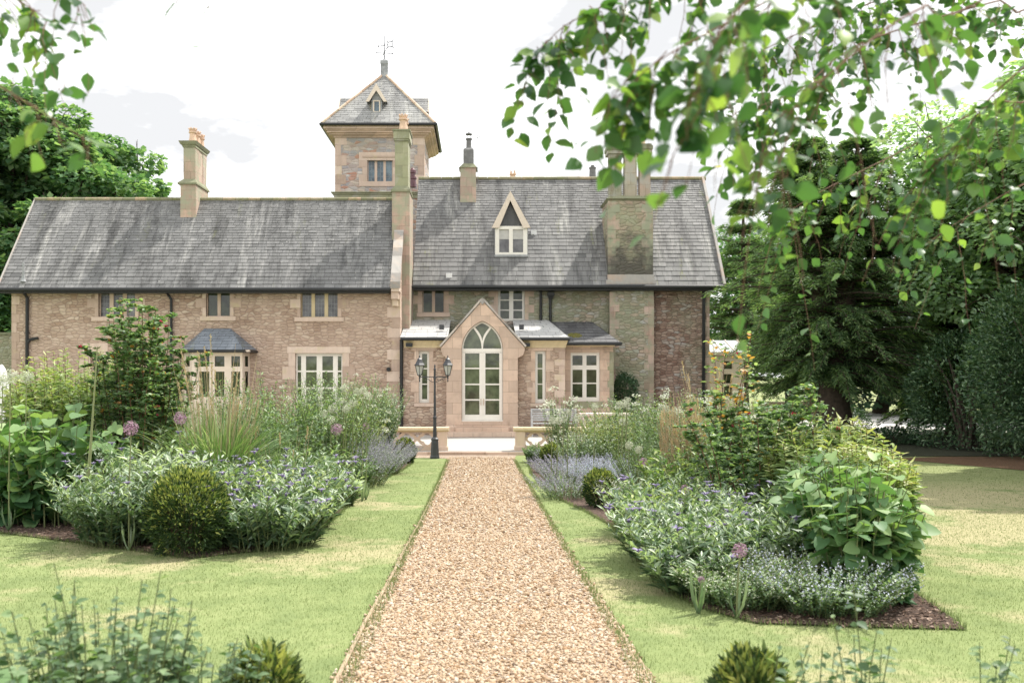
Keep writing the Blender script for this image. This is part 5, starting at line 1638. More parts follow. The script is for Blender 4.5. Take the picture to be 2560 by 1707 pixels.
def rose_bush(x, y, r, h, n, label, red=True, tips=.12, dens=22, seed=0, bare=.0, nf=14, lean=.20):
    f = Fol(); g = Fol()
    P = stems_paths(x, y, r, n, h, hv=.18, lean=lean, K=7, wob=.035)
    f.tubes(P, np.linspace(.011, .003, 7), U(.2, .9, n), 1, 4)
    # side shoots
    pos, tg, t = along(P, 15, .12 + bare, 1.0)
    k = len(pos); a = U(0, 2*np.pi, k)
    d = unit(np.stack([np.cos(a), np.sin(a), U(.2, 1.1, k)], 1))
    Ls = U(.12, .32, k)*h/2.4*(1 - .3*t)
    Q = pos[:, None, :] + d[:, None, :]*Ls[:, None, None]*np.linspace(0, 1, 4)[None, :, None]
    Q[..., 2] -= (np.linspace(0, 1, 4)[None]**2)*Ls[:, None]*.25
    f.tubes(Q, np.linspace(.004, .0018, 4), U(.2, .9, k), 1)
    hh = lambda t, k_: np.clip(.25 + U(-.2, .55, k_) + (U(0, 1, k_) < tips)*.6, 0, 1)
    leafy(f, Q, int(dens*.62), .062, .62, T_OVAL, nj=.7, elev=.15, t0=.10, tint=hh, topsmall=.1)
    leafy(f, P, int(dens*1.3), .062, .62, T_OVAL, nj=.7, elev=.2, t0=.15 + bare, tint=hh, topsmall=.1)
    if red:
        c = Q[RNG.choice(k, nf, replace=False), -1] + [0, 0, .02]
        c = c[c[:, 2] > float(gz(x, y)) + h*.35]
        for j in range(14):
            m_ = len(c)
            g.leaves(T_FLAT, c - [0, 0, .012], sph(m_)*.8 + [0, 0, .7], sph(m_), U(.022, .036, m_), .8, U(0, 1, m_))
    return plant('rose_bush', label, 'rose bush', x, y, f, [L['rose'], L['brown']], None, g, L['red'])

def reed_grass(x, y, r, h, nb, ns, label, hs=None, group='feather reed grasses', sw=.13):
    f = Fol(); g = Fol()
    n = nb
    a = U(0, 2*np.pi, n); rr = np.sqrt(U(0, 1, n))*r*.5
    bx, by = x + rr*np.cos(a), y + rr*np.sin(a)
    K = 6; t = np.linspace(0, 1, K); H = h*U(.6, 1.05, n); lean = H*U(.06, .80, n)
    aj = a + U(-.7, .7, n)
    P = np.empty((n, K, 3))
    P[..., 0] = bx[:, None] + (lean*np.cos(aj))[:, None]*t**2; P[..., 1] = by[:, None] + (lean*np.sin(aj))[:, None]*t**2
    P[..., 2] = gz(bx, by)[:, None] + H[:, None]*(t - .38*(lean/H)[:, None]*t**3)
    # blades as flat ribbons
    w_ = .0085*np.array([1, 1.1, 1, .85, .55, .1])
    side = unit(np.stack([-np.sin(aj), np.cos(aj), np.zeros(n)], 1) + RNG.normal(0, .3, (n, 3)))
    V = np.stack([P - side[:, None]*w_[None, :, None], P + side[:, None]*w_[None, :, None]], 2).reshape(-1, 3)
    tri = []
    for k in range(K - 1): tri += [(2*k, 2*k+1, 2*k+3), (2*k, 2*k+3, 2*k+2)]
    T = (np.array(tri)[None] + (np.arange(n)*2*K)[:, None, None]).reshape(-1, 3)
    f.raw(V, T, np.repeat(np.clip(U(0, 1, n), 0, 1), len(tri)))
    # old flower stems, straw coloured
    hs = hs or h*1.4
    S = stems_paths(x, y, r*.75, ns, hs, hv=.3, lean=sw, K=6, wob=.012)
    g.tubes(S, np.linspace(.0036, .0020, 6), U(.45, 1, ns))
    pos, tg, t_ = along(S[: max(3, ns // 5)], 44, .86, 1.0)
    k = len(pos)
    g.leaves(T_FLAT, pos + sph(k)*.008, tg + sph(k)*.45, sph(k), U(.02, .045, k), .3, U(.4, 1, k))
    ob = plant('reed_grass', label, 'ornamental grass', x, y, f, L['grass'], group)
    g.build('flower_stems', L['straw'], ob, gpos(x, y))
    return ob

def herb_bush(x, y, r, h, n, label, mat='herb', ls=.045, lw=.5, per=16, lean=.35, fl=None, fc='white', fs=.012, ax=1., ay=1., group=None, tpl=None, name='leafy_shrub', top=.35, cat='shrub', elev=.4, nclus=25):
    f = Fol(); g = Fol()
    n = int(n*1.25)
    P = stems_paths(x, y, r, n, h, hv=.3, lean=lean, K=5, ax=ax, ay=ay)
    f.tubes(P, np.linspace(.006, .002, 5), U(.2, .8, n), 1)
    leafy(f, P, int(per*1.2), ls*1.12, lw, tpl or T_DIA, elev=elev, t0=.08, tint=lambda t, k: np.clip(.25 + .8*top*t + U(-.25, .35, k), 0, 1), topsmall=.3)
    if fl:
        c = P[RNG.choice(n, min(fl, n), replace=False), -1]
        for j in range(nclus):
            k = len(c)
            g.leaves(T_FLAT, c + sph(k)*fs*2.2*[1, 1, .5] + [0, 0, .01], sph(k) + [0, 0, .5], sph(k), fs*U(.7, 1.3, k), .8, U(0, 1, k))
    return plant(name, label, cat, x, y, f, [L[mat], L['stem']], group, g, L[fc])

def allium(x, y, h, r, col_, label, group='allium heads', n=None, bend=.02):
    f = Fol(); g = Fol()
    b0 = np.array(gpos(x, y)); K = 6; t = np.linspace(0, 1, K)
    P = np.stack([b0[0] + bend*t**2, b0[1] + 0*t, b0[2] + (h - r)*t], 1)[None]
    f.tubes(P, np.linspace(.009, .006, K)*(.6 + r*5), .75, 1, 5)
    k = 7; a = U(0, 6.28, k)
    f.leaves(T_BLADE, np.repeat(b0[None], k, 0), np.stack([np.cos(a)*.6, np.sin(a)*.6, np.ones(k)], 1), np.stack([np.cos(a), np.sin(a), np.zeros(k)+.3], 1), U(.2, .34, k), .10, U(.3, .8, k))
    c = P[0, -1] + [0, 0, r*.9]
    nn = n or 150
    petals_ball(g, c, r, nn, r*.26)
    d = sph(60); Q = c + d[:, None, :]*r*.92*np.linspace(.05, 1, 2)[None, :, None]
    g.tubes(Q, .0009 + r*.006, .4)
    o = gpos(x, y)
    ob = tag(f.build('allium', [L['grey'], L['stem']], None, o), label, 'allium', group)
    g.build('flower_head', L[col_], ob, o)
    return ob
# ================================================================== LAMP POST AND FURNITURE
def lamp_post(px, Y, label):
    x = X(px, Y); z0 = float(gz(x, Y))
    s = Y/F
    root = thing('lamp_post', label, 'lamp post', (x, Y, z0))
    def zz(py): return Z(py, Y) - z0
    b = MB(); c = (x, Y, z0)
    b.lathe(c, [(.125, 0), (.125, .05), (.112, .09), (.095, .42), (.088, .45), (.10, .46), (.10, .50), (.06, .53), (.05, .56)], 8, .5)
    b.build('base', M['lamp_black'], root, c)
    b = MB()
    top = zz(912)
    b.lathe(c, [(.05, .55), (.045, .70), (.042, 1.0), (.050, 1.01), (.050, 1.05), (.035, 1.07), (.028, 1.5), (.024, zz(948)), (.038, zz(947)), (.038, zz(944)), (.024, zz(943)), (.026, zz(925)), (.036, zz(923)), (.016, zz(919)), (.024, zz(915)), (.006, top + .02)], 12)
    b.build('post', M['lamp_black'], root, c)
    za = z0 + zz(942)
    b = MB()
    xl, xr = X(1049, Y) , X(1119.5, Y)
    b.tube([(xl, Y, za), (xr, Y, za)], .013, 8)
    for sg in (-1, 1):
        for (cx, r0) in ((.10, .055), (.21, .035)):
            pts = []
            for i in range(16):
                a = i/15*4.6; rr = r0*(1 - i/15*.75)
                pts.append((x + sg*(cx + rr*math.cos(a)), Y, za - .055 - rr*math.sin(a)*1.0 + .0))
            b.tube(pts, .006, 5)
        b.tube([(x + sg*.02, Y, za - .14), (x + sg*.08, Y, za - .12), (x + sg*.17, Y, za - .05), (x + sg*.27, Y, za - .01)], .007, 5)
    b.build('scroll_arm', M['lamp_black'], root, (x, Y, za))
    for xx in (xl, xr):
        b = MB(); c2 = (xx, Y, za)
        b.lathe(c2, [(.008, -.13), (.018, -.10), (.010, -.06), (.024, -.03), (.014, .0), (.03, .02), (.075, .05)], 10)
        r0, r1, h0, h1 = .060, .122, .05, .29
        for k in range(6):
            a = (k + .5)*math.pi/3
            b.beam((xx + r0*math.cos(a), Y + r0*math.sin(a), za + h0), (xx + r1*math.cos(a), Y + r1*math.sin(a), za + h1), .012, .012)
        b.lathe(c2, [(r1 + .015, h1 - .01), (r1 + .03, h1 + .005), (r1 + .01, h1 + .03), (.11, h1 + .055), (.075, h1 + .12), (.06, h1 + .14), (.075, h1 + .145), (.04, h1 + .18), (.012, h1 + .20), (.02, h1 + .22), (.004, h1 + .26)], 6, .5)
        ln = b.build('lantern', M['lamp_black'], root, c2)
        g = MB(); g.lathe(c2, [(r0 - .004, h0), (r1 - .006, h1 - .008)], 6, .5); g.build('lantern_glass', M['lantern_glass'], ln, c2)
    return root
lamp_post(1087, 22.7, 'black twin-lantern lamp post at the left edge of the gravel by the terrace')

# balustrades: left and right of the gap
def quatrefoil_panel(mb, xa, xb, za, zb, y, th=.09):
    """pierced panels: rows of curved lozenges"""
    w_ = .58
    n = max(1, round((xb - xa)/w_)); w_ = (xb - xa)/n
    holes = []
    zm, hz = (za + zb)/2, (zb - za)/2
    def clipz(p): return (p[0], min(zb - .012, max(za + .012, p[1])))
    for i in range(n):
        cx = xa + w_*(i + .5)
        # lobed cross in the middle
        pts = []
        for k in range(32):
            a = 2*math.pi*k/32
            r_ = .62 + .30*abs(math.cos(2*a))**1.4*(1) - .0
            pts.append((cx + w_*.40*r_*math.cos(a), zm + hz*.84*r_*math.sin(a)))
        holes.append(pts)
    for i in range(n + 1):
        cx = xa + w_*i
        # half lozenges between the crosses, above and below
        for sg in (-1, 1):
            l, r = max(xa + .02, cx - w_*.30), min(xb - .02, cx + w_*.30)
            if r - l < .1: continue
            zt_ = zm + sg*hz*.86; zi = zm + sg*hz*.20
            pts = [(l, zt_), (r, zt_), (cx + (.10 if cx < xb - .1 else 0), zi + sg*.10), (cx, zi), (cx - (.10 if cx > xa + .1 else 0), zi + sg*.10)]
            pts = [(min(xb - .02, max(xa + .02, p[0])), p[1]) for p in pts]
            if i in (0, n): pts = [p for j, p in enumerate(pts) if j in (0, 1, 3)]
            holes.append(pts)
    mb.prism_y(rect(xa, xb, za, zb), y, y + th, holes)

def balustrade(x_end, x_far, label, first):
    Y = 24.3
    sg = 1 if x_far > x_end else -1
    o = (x_end, Y, 0)
    root = thing('balustrade', label, 'balustrade', o, 'pierced stone balustrades of the terrace')
    zt_ = Z(1074, Y); zc = Z(1068.5, Y)
    pitch = 2.6; n = max(1, int(abs(x_far - x_end)/pitch))
    xs_ = [x_end + sg*pitch*i for i in range(n + 1)]
    for i, xx in enumerate(xs_):
        w_ = .26
        a, c_ = (xx, xx + sg*w_) if i == 0 else (xx - sg*w_/2, xx + sg*w_/2)
        b = MB()
        b.box(a, c_, Y, Y + .26, .10, zt_ - .05, .6)
        b.box(a - .025*sg, c_ + .025*sg, Y - .025, Y + .285, .0, .10, .4)
        b.frustum((min(a, c_) - .025, max(a, c_) + .025, Y - .025, Y + .285), .101, (min(a, c_), max(a, c_), Y, Y + .26), .125)
        b.build('pier', M['stone_pale'], root, (a, Y, 0))
    for i in range(n):
        xa = xs_[i] + sg*(.26 if i == 0 else .13) ; xb = xs_[i+1] - sg*.13
        xa, xb = min(xa, xb) + .002, max(xa, xb) - .002
        b = MB(); quatrefoil_panel(b, xa, xb, .10, zt_ - .05, Y + .08); b.build('pierced_panel', M['stone_pale'], root, (xa, Y, .1))
        b = MB(); b.box(xa, xb, Y + .03, Y + .23, 0, .098, .3); b.build('plinth', M['stone_pale'], root, (xa, Y, 0))
    b = MB()
    xa, xb = min(xs_[0], xs_[-1]) - .05, max(xs_[0], xs_[-1]) + .05
    b.box(xa, xb, Y - .01, Y + .27, zt_ - .049, zt_ - .012, .3)
    b.box(xa - .0, xb + .0, Y - .05, Y + .31, zt_ - .010, zc, .8)
    b.build('cap_rail', M['stone_yellow'], root, (xa, Y, zt_))
    return root
balustrade(X(1117.5, 24.3), -9.0, 'pierced stone balustrade behind the lamp post, left of the terrace gap', True)
balustrade(X(1288.5, 24.3), 8.0, 'pierced stone balustrade right of the terrace gap behind the flowers', False)

# slatted bench against the porch wall
def bench():
    Y = 29.2
    x0, x1 = X(1328.5, Y), X(1328.5, Y) + 1.5
    root = thing('bench', 'pale grey slatted garden bench under the right slit window', 'bench', (x0, Y, 0))
    b = MB()
    for i in range(5):
        z_ = .50 + i*.075; b.box(x0 + .05, x1 - .05, Y + .38 + i*.012, Y + .40 + i*.012, z_, z_ + .055)
    b.box(x0, x1, Y + .36, Y + .42, .86, .90)
    b.build('backrest', M['wood_grey'], root, (x0, Y, .5))
    b = MB()
    for i in range(6): b.box(x0 + .04, x1 - .04, Y + i*.065, Y + i*.065 + .05, .42, .445)
    b.build('seat', M['wood_grey'], root, (x0, Y, .42))
    for xx in (x0, x1 - .05):
        for yy_, h in ((Y, .62), (Y + .36, .86)):
            b = MB(); b.box(xx, xx + .05, yy_, yy_ + .05, 0, h); b.build('leg', M['wood_grey'], root, (xx, yy_, 0))
        b = MB(); b.box(xx - .005, xx + .055, Y - .03, Y + .36, .621, .65); b.build('armrest', M['wood_grey'], root, (xx, Y, .62))
bench()
def table():
    Y = 28.8
    xa, xb = X(1452, Y), X(1452, Y) + 1.6
    root = thing('garden_table', 'pale pinkish garden table by the small bay, half hidden by flowers', 'table', ((xa + xb)/2, Y, 0))
    mt = simple('pale_pink_table_top', (.72, .60, .56), .7, 0, .06)
    b = MB()
    b.box(xa, xb, Y, Y + .8, .72, .77); b.build('table_top', mt, root, (xa, Y, .72))
    for xx in (xa + .08, xb - .16):
        for y_ in (Y + .06, Y + .66):
            b = MB(); b.box(xx, xx + .08, y_, y_ + .08, 0, .719); b.build('leg', mt, root, (xx, y_, 0))
table()
def parasol():
    Y = 27.0; x = X(4, Y)
    root = thing('parasol', 'closed white parasol at the far left edge by the house corner', 'parasol', (x, Y, 0))
    b = MB(); b.tube([(x, Y, 0), (x, Y, 2.1)], .025, 8); b.build('pole', M['wood_grey'], root, (x, Y, 0))
    b = MB(); b.lathe((x, Y, 0), [(.3, 0), (.3, .05), (.06, .08), (.04, .3)], 14); b.build('foot', M['lamp_black'], root, (x, Y, 0))
    f = MB()
    n = 28
    prof = [(.20, .70), (.22, .95), (.19, 1.3), (.17, 1.75), (.13, 2.15), (.05, 2.3), (.01, 2.34)]
    rings = []
    for r_, z_ in prof:
        base = len(f.v)
        for k in range(n):
            a = 2*math.pi*k/n; q = r_*(1 + (.20 if k % 2 else -.16)*min(1, (2.4 - z_)))
            f.v.append((x + q*math.cos(a), Y + q*math.sin(a), z_))
        rings.append(base)
    for i in range(len(rings) - 1):
        for k in range(n):
            f.f.append((rings[i]+k, rings[i]+(k+1) % n, rings[i+1]+(k+1) % n, rings[i+1]+k)); f.t.append(.5); f.m.append(0)
    f.build('canopy', M['canvas'], root, (x, Y, .7))
parasol()
# low walls
def garden_wall(x0, x1, Y, h, label, mat, cap, y1=None, th=.35):
    o = (x0, Y, -.1)
    b = MB(); b.box(x0, x1, Y, Y + th, -.12, h)
    w_ = tag(b.build('garden_wall', mat, None, o), label, 'wall')
    c = MB(); x = x0 - .03
    while x < x1:
        c.box(x + .003, min(x + .8, x1 + .03) - .003, Y - .05, Y + th + .05, h + .001, h + .09, random.random()); x += .8
    c.build('coping', cap, w_, (x0, Y, h))
    return w_
garden_wall(-30, WX0 - .01, 33.2, Z(830, 33.2) - .1, 'mossy rubble garden wall running left from the house corner', M['rubble_green'], M['stone_dark'])
garden_wall(X(1885, 45.5), X(2045, 45.5), 45.5, Z(1009, 45.5), 'low yellow stone wall across the drive, left of the dark tree trunk', M['stone_yellow'], M['stone_pale'])
garden_wall(X(2096, 45.5), X(2136, 45.5), 45.5, Z(1009, 45.5), 'short yellow stone wall right of the dark tree trunk', M['stone_yellow'], M['stone_pale'])

# ================================================================== LAWN BLADES AND PEBBLES
def in_poly(px, py, poly):
    inside = np.zeros(len(px), bool); n = len(poly); j = n - 1
    for i in range(n):
        xi, yi = poly[i]; xj, yj = poly[j]
        c = ((yi > py) != (yj > py)) & (px < (xj - xi)*(py - yi)/(yj - yi + 1e-12) + xi)
        inside ^= c; j = i
    return inside
def in_view(x, y, m=.06):
    return ((x/y) > (-1197/F - m)) & ((x/y) < (1363/F + m))
PATH = P_path = list(zip(rx, yy)) + [(.95, 23.3), (1.02, 24.18), (-8, 24.18), (-8, 23.0), (-1.9, 22.9), (-1.1, 22.85)] + list(zip(lx, yy))[::-1]
f = Fol()
for (y0, y1, dens, hh, ww) in ((3.6, 7.5, 4200, .019, .0015), (7.5, 12, 1900, .018, .0024), (12, 22, 420, .016, .0045)):
    xa, xb = -.60*y1, .68*y1
    n = int((xb - xa)*(y1 - y0)*dens)
    x = U(xa, xb, n); y = U(y0, y1, n)
    k = in_view(x, y) & ~in_poly(x, y, PATH) & ~in_poly(x, y, BL) & ~in_poly(x, y, BR) & (x < 11.5)
    x, y = x[k], y[k]; n = len(x)
    a = U(0, 6.28, n)
    d = np.stack([np.cos(a)*.55, np.sin(a)*.55, np.ones(n)], 1)
    p = np.stack([x, y, gz(x, y) - .002], 1)
    f.leaves((np.array([(-.5,0,0), (.5,0,0), (0,1,-.2)], float), [(0,1,2)]), p, d, np.stack([np.cos(a), np.sin(a), np.zeros(n)], 1), hh*U(.5, 1.3, n), ww*2/hh, np.clip(RNG.normal(.48, .16, n) + (U(0, 1, n) < .05)*.4, 0, 1))
# ragged longer edge of the turf along beds and path
def edge_pts(poly, per):
    out = []
    for i in range(len(poly)):
        a, b_ = np.array(poly[i]), np.array(poly[(i+1) % len(poly)])
        n = int(np.linalg.norm(b_ - a)*per)
        if n: out.append(a + (b_ - a)*U(0, 1, n)[:, None] + RNG.normal(0, .02, (n, 2)))
    return np.concatenate(out)
ep = np.concatenate([edge_pts(BL, 260), edge_pts(BR, 260), edge_pts(list(zip(lx, yy)), 200), edge_pts(list(zip(rx, yy)), 200)])
ep = ep[(ep[:, 1] > 3.5) & (ep[:, 1] < 22) & (np.abs(ep[:, 0]) > .6)]
n = len(ep); a = U(0, 6.28, n)
f.leaves((np.array([(-.5,0,0), (.5,0,0), (0,1,-.2)], float), [(0,1,2)]), np.stack([ep[:, 0], ep[:, 1], gz(0, ep[:, 1])], 1), np.stack([np.cos(a)*.7, np.sin(a)*.7, np.ones(n)], 1), np.stack([np.cos(a), np.sin(a), np.zeros(n)], 1), .045*U(.5, 1.4, n), .13, np.clip(RNG.normal(.45, .2, n), 0, 1))
tag(f.build('grass', L['turf'], None, (0, 0, 0), False), 'short mown lawn grass', None, None, 'stuff')

M['pebble'] = leafmat('pebble_stone', [(0, (.13, .09, .06)), (.2, (.31, .195, .105)), (.45, (.43, .32, .21)), (.78, (.51, .40, .29)), (1, (.58, .52, .43))], trans=0, rough=.75)
ph = (1 + 5**.5)/2
ico = unit(np.array([(-1,ph,0),(1,ph,0),(-1,-ph,0),(1,-ph,0),(0,-1,ph),(0,1,ph),(0,-1,-ph),(0,1,-ph),(ph,0,-1),(ph,0,1),(-ph,0,-1),(-ph,0,1)], float))
icf = np.array([(0,11,5),(0,5,1),(0,1,7),(0,7,10),(0,10,11),(1,5,9),(5,11,4),(11,10,2),(10,7,6),(7,1,8),(3,9,4),(3,4,2),(3,2,6),(3,6,8),(3,8,9),(4,9,5),(2,4,11),(6,2,10),(8,6,7),(9,8,1)])
def pebbles(y0, y1, dens, r0, name='gravel'):
    n = int(1.7*(y1 - y0)*dens)
    y = U(y0, y1, n); x = U(-.80, .96, n)
    lo, hi = np.interp(y, yy, lx) + .0, np.interp(y, yy, rx)
    k = (x > lo - .02 + RNG.normal(0, .015, n)) & (x < hi + .02 + RNG.normal(0, .015, n)); x, y = x[k], y[k]; n = len(x)
    r = r0*np.exp(RNG.normal(0, .28, n))
    sc3 = np.stack([U(.8, 1.5, n), U(.7, 1.1, n), U(.45, .8, n)], 1)*r[:, None]
    q = unit(RNG.normal(size=(n, 4)))
    w0, x0, y0_, z0_ = q.T
    Rm = np.stack([1-2*(y0_**2+z0_**2), 2*(x0*y0_-z0_*w0), 2*(x0*z0_+y0_*w0), 2*(x0*y0_+z0_*w0), 1-2*(x0**2+z0_**2), 2*(y0_*z0_-x0*w0), 2*(x0*z0_-y0_*w0), 2*(y0_*z0_+x0*w0), 1-2*(x0**2+y0_**2)], 1).reshape(n, 3, 3)
    a = U(0, 6.28, n)
    Rz = np.zeros((n, 3, 3)); Rz[:, 0, 0] = np.cos(a); Rz[:, 0, 1] = -np.sin(a); Rz[:, 1, 0] = np.sin(a); Rz[:, 1, 1] = np.cos(a); Rz[:, 2, 2] = 1
    tilt = np.stack([np.ones(n), RNG.normal(0, .3, n), np.zeros(n)], 1)
    v = ico[None]*(1 + RNG.normal(0, .08, (n, 12, 1)))
    v = v*sc3[:, None, :]
    v[:, :, 2] += v[:, :, 0]*RNG.normal(0, .35, n)[:, None]
    v = np.einsum('nij,nkj->nki', Rz, v)
    v += np.stack([x, y, gz(x, y) + r*.30 + .006], 1)[:, None, :]
    t = icf[None] + (np.arange(n)*12)[:, None, None]
    return v.reshape(-1, 3), t.reshape(-1, 3), np.repeat(np.clip(RNG.beta(1.6, 1.5, n), 0, 1), 20)
f = Fol()
for (a, b_, d_, r_) in ((3.8, 6.5, 5400, .0085), (6.5, 10, 3000, .0098), (10, 16, 1300, .012), (16, 23, 500, .015)):
    f.raw(*pebbles(a, b_, d_, r_))
tag(f.build('gravel', M['pebble'], None, (0, 0, 0), True), 'golden gravel of the path', None, None, 'stuff')
# timber edging of the path
for nm, ex, sgn, lb in (('path_edging', lx, -1, None), ('path_edging', rx, 1, None)):
    b = MB()
    for i in range(len(yy) - 1):
        for j in range(4):
            ya, yb = yy[i] + (yy[i+1]-yy[i])*j/4, yy[i] + (yy[i+1]-yy[i])*(j+1)/4
            xa, xb = ex[i] + (ex[i+1]-ex[i])*j/4, ex[i] + (ex[i+1]-ex[i])*(j+1)/4
            za, zb = float(gz(0, ya)), float(gz(0, yb))
            h = .022 if sgn < 0 else .012
            P0, P1 = (xa, ya, za), (xb, yb, zb)
            b.face([(xa, ya, za), (xb, yb, zb), (xb, yb, zb + h), (xa, ya, za + h)]); b.face([(xa, ya, za + h), (xb, yb, zb + h), (xb + .022*sgn, yb, zb + h), (xa + .022*sgn, ya, za + h)])
            b.face([(xa + .022*sgn, ya, za), (xb + .022*sgn, yb, zb), (xb + .022*sgn, yb, zb + h), (xa + .022*sgn, ya, za + h)])
    tag(b.build(nm, simple('weathered_timber_edging', (.36, .27, .18), .9, 0, .3, 14)), None, None, None, 'structure')
# mulch chips on the open soil
f = Fol()
for poly, bx in ((BL, (-7.8, -1.6, 8.2, 12)), (BR, (1.0, 3.4, 5.8, 11))):
    n = 14000; x = U(bx[0], bx[1], n); y = U(bx[2], bx[3], n); k = in_poly(x, y, poly); x, y = x[k], y[k]; n = len(x)
    f.leaves(T_FLAT, np.stack([x, y, gz(x, y) + .016], 1), sph(n)*[1, 1, .25], sph(n)*.4 + [0, 0, 1.], U(.015, .05, n), .45, U(0, 1, n))
M['chip'] = leafmat('bark_chip', [(0, (.05, .03, .02)), (.6, (.16, .10, .07)), (1, (.42, .32, .26))], trans=0, rough=.9)
tag(f.build('bark_mulch', M['chip'], None, (0, 0, 0), False), 'brown bark chips on the beds', None, None, 'stuff')

# ================================================================== THE BEDS
def G(px, py):
    """ground point seen at a pixel of the sloping garden"""
    Y = 3371.6/(py - 997.3)
    return X(px, Y), Y
# ---- left bed
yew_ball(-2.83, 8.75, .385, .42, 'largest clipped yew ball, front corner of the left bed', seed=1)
cornflowers(-2.15, 9.2, .62, .70, 230, 'cornflower clump right of the front yew ball', nf=60, ay=1.0)
cornflowers(-2.95, 10.1, .74, .80, 260, 'cornflower clump behind the front yew ball', nf=60)
cornflowers(-3.72, 9.35, .50, .86, 200, 'cornflower clump left of the front yew ball with few flowers', nf=14)
cornflowers(-2.2, 10.6, .60, .86, 210, 'cornflower clump in front of the small yew ball of the left bed', nf=50)
cornflowers(-3.9, 10.6, .5, 1.05, 180, 'cornflower clump under the tall left rose', nf=26)
bigleaf(-5.1, 10.9, .80, 1.25, 95, 'large-leaved shrub with heart-shaped leaves at the left end of the bed', size=.21, ay=.7)
bigleaf(-6.2, 11.6, .70, 1.15, 60, 'large-leaved shrub cut by the left edge of the picture', size=.21, ay=.7)
willow_herb(-5.9, 13.0, 1.1, 2.12, 190, 'yellow-tipped perennials at the far left beside the white alliums', top=1.0)
willow_herb(-4.95, 12.7, .9, 2.0, 150, 'yellow-tipped perennials just left of the tall rose', top=.7)
rose_bush(-4.50, 12.0, .55, 2.80, 40, 'tall climbing rose with crimson blooms in the left bed', tips=.04, dens=60, nf=34, lean=.12)
reed_grass(-3.36, 11.6, .66, 1.55, 900, 130, 'green reed grass with tall straw stems right of the tall left rose', hs=2.05)
reed_grass(-2.55, 11.7, .55, 1.0, 300, 14, 'arching reed grass with few stems at the middle of the left bed', hs=1.3)
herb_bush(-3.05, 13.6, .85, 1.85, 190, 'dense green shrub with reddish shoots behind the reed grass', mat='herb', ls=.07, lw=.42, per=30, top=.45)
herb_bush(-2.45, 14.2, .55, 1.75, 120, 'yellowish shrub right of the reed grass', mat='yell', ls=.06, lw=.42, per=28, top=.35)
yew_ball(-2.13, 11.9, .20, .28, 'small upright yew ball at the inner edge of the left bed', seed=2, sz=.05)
herb_bush(-2.35, 12.6, .4, .85, 60, 'dark leafy plant behind the small yew of the left bed', ls=.12, lw=.34, per=14)
herb_bush(-1.98, 12.6, .30, .40, 90, 'silver-leaved edging plant beside the small yew', mat='grey', ls=.11, lw=.3, per=12, top=.9, name='silver_plant', cat='plant')
herb_bush(-2.05, 13.9, .36, .72, 90, 'round dark green mound under the purple allium', ls=.05, lw=.55, per=26)
catmint(-2.1, 15.6, .60, .78, 330, 'catmint mound between the two green mounds of the left bed', fl=26)
catmint(-2.15, 18.2, .70, .74, 420, 'catmint mound nearest the lamp post', fl=30)
catmint(-2.55, 16.6, .60, 1.0, 300, 'tall hazy catmint behind the purple allium', fl=30)
herb_bush(-1.98, 17.9, .42, .45, 110, 'low green mound under the catmint nearest the lamp post', ls=.05, lw=.6, per=22)
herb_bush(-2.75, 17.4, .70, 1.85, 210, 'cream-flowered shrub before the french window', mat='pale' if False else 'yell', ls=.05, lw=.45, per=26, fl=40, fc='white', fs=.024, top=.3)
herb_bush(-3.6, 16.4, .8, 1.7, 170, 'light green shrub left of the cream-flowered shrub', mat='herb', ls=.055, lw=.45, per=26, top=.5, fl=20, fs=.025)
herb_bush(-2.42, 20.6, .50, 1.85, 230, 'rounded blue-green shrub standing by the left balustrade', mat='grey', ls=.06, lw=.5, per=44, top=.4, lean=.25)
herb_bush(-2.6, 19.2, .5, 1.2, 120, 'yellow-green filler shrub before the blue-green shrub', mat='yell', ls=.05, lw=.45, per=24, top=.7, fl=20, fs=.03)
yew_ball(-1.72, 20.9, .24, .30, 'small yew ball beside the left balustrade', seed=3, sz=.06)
herb_bush(-4.8, 15.6, .9, 1.7, 150, 'green shrub behind the tall left rose', mat='herb', ls=.07, lw=.42, per=24)
herb_bush(-6.6, 15.8, .9, 1.6, 130, 'green shrub behind the white alliums', mat='herb', ls=.07, lw=.42, per=24)
# tall thin stem with seed head and alliums of the left bed
def at_px(px, py_top, Y): return X(px, Y), Y, Z(py_top, Y) - float(gz(0, Y))
ALB = [(322, 1087, 8.9, .075, 'pink', 'large pale mauve allium left of the front yew ball'),
       (838, 1086, 12.8, .085, 'pink', 'mauve allium above the round dark green mound of the left bed'),
       (912, 1073, 16.0, .06, 'pink', 'small distant mauve allium behind the left catmint'),
       (446, 1060, 10.4, .075, 'pink', 'faded mauve allium between the tall rose and the reed grass'),
       (22, 958, 10.2, .085, 'white', 'white allium nearest the left edge of the picture'), (62, 958, 10.6, .08, 'white', 'white allium second from the left edge'), (2, 965, 10.9, .075, 'white', 'white allium cut by the left edge of the picture')]
for px_, py_, Y_, r_, c_, lb in ALB:
    x_, y_, h_ = at_px(px_, py_, Y_)
    allium(x_, y_, h_ + r_, r_, c_, lb)
LBL = ['leftmost white allium of the cluster in the left bed', 'white allium just right of the leftmost one in the left bed', 'upper white allium of the pair left of centre in the left bed cluster', 'white allium touching the upper pair of the left bed cluster',
       'lowest white allium of the left bed cluster', 'white allium under the touching pair of the left bed cluster', 'white allium at the right of the touching pair in the left bed', 'topmost white allium of the left bed cluster',
       'rightmost upper white allium near the blue-green shrub', 'white allium right under the topmost ones of the left bed', 'white allium hanging left of the topmost ones of the left bed', 'white allium in the open upper left of the cream-flowered shrub']
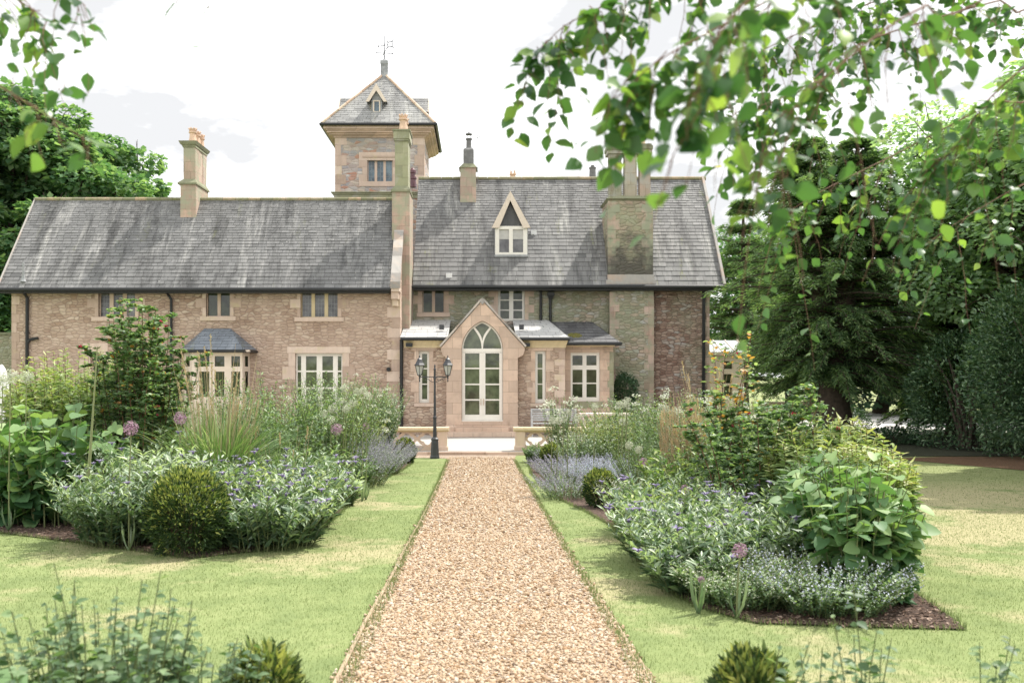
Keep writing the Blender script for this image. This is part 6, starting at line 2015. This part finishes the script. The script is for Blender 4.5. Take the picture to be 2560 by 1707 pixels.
LBR = ['white allium at the left of three against the chimney breast', 'white allium in the middle of three against the chimney breast', 'highest white allium against the chimney breast', 'lowest white allium of the group against the chimney breast',
       'white allium over the end of the right balustrade', 'leftmost white allium by the right balustrade', 'upper white allium by the right balustrade', 'white allium right of those by the balustrade', 'lone white allium in the middle of the yellow-green shrub',
       'white allium left of a pair under the red-brown wall', 'white allium right in the pair under the red-brown wall', 'rightmost white allium under the house corner downpipe', 'white allium by the bright green spike below the small bay', 'white allium lowest over the balustrade cap']
for i, (px_, py_) in enumerate(((806, 1043), (826, 1033), (856, 1018), (872, 1022), (824, 1058), (862, 1031), (880, 1015), (890, 988), (905, 985), (915, 998), (858, 980), (850, 1012))):
    Y_ = 13.2 + (i % 4)*.2
    x_, y_, h_ = at_px(px_, py_, Y_)
    allium(x_, y_, h_ + .06, .064, 'white', LBL[i], 'white alliums in the left bed', n=90)
f = Fol()
x_, y_, h_ = at_px(238, 872, 9.4)
b0 = np.array(gpos(x_ - .14, y_)); t = np.linspace(0, 1, 8)
Pp = np.stack([b0[0] + .16*t**.8, b0[1] + 0*t, b0[2] + h_*t], 1)[None]
f.tubes(Pp, np.array([.016, .018, .019, .016, .012, .009, .007, .006]), .85, 0, 6)
k = 10; a = U(0, 6.28, k)
f.leaves(T_FLAT, np.repeat(Pp[0, -1:], k, 0), np.stack([np.cos(a), np.sin(a), U(0, 1, k)], 1), sph(k), .05, .3, .6)
tag(f.build('leek_stem', [L['stem'], L['grey']], None, tuple(b0)), 'single tall bare green stem in front of the tall left rose', 'plant')

# ---- right bed
herb_bush(1.42, 21.3, .36, .42, 120, 'round bright green bush at the far end of the right bed by the terrace', mat='herb', ls=.05, lw=.6, per=26)
catmint(1.72, 20.2, .42, .44, 160, 'small catmint beside the round bush by the terrace', fl=24)
yew_ball(1.50, 18.4, .24, .30, 'small far yew ball of the right bed', seed=4, sz=.06)
catmint(1.72, 16.0, .72, .52, 420, 'catmint mound spilling toward the path behind the middle yew ball', fl=34, ay=1.1)
catmint(2.35, 14.6, .86, .60, 420, 'wide pale catmint right of the middle yew ball', fl=34, fcol='blue')
catmint(1.35, 13.6, .5, .42, 160, 'low catmint left of the middle yew ball', fl=22)
yew_ball(1.68, 12.45, .22, .27, 'middle yew ball of the right bed with a gold top', seed=5, sz=.05)
catmint(2.15, 12.2, .42, .45, 150, 'fine pale sprays right of the middle yew ball', fl=14, fcol='white')
cornflowers(2.15, 9.9, .74, .62, 230, 'cornflower clump behind the front-left clump of the right bed', nf=40)
cornflowers(1.85, 8.3, .58, .60, 230, 'cornflower clump leaning over the path-side edge of the right bed', nf=40)
cornflowers(2.6, 8.6, .58, .66, 210, 'cornflower clump in front of the orange-tipped rose', nf=30)
cornflowers(1.72, 7.35, .40, .56, 130, 'nearest cornflower clump left of the pink allium', nf=5)
cornflowers(2.35, 7.45, .42, .62, 130, 'pale leafy clump behind the pink allium', nf=4)
cornflowers(1.62, 6.95, .28, .40, 70, 'low leafy edging clump at the path-side front corner of the right bed', nf=3)
herb_bush(1.98, 9.1, .26, .62, 60, 'yellow-green leafy plant among the cornflowers of the right bed', mat='yell', ls=.10, lw=.36, per=16, top=.5, name='leafy_plant', cat='plant')
herb_bush(2.42, 10.8, .34, .80, 70, 'pale leafy plant at the foot of the straw-coloured reed grass', mat='yell', ls=.11, lw=.34, per=16, top=.35, name='leafy_plant', cat='plant')
herb_bush(-2.55, 9.6, .22, .80, 50, 'pale leafy plant directly behind the front yew ball', mat='yell', ls=.10, lw=.36, per=16, top=.4, name='leafy_plant', cat='plant')
herb_bush(-3.45, 9.9, .26, .95, 55, 'silvery leafy plant left behind the front yew ball', mat='grey', ls=.15, lw=.28, per=14, top=.9, name='leafy_plant', cat='plant')
herb_bush(-1.95, 9.9, .22, .62, 50, 'yellow-green plant at the inner edge of the left cornflowers', mat='yell', ls=.09, lw=.4, per=16, top=.4, name='leafy_plant', cat='plant')
rose_bush(2.98, 9.7, .62, 1.76, 30, 'open rose with orange new leaves in the right bed', tips=.02, dens=46, nf=9, bare=.02, lean=.32)
rose_bush(2.72, 10.3, .20, 2.35, 5, 'long red rose canes reaching above the right bed', tips=.45, dens=10, nf=3, bare=.35)
willow_herb(3.6, 9.3, .74, 1.25, 190, 'yellow-tipped perennials right of the orange-tipped rose', top=1.0, lf=.12)
willow_herb(3.62, 8.5, .52, 1.05, 140, 'yellow-tipped perennials at the outer edge of the right bed', top=1.1, lf=.11)
willow_herb(3.2, 8.2, .5, .98, 80, 'darker narrow-leaved perennials before the orange-tipped rose', top=.1, lf=.13)
bigleaf(2.86, 6.75, .33, .76, 140, 'broad-leaved shrub at the front corner of the right bed', size=.135)
bigleaf(2.95, 7.35, .36, .90, 120, 'broad-leaved shrub behind the front corner of the right bed', size=.135)
catmint(1.95, 6.60, .42, .36, 330, 'fine-leaved forget-me-not clump at the front of the right bed', fl=5, fcol='white', leafm='herb', group='forget-me-not clumps', leafsz=.03, per=26)
catmint(2.48, 6.42, .48, .42, 380, 'blue forget-me-not clump before the broad-leaved shrub', fl=7, fcol='blue', leafm='herb', group='forget-me-not clumps', leafsz=.032, per=26)
reed_grass(2.62, 11.6, .34, .9, 200, 240, 'reed grass with straw stems in the middle of the right bed', hs=1.45, sw=.08)
reed_grass(3.2, 12.6, .4, .9, 220, 90, 'reed grass behind the orange-tipped rose', hs=1.85, sw=.2)
herb_bush(3.05, 11.3, .5, 1.2, 130, 'light green shrub between the reed grass and the orange-tipped rose', mat='herb', ls=.05, lw=.5, per=24, top=.5)
herb_bush(2.55, 13.4, .5, .95, 120, 'dark fine-leaved shrub behind the pale catmint', mat='herb', ls=.04, lw=.4, per=26)
herb_bush(2.0, 17.2, .45, .9, 120, 'cream-speckled shrub behind the small far yew ball', mat='grey', ls=.05, lw=.45, per=24, fl=24, fs=.014, top=.5)
herb_bush(1.85, 20.6, .30, 1.55, 70, 'slender bush with white heads at the end of the right balustrade', mat='herb', ls=.05, lw=.5, per=26, fl=14, fs=.05, lean=.15)
herb_bush(2.9, 17.6, .7, 1.35, 190, 'yellow-green shrub with white flower heads at the middle of the right bed', mat='yell', ls=.05, lw=.45, per=26, fl=20, fs=.022, top=.6)
herb_bush(3.6, 15.6, .75, 1.55, 200, 'tall mid-green shrub before the chimney breast', mat='herb', ls=.055, lw=.5, per=28, top=.4, fl=20, fs=.03)
herb_bush(3.0, 14.6, .5, 1.2, 130, 'brownish green shrub behind the reed grass of the right bed', mat='herb', ls=.05, lw=.45, per=26, top=.3)
herb_bush(4.3, 15.0, .7, 1.5, 160, 'light shrub at the foot of the right house corner', mat='yell', ls=.055, lw=.5, per=26, top=.5, fl=20, fs=.04)
herb_bush(4.0, 12.4, .7, 1.45, 150, 'green shrub behind the rose canes', mat='herb', ls=.055, lw=.5, per=26, top=.4)
herb_bush(2.75, 20.4, .6, 1.15, 150, 'loose green shrub before the garden table', mat='yell', ls=.05, lw=.45, per=24, fl=12, fs=.03, top=.5)
herb_bush(4.6, 17.8, .9, 1.6, 170, 'broad green shrub behind the light shrub near the house corner', mat='herb', ls=.06, lw=.5, per=26, top=.4)
herb_bush(3.4, 20.2, .9, 1.5, 170, 'loose shrub at the far right of the terrace balustrade', mat='herb', ls=.06, lw=.5, per=26, top=.4, fl=12, fs=.03)
for px_, py_, Y_, r_, c_, lb in ((1842, 1392, 6.15, .052, 'pink', 'large pale pink allium at the front of the right bed'), (1746, 1455, 6.3, .024, 'pink', 'tiny pink allium at the front of the right bed'),
                                 (1604, 1165, 11.0, .055, 'pink', 'faded pink allium in the middle of the right bed'), (1708, 1232, 9.2, .045, 'pink', 'small faded pink allium above the cornflowers of the right bed'),
                                 (1593, 1133, 12.0, .055, 'white', 'white allium right of a twin in the middle of the right bed'), (1569, 1122, 12.3, .055, 'white', 'white allium left of a twin in the middle of the right bed')):
    x_, y_, h_ = at_px(px_, py_, Y_)
    allium(x_, y_, h_ + r_, r_, c_, lb)
for i, (px_, py_) in enumerate(((1545, 1020), (1555, 1017), (1565, 1009), (1563, 1022), (1407, 1055), (1392, 1060), (1418, 1040), (1440, 1052), (1552, 1062), (1650, 1028), (1662, 1030), (1684, 1036), (1484, 1025), (1378, 1058))):
    Y_ = 13.9 + (i % 5)*.25
    x_, y_, h_ = at_px(px_, py_, Y_)
    allium(x_, y_, h_ + .06, .062, 'white', LBR[i], 'white alliums in the right bed', n=90)

# shrub climbing beside the chimney breast
f = Fol(); sphere_core(f, X(1562, 31.8), 31.7, 1.35, .45, .35, .75, 2600, T_DIA, .09, .5, lumps=12)
f.tubes(stems_paths(X(1562, 31.8), 31.75, .2, 14, 1.5, lean=.2, z0=-.003), np.linspace(.02, .006, 5), .3, 1)
tag(f.build('wall_shrub', [L['laurel'], L['brown']], None, (X(1562, 31.8), 31.7, 0)), 'dark round shrub against the wall by the chimney breast', 'shrub')

# ---- foreground plants, close to the camera
def nettle(x, y, h, n, r, label, size=.055):
    f = Fol()
    P = stems_paths(x, y, r, n, h, hv=.3, lean=.18, K=5, wob=.02)
    f.tubes(P, np.linspace(.0035, .0018, 5), .5, 1, 4)
    for s_ in range(2):
        leafy(f, P, 13, size*1.25, .62, T_OVAL, elev=-.15, t0=.15, tint=lambda t, k: np.clip(.35 + U(-.25, .35, k), 0, 1), topsmall=.5)
    return plant('leafy_herb', label, 'plant', x, y, f, [L['herb'], L['stem']], 'green herbs in the foreground')
nettle(-1.34, 3.15, .78, 120, .34, 'blurred herb clump at the bottom left', .055)
nettle(-1.30, 3.2, .92, 8, .12, 'tallest blurred herb sprig at the bottom left', .05)
nettle(-1.52, 3.25, .80, 6, .10, 'short blurred herb sprig left of the tallest one', .05)
nettle(-1.12, 3.15, .84, 7, .12, 'blurred herb sprig right of the tallest one', .05)
nettle(-1.0, 3.25, .60, 60, .22, 'blurred herb clump beside the bottom-left yew', .05)
yew_ball(-.83, 3.5, .155, .275, 'blurred yew top at the bottom left of the path', seed=6, sz=.05, dens=1.6)
yew_ball(1.06, 3.5, .16, .265, 'blurred yew top at the bottom right of the path', seed=7, sz=.05, dens=1.6)
nettle(1.06, 3.3, .72, 3, .05, 'blurred sprig rising from the bottom-right yew', .045)
nettle(1.42, 3.3, .74, 9, .10, 'blurred leafy sprig at the bottom right, right of the yew', .055)
nettle(1.24, 3.3, .62, 7, .08, 'blurred low sprig between the yew and the leafy sprig', .05)
nettle(1.93, 3.4, .64, 8, .12, 'blurred sprig in the bottom right corner', .05)
f = Fol(); c0 = gpos(-1.56, 3.0)
Pp = stems_paths(-1.56, 3.0, .05, 3, .66, lean=.1)
f.tubes(Pp, np.linspace(.006, .004, 5), .6, 1)
f.leaves(T_CORD, Pp[:, -1], np.array([(.9, -.3, .1), (-.4, -.5, .1), (.5, .4, .2)]), np.array([(0, -.5, 1.)]*3), np.array([.26, .2, .16]), .85, np.array([.75, .6, .5]))
tag(f.build('broad_leaf_plant', [L['big'], L['stem']], None, c0), 'single big pale leaf in the bottom left corner', 'plant')
# ================================================================== TREES
def limb(p, q_, k=6, sag=0.0, wob=.06):
    p, q_ = np.array(p, float), np.array(q_, float); t = np.linspace(0, 1, k)[:, None]
    L_ = np.linalg.norm(q_ - p)
    r = p + (q_ - p)*t + RNG.normal(0, wob*L_/k, (k, 3))*np.sin(np.pi*t)
    r[:, 2] += sag*L_*np.sin(np.pi*t[:, 0])
    return r
def broad_tree(name, label, x, y, h, crown, nclus, per, size, mat, trunk_r=.4, clump=1.3, flat=.55, seed=1, trunk_h=None, open_=.0, o2=None, lw=.9, group=None, tintr=(.1, .75), low=-.9):
    """crown = (cx, cy, cz, rx, ry, rz): clumps of leaves spread over the crown, limbs reaching them"""
    z0 = float(gz(x, y)) - .02; o = (x, y, z0)
    root = thing(name, label, 'tree', o, group)
    cx, cy, cz, ax, ay, az = crown
    d = sph(nclus*3); d = d[d[:, 2] > low][:nclus]; n = len(d)
    rr = U(.62, 1.0, n)**.7
    rr[: n//4] *= .6
    C = np.stack([cx + d[:, 0]*ax*rr, cy + d[:, 1]*ay*rr, cz + d[:, 2]*az*rr], 1)
    f = Fol()
    th = trunk_h or h*.35
    T = limb((x, y, z0), (x + (cx-x)*.5, y + (cy-y)*.5, z0 + th), 6, 0, .02)
    f.tubes(T[None], np.linspace(trunk_r*1.35, trunk_r*.8, 6), .5, 0, 10)
    top = T[-1]
    K = 5
    Ls = np.stack([limb(top + RNG.normal(0, trunk_r*.3, 3), c, K, .05, .10) for c in C])
    f.tubes(Ls, np.linspace(trunk_r*.45, trunk_r*.06, K), .5, 0, 5)
    tw = []
    for c in C:
        for j in range(5): tw.append(limb(c - [0, 0, clump*.3], c + sph(1)[0]*clump*.8, 4, 0, .12))
    f.tubes(np.stack(tw), np.linspace(trunk_r*.07, .012, 4), .5, 0, 3)
    f.build('trunk', L['bark'], root, o)
    g = Fol()
    for c in C:
        s_ = clump*U(.7, 1.25, 1)[0]; k = int(per*s_/clump)
        dd = sph(k); r_ = U(.45, 1, k)**.5
        p = c + dd*r_[:, None]*np.array([s_, s_, s_*flat])
        lf = unit(dd*[1, 1, .3] + np.array([0, 0, -.15]) + RNG.normal(0, .35, (k, 3)))
        g.leaves(T_FLAT, p, lf, unit(np.array([0, 0, 1.]) + dd*.5 + RNG.normal(0, .35, (k, 3))), size*U(.6, 1.3, k), lw, U(tintr[0], tintr[1], k))
    g.build('crown', L[mat], root, o)
    return root

# big sycamore behind the wing
broad_tree('sycamore_tree', 'large domed sycamore behind the left end of the wing', -23.0, 45, 15, (-22.8, 45, 8.0, 7.4, 6.4, 7.7), 300, 560, .30, 'syc', .5, 1.45, .42, trunk_h=4.5, low=-.5)
broad_tree('sycamore_tree', 'lower sycamore crown at the far left edge behind the garden wall', -25.5, 39, 9, (-25, 39.5, 4.2, 5.4, 3.4, 4.6), 60, 520, .28, 'syc', .35, 1.5, .5, trunk_h=2.5, tintr=(.0, .45))
broad_tree('beech_tree', 'pale green tree in the upper right behind the conifer', 18.0, 27, 11, (18.0, 27, 7.2, 5.6, 4.0, 4.2), 150, 640, .17, 'pale', .35, 1.25, .6, trunk_h=3)
broad_tree('beech_tree', 'unseen pale tree added beyond the right edge to shade the lawn', 16.8, 17.4, 12, (16.3, 17.4, 8.2, 4.6, 4.0, 4.0), 150, 700, .24, 'pale', .35, 1.25, .6, trunk_h=3)  # out of view, placed and thickened so its shade falls on the lawn
broad_tree('beech_tree', 'mid-green tree showing just right of the house gable', 16.5, 47, 11, (15.8, 47, 5.6, 4.6, 4, 4.6), 70, 420, .22, 'syc', .3, 1.35, .6, trunk_h=3, tintr=(.0, .5))
broad_tree('evergreen_tree', 'dark evergreen filling the gap behind the conifer trunk', 20.5, 46, 11, (21.5, 46, 4.6, 6.5, 3.5, 5.0), 90, 380, .24, 'laurel', .3, 1.5, .6, trunk_h=2)
broad_tree('evergreen_tree', 'dark evergreen at the right horizon behind the laurels', 27.5, 40, 12, (27, 40, 5.0, 6.0, 3.5, 5.6), 90, 380, .24, 'laurel', .3, 1.5, .6, trunk_h=2)
broad_tree('evergreen_tree', 'dark evergreen under the pale trees', 19.5, 31, 5, (19.0, 31, 2.6, 3.8, 2.6, 2.6), 60, 420, .20, 'laurel', .25, 1.3, .6, trunk_h=1.5)

# laurels: a bank of glossy dark shrubs down to the ground
def laurel(x, y, rx_, ry_, h, label, n=15000, size=.115, tint=(.1, .95)):
    o = gpos(x, y); root = thing('laurel_bush', label, 'shrub', o, 'laurel bank on the right')
    f = Fol()
    d = sph(n)
    c = sph(46); dd = np.max(d @ c.T, axis=1)
    rr = U(.6, 1.0, n)**.5*(.78 + .28*np.clip((dd - .7)/.3, 0, 1))
    z = o[2] + h*.5 + d[:, 2]*h*.52*rr
    taper = np.where(z < o[2] + h*.45, 1.0 - .10*((o[2] + h*.45 - z)/(h*.45))**2, 1)
    rad = np.where(d[:, 2] < 0, np.sqrt(1 - (d[:, 2]*.55)**2)/np.maximum(np.sqrt(1 - d[:, 2]**2), .25), 1)*taper
    p = np.stack([x + d[:, 0]*rx_*rr*rad, y + d[:, 1]*ry_*rr*rad, np.maximum(z, o[2] + .03)], 1)
    q = unit(d*[1, 1, .4] + [0, 0, .3] + RNG.normal(0, .5, (n, 3)))
    f.leaves(T_DIA, p, q, unit(np.array([0, 0, 1.]) + d*.6 + RNG.normal(0, .4, (n, 3))), size*U(.6, 1.3, n), .42, U(tint[0], tint[1], n))
    f.build('crown', L['laurel'], root, o)
    g = Fol(); P_ = stems_paths(x, y, min(rx_, ry_)*.3, 14, h*.8, lean=.3, K=5); g.tubes(P_, np.linspace(.07, .015, 5), .5, 0, 6); g.build('stems', L['bark'], root, o)
laurel(14.9, 22.6, 2.5, 2.2, 4.7, 'tallest laurel of the bank, left end near the conifer', 20000)
laurel(15.6, 18.8, 2.7, 2.4, 6.4, 'laurel at the right edge of the picture over the leaf litter', 22000)
laurel(14.6, 20.6, 1.4, 1.5, 2.4, 'low laurel in front of the bank', 9000)
laurel(14.0, 15.2, 2.8, 2.4, 9.2, 'laurel beyond the right edge shading the lawn', 20000, .2)
laurel(13.2, 11.6, 2.8, 2.4, 8.6, 'nearest laurel beyond the right edge shading the lawn', 18000, .2)
laurel(17.6, 25.6, 2.6, 2.2, 4.6, 'laurel behind the bank under the pale trees', 14000, .13)
laurel(14.4, 26.3, 1.8, 1.6, 3.4, 'laurel between the conifer and the bank', 9000)

# the big dark conifer with layered drooping sprays
def conifer(x, y, h, r, label, base=1.3, ntier=34, per=11, spray=110, tr=.42, leaders=((0, 0, 1.0),), size=.26, top_r=.10):
    o = gpos(x, y); root = thing('conifer_tree', label, 'tree', o)
    f = Fol(); g = Fol(); B = []
    for lx_, ly_, hs in leaders:
        T = limb(o, (x + lx_, y + ly_, o[2] + h*hs), 9, 0, .015); T[:3, :2] = np.array([x, y]) + (T[:3, :2] - [x, y])*.3
        f.tubes(T[None], np.linspace(tr*1.3, .04, 9)*np.array([1.25, .95] + [1]*7), .5, 0, 10)
        for i in range(ntier):
            fr = (i + U(0, 1, 1)[0])/ntier
            z = base + (h*hs - base)*fr
            # widest about a third of the way up, narrowing to the top
            env = r*np.interp(fr, [0, .12, .35, .6, .85, 1], [.66, .86, 1.0, .70, .34, top_r])
            for j in range(per):
                a = U(0, 2*np.pi, 1)[0]; ln = env*U(.55, 1.08, 1)[0]
                st = np.array([x + lx_*z/(h*hs), y + ly_*z/(h*hs), o[2] + z])
                rise = U(-.05, .30, 1)[0] - .25*(1 - fr)
                en = st + np.array([np.cos(a)*ln, np.sin(a)*ln, rise*ln])
                pl = limb(st, en, 6, .04, .04); pl[-1, 2] -= .07*ln
                B.append(pl)
    B = np.stack(B)
    f.tubes(B, np.linspace(.055, .010, 6), .5, 0, 4)
    f.build('trunk', L['bark'], root, o)
    # sprays: flat fans of short twigs along each bough
    pos, tg, t = along(B, int(spray*1.8), .22, 1.0); n = len(pos)
    side = unit(np.cross(tg, [0, 0, 1.])); sg = np.where(U(0, 1, n) > .5, 1., -1.)[:, None]
    off = side*sg*U(.0, .34, (n, 1))*(1.15 - t[:, None])
    p = pos + off + RNG.normal(0, .06, (n, 3)) + [0, 0, .02]
    d = unit(tg*.8 + side*sg*U(.2, .9, (n, 1)) + np.stack([np.zeros(n), np.zeros(n), U(-.28, .22, n)], 1))
    g.leaves(T_FLAT, p, d, unit(np.array([0, 0, 1.]) + RNG.normal(0, .5, (n, 3))), size*.62*U(.5, 1.3, n), .24, np.clip(.2 + .3*t + U(-.2, .45, n), 0, 1))
    g.build('crown', L['fir'], root, o)
    return root
conifer(11.6, 29.4, 9.9, 3.6, 'big dark spreading conifer right of the house, its bare trunk before the drive', base=1.75, ntier=30, per=12, spray=150, leaders=((-.8, .2, 1.0), (.7, -.2, .98)), size=.25)
conifer(12.2, 41.5, 10.2, 2.8, 'narrower conifer between the gable and the big dark one', base=1.2, ntier=24, per=9, spray=110, leaders=((0, 0, 1.0),), tr=.2)
conifer(16.2, 30.5, 5.6, 3.0, 'shaded conifer between the big one and the laurels', base=.6, ntier=26, per=10, spray=120, leaders=((0, 0, 1.0),), tr=.25)
# low dark shrubs round the trunk
for i, (x_, y_, r_, h_, lb) in enumerate(((9.6, 28.6, .9, .75, 'low dark shrub left of the conifer trunk'), (12.6, 27.8, 1.0, .5, 'low ground shrub right of the conifer trunk'), (10.9, 27.2, 1.1, .55, 'bluish low shrub in front of the conifer trunk'), (13.6, 33.2, .9, .9, 'small shrub by the drive behind the conifer'))):
    f = Fol(); sphere_core(f, x_, y_, float(gz(x_, y_)) + h_*.35, r_, r_*.7, h_*.7, 2200, T_DIA, .09, .5, lumps=14)
    P_ = stems_paths(x_, y_, r_*.5, 14, h_*.9, lean=.5); f.tubes(P_, np.linspace(.012, .005, 5), .3, 1)
    tag(f.build('low_shrub', [L['laurel'], L['brown']], None, gpos(x_, y_)), lb, 'shrub', 'low shrubs under the conifer')
# dark post by the drive
b = MB(); xx = X(1966, 33); b.lathe((xx, 33, -.1), [(.09, 0), (.08, .5), (.05, .6), (.05, 1.6), (.08, 1.62), (.02, 1.7)], 10)
tag(b.build('bollard', M['black'], None, (xx, 33, -.1)), 'thin black post at the edge of the drive left of the conifer trunk', 'post')

# ================================================================== BIRCH BOUGHS OVERHEAD
def cat_curve(pts, n=14):
    """smooth polyline through points"""
    P_ = np.array(pts, float); m = len(P_)
    t = np.linspace(0, m - 1.0001, n); i = t.astype(int); f_ = (t - i)[:, None]
    g_ = lambda k: P_[np.clip(k, 0, m - 1)]
    p0, p1, p2, p3 = g_(i - 1), g_(i), g_(i + 1), g_(i + 2)
    return .5*((2*p1) + (-p0 + p2)*f_ + (2*p0 - 5*p1 + 4*p2 - p3)*f_**2 + (-p0 + 3*p1 - 3*p2 + p3)*f_**3)
def W(px, py, d): return np.array([X(px, d), d, Z(py, d)])

def birch(name, label, base, trunk_top, boughs, r0=.16, leafsz=.064):
    """boughs: list of (points, twigs, droop length, leaves per twig)"""
    o = (base[0], base[1], float(gz(*base)))
    root = thing(name, label, 'tree', o)
    f = Fol(); g = Fol()
    T = cat_curve([o, (o[0]*1.02, o[1], o[2] + 1.6), trunk_top], 10)
    f.tubes(T[None], np.linspace(r0, r0*.5, 10), .5, 0, 10)
    f.build('trunk', L['bark'], root, o)
    f = Fol()
    for pts, ntw, dl, lp, rad in boughs:
        C = cat_curve([trunk_top] + [W(*p) for p in pts], 22)
        f.tubes(C[None], np.linspace(rad*1.1, rad*.22, 22), .5, 0, 6)
        # twigs
        pos, tg, t = along(C[None], int(ntw*1.75), .30, 1.0); k = len(pos)
        a = U(0, 2*np.pi, k)
        out = unit(tg*.7 + np.stack([np.cos(a), np.sin(a)*.8, U(-.5, .6, k)], 1))
        Ls = dl*U(.35, 1.15, k)
        s_ = np.linspace(0, 1, 7)
        Q = pos[:, None] + out[:, None]*Ls[:, None, None]*.55*s_[None, :, None]
        Q[..., 2] -= Ls[:, None]*(.15*s_ + .75*s_**2)[None]
        Q += np.cumsum(RNG.normal(0, .006, (k, 7, 3)), 1)
        f.tubes(Q, np.linspace(.0018, .0007, 7), .5, 0, 4)
        lpos, ltg, lt = along(Q, int(lp*1.15), .04, 1.0); n = len(lpos)
        b_ = U(0, 2*np.pi, n)
        d = unit(np.stack([np.cos(b_), np.sin(b_), U(-1.3, .35, n)], 1) + ltg*.3)
        pet = lpos + d*.014
        f.tubes(np.stack([lpos, pet], 1), .0007, .5, 0, 3)
        nr = unit(RNG.normal(0, .6, (n, 3)) + [0, 0, .9])
        g.leaves(T_OVAL, pet, d, nr, leafsz*U(.5, 1.12, n), .72, np.clip(RNG.normal(.45, .26, n), 0, .93 + .07*(U(0, 1, n) < .1)))
    f.build('boughs', L['bark_red'], root, o)
    g.build('leaves', L['birch'], root, o)
    return root
birch('birch_tree', 'birch whose leafy boughs hang across the upper right', (3.4, 1.2), (3.1, 1.5, 4.6), [
    ([(2700, -60, 3.6), (2480, 5, 3.6), (2150, 110, 3.4), (2000, 225, 3.3), (1850, 280, 3.2)], 20, .36, 10, .005),
    ([(2500, -300, 2.6), (2150, -120, 2.4), (1850, 40, 2.3), (1650, 150, 2.2), (1560, 230, 2.2)], 18, .26, 8, .005),
    ([(2300, -300, 2.9), (1900, -120, 2.9), (1600, -20, 2.8), (1420, 60, 2.8), (1340, 140, 2.8)], 18, .26, 9, .004),
    ([(2700, 160, 4.4), (2480, 260, 4.2), (2250, 380, 4.2), (2050, 480, 4.0), (1960, 540, 4.0)], 12, .50, 9, .005),
    ([(2600, -100, 2.4), (2300, 20, 2.2), (2080, 180, 2.1), (1960, 300, 2.1), (1900, 420, 2.1)], 8, .36, 6, .004),
    ([(2850, 60, 3.2), (2640, 120, 3.0), (2480, 240, 3.0), (2380, 380, 3.0), (2330, 400, 3.0)], 12, .36, 8, .005),
    ([(2700, -200, 4.2), (2350, -60, 4.0), (2100, 40, 4.0), (1900, 130, 3.9), (1750, 230, 3.8)], 26, .42, 10, .005),
    ([(2450, -260, 1.9), (2100, -160, 1.75), (1850, 20, 1.7), (1760, 170, 1.65), (1740, 260, 1.65)], 8, .22, 5, .005),
    ([(2800, 380, 4.6), (2600, 440, 4.6), (2420, 540, 4.6), (2300, 620, 4.6)], 5, .6, 8, .004),
])
birch('birch_tree', 'birch whose few leaves hang into the upper left corner', (-3.2, .9), (-2.7, 1.3, 4.4), [
    ([(-300, -200, 3.0), (-60, -60, 2.9), (60, 10, 2.8), (130, 60, 2.8)], 8, .30, 6, .005),
    ([(-200, -260, 2.6), (100, -120, 2.6), (190, -10, 2.6), (215, 60, 2.6)], 5, .20, 5, .004),
    ([(-260, 60, 2.2), (-60, 180, 2.1), (120, 290, 2.1), (230, 360, 2.1)], 6, .14, 3, .004),
    ([(-100, -300, 3.0), (250, -200, 3.0), (460, -80, 3.0), (520, 20, 3.0)], 3, .18, 2, .003),
], r0=.13)
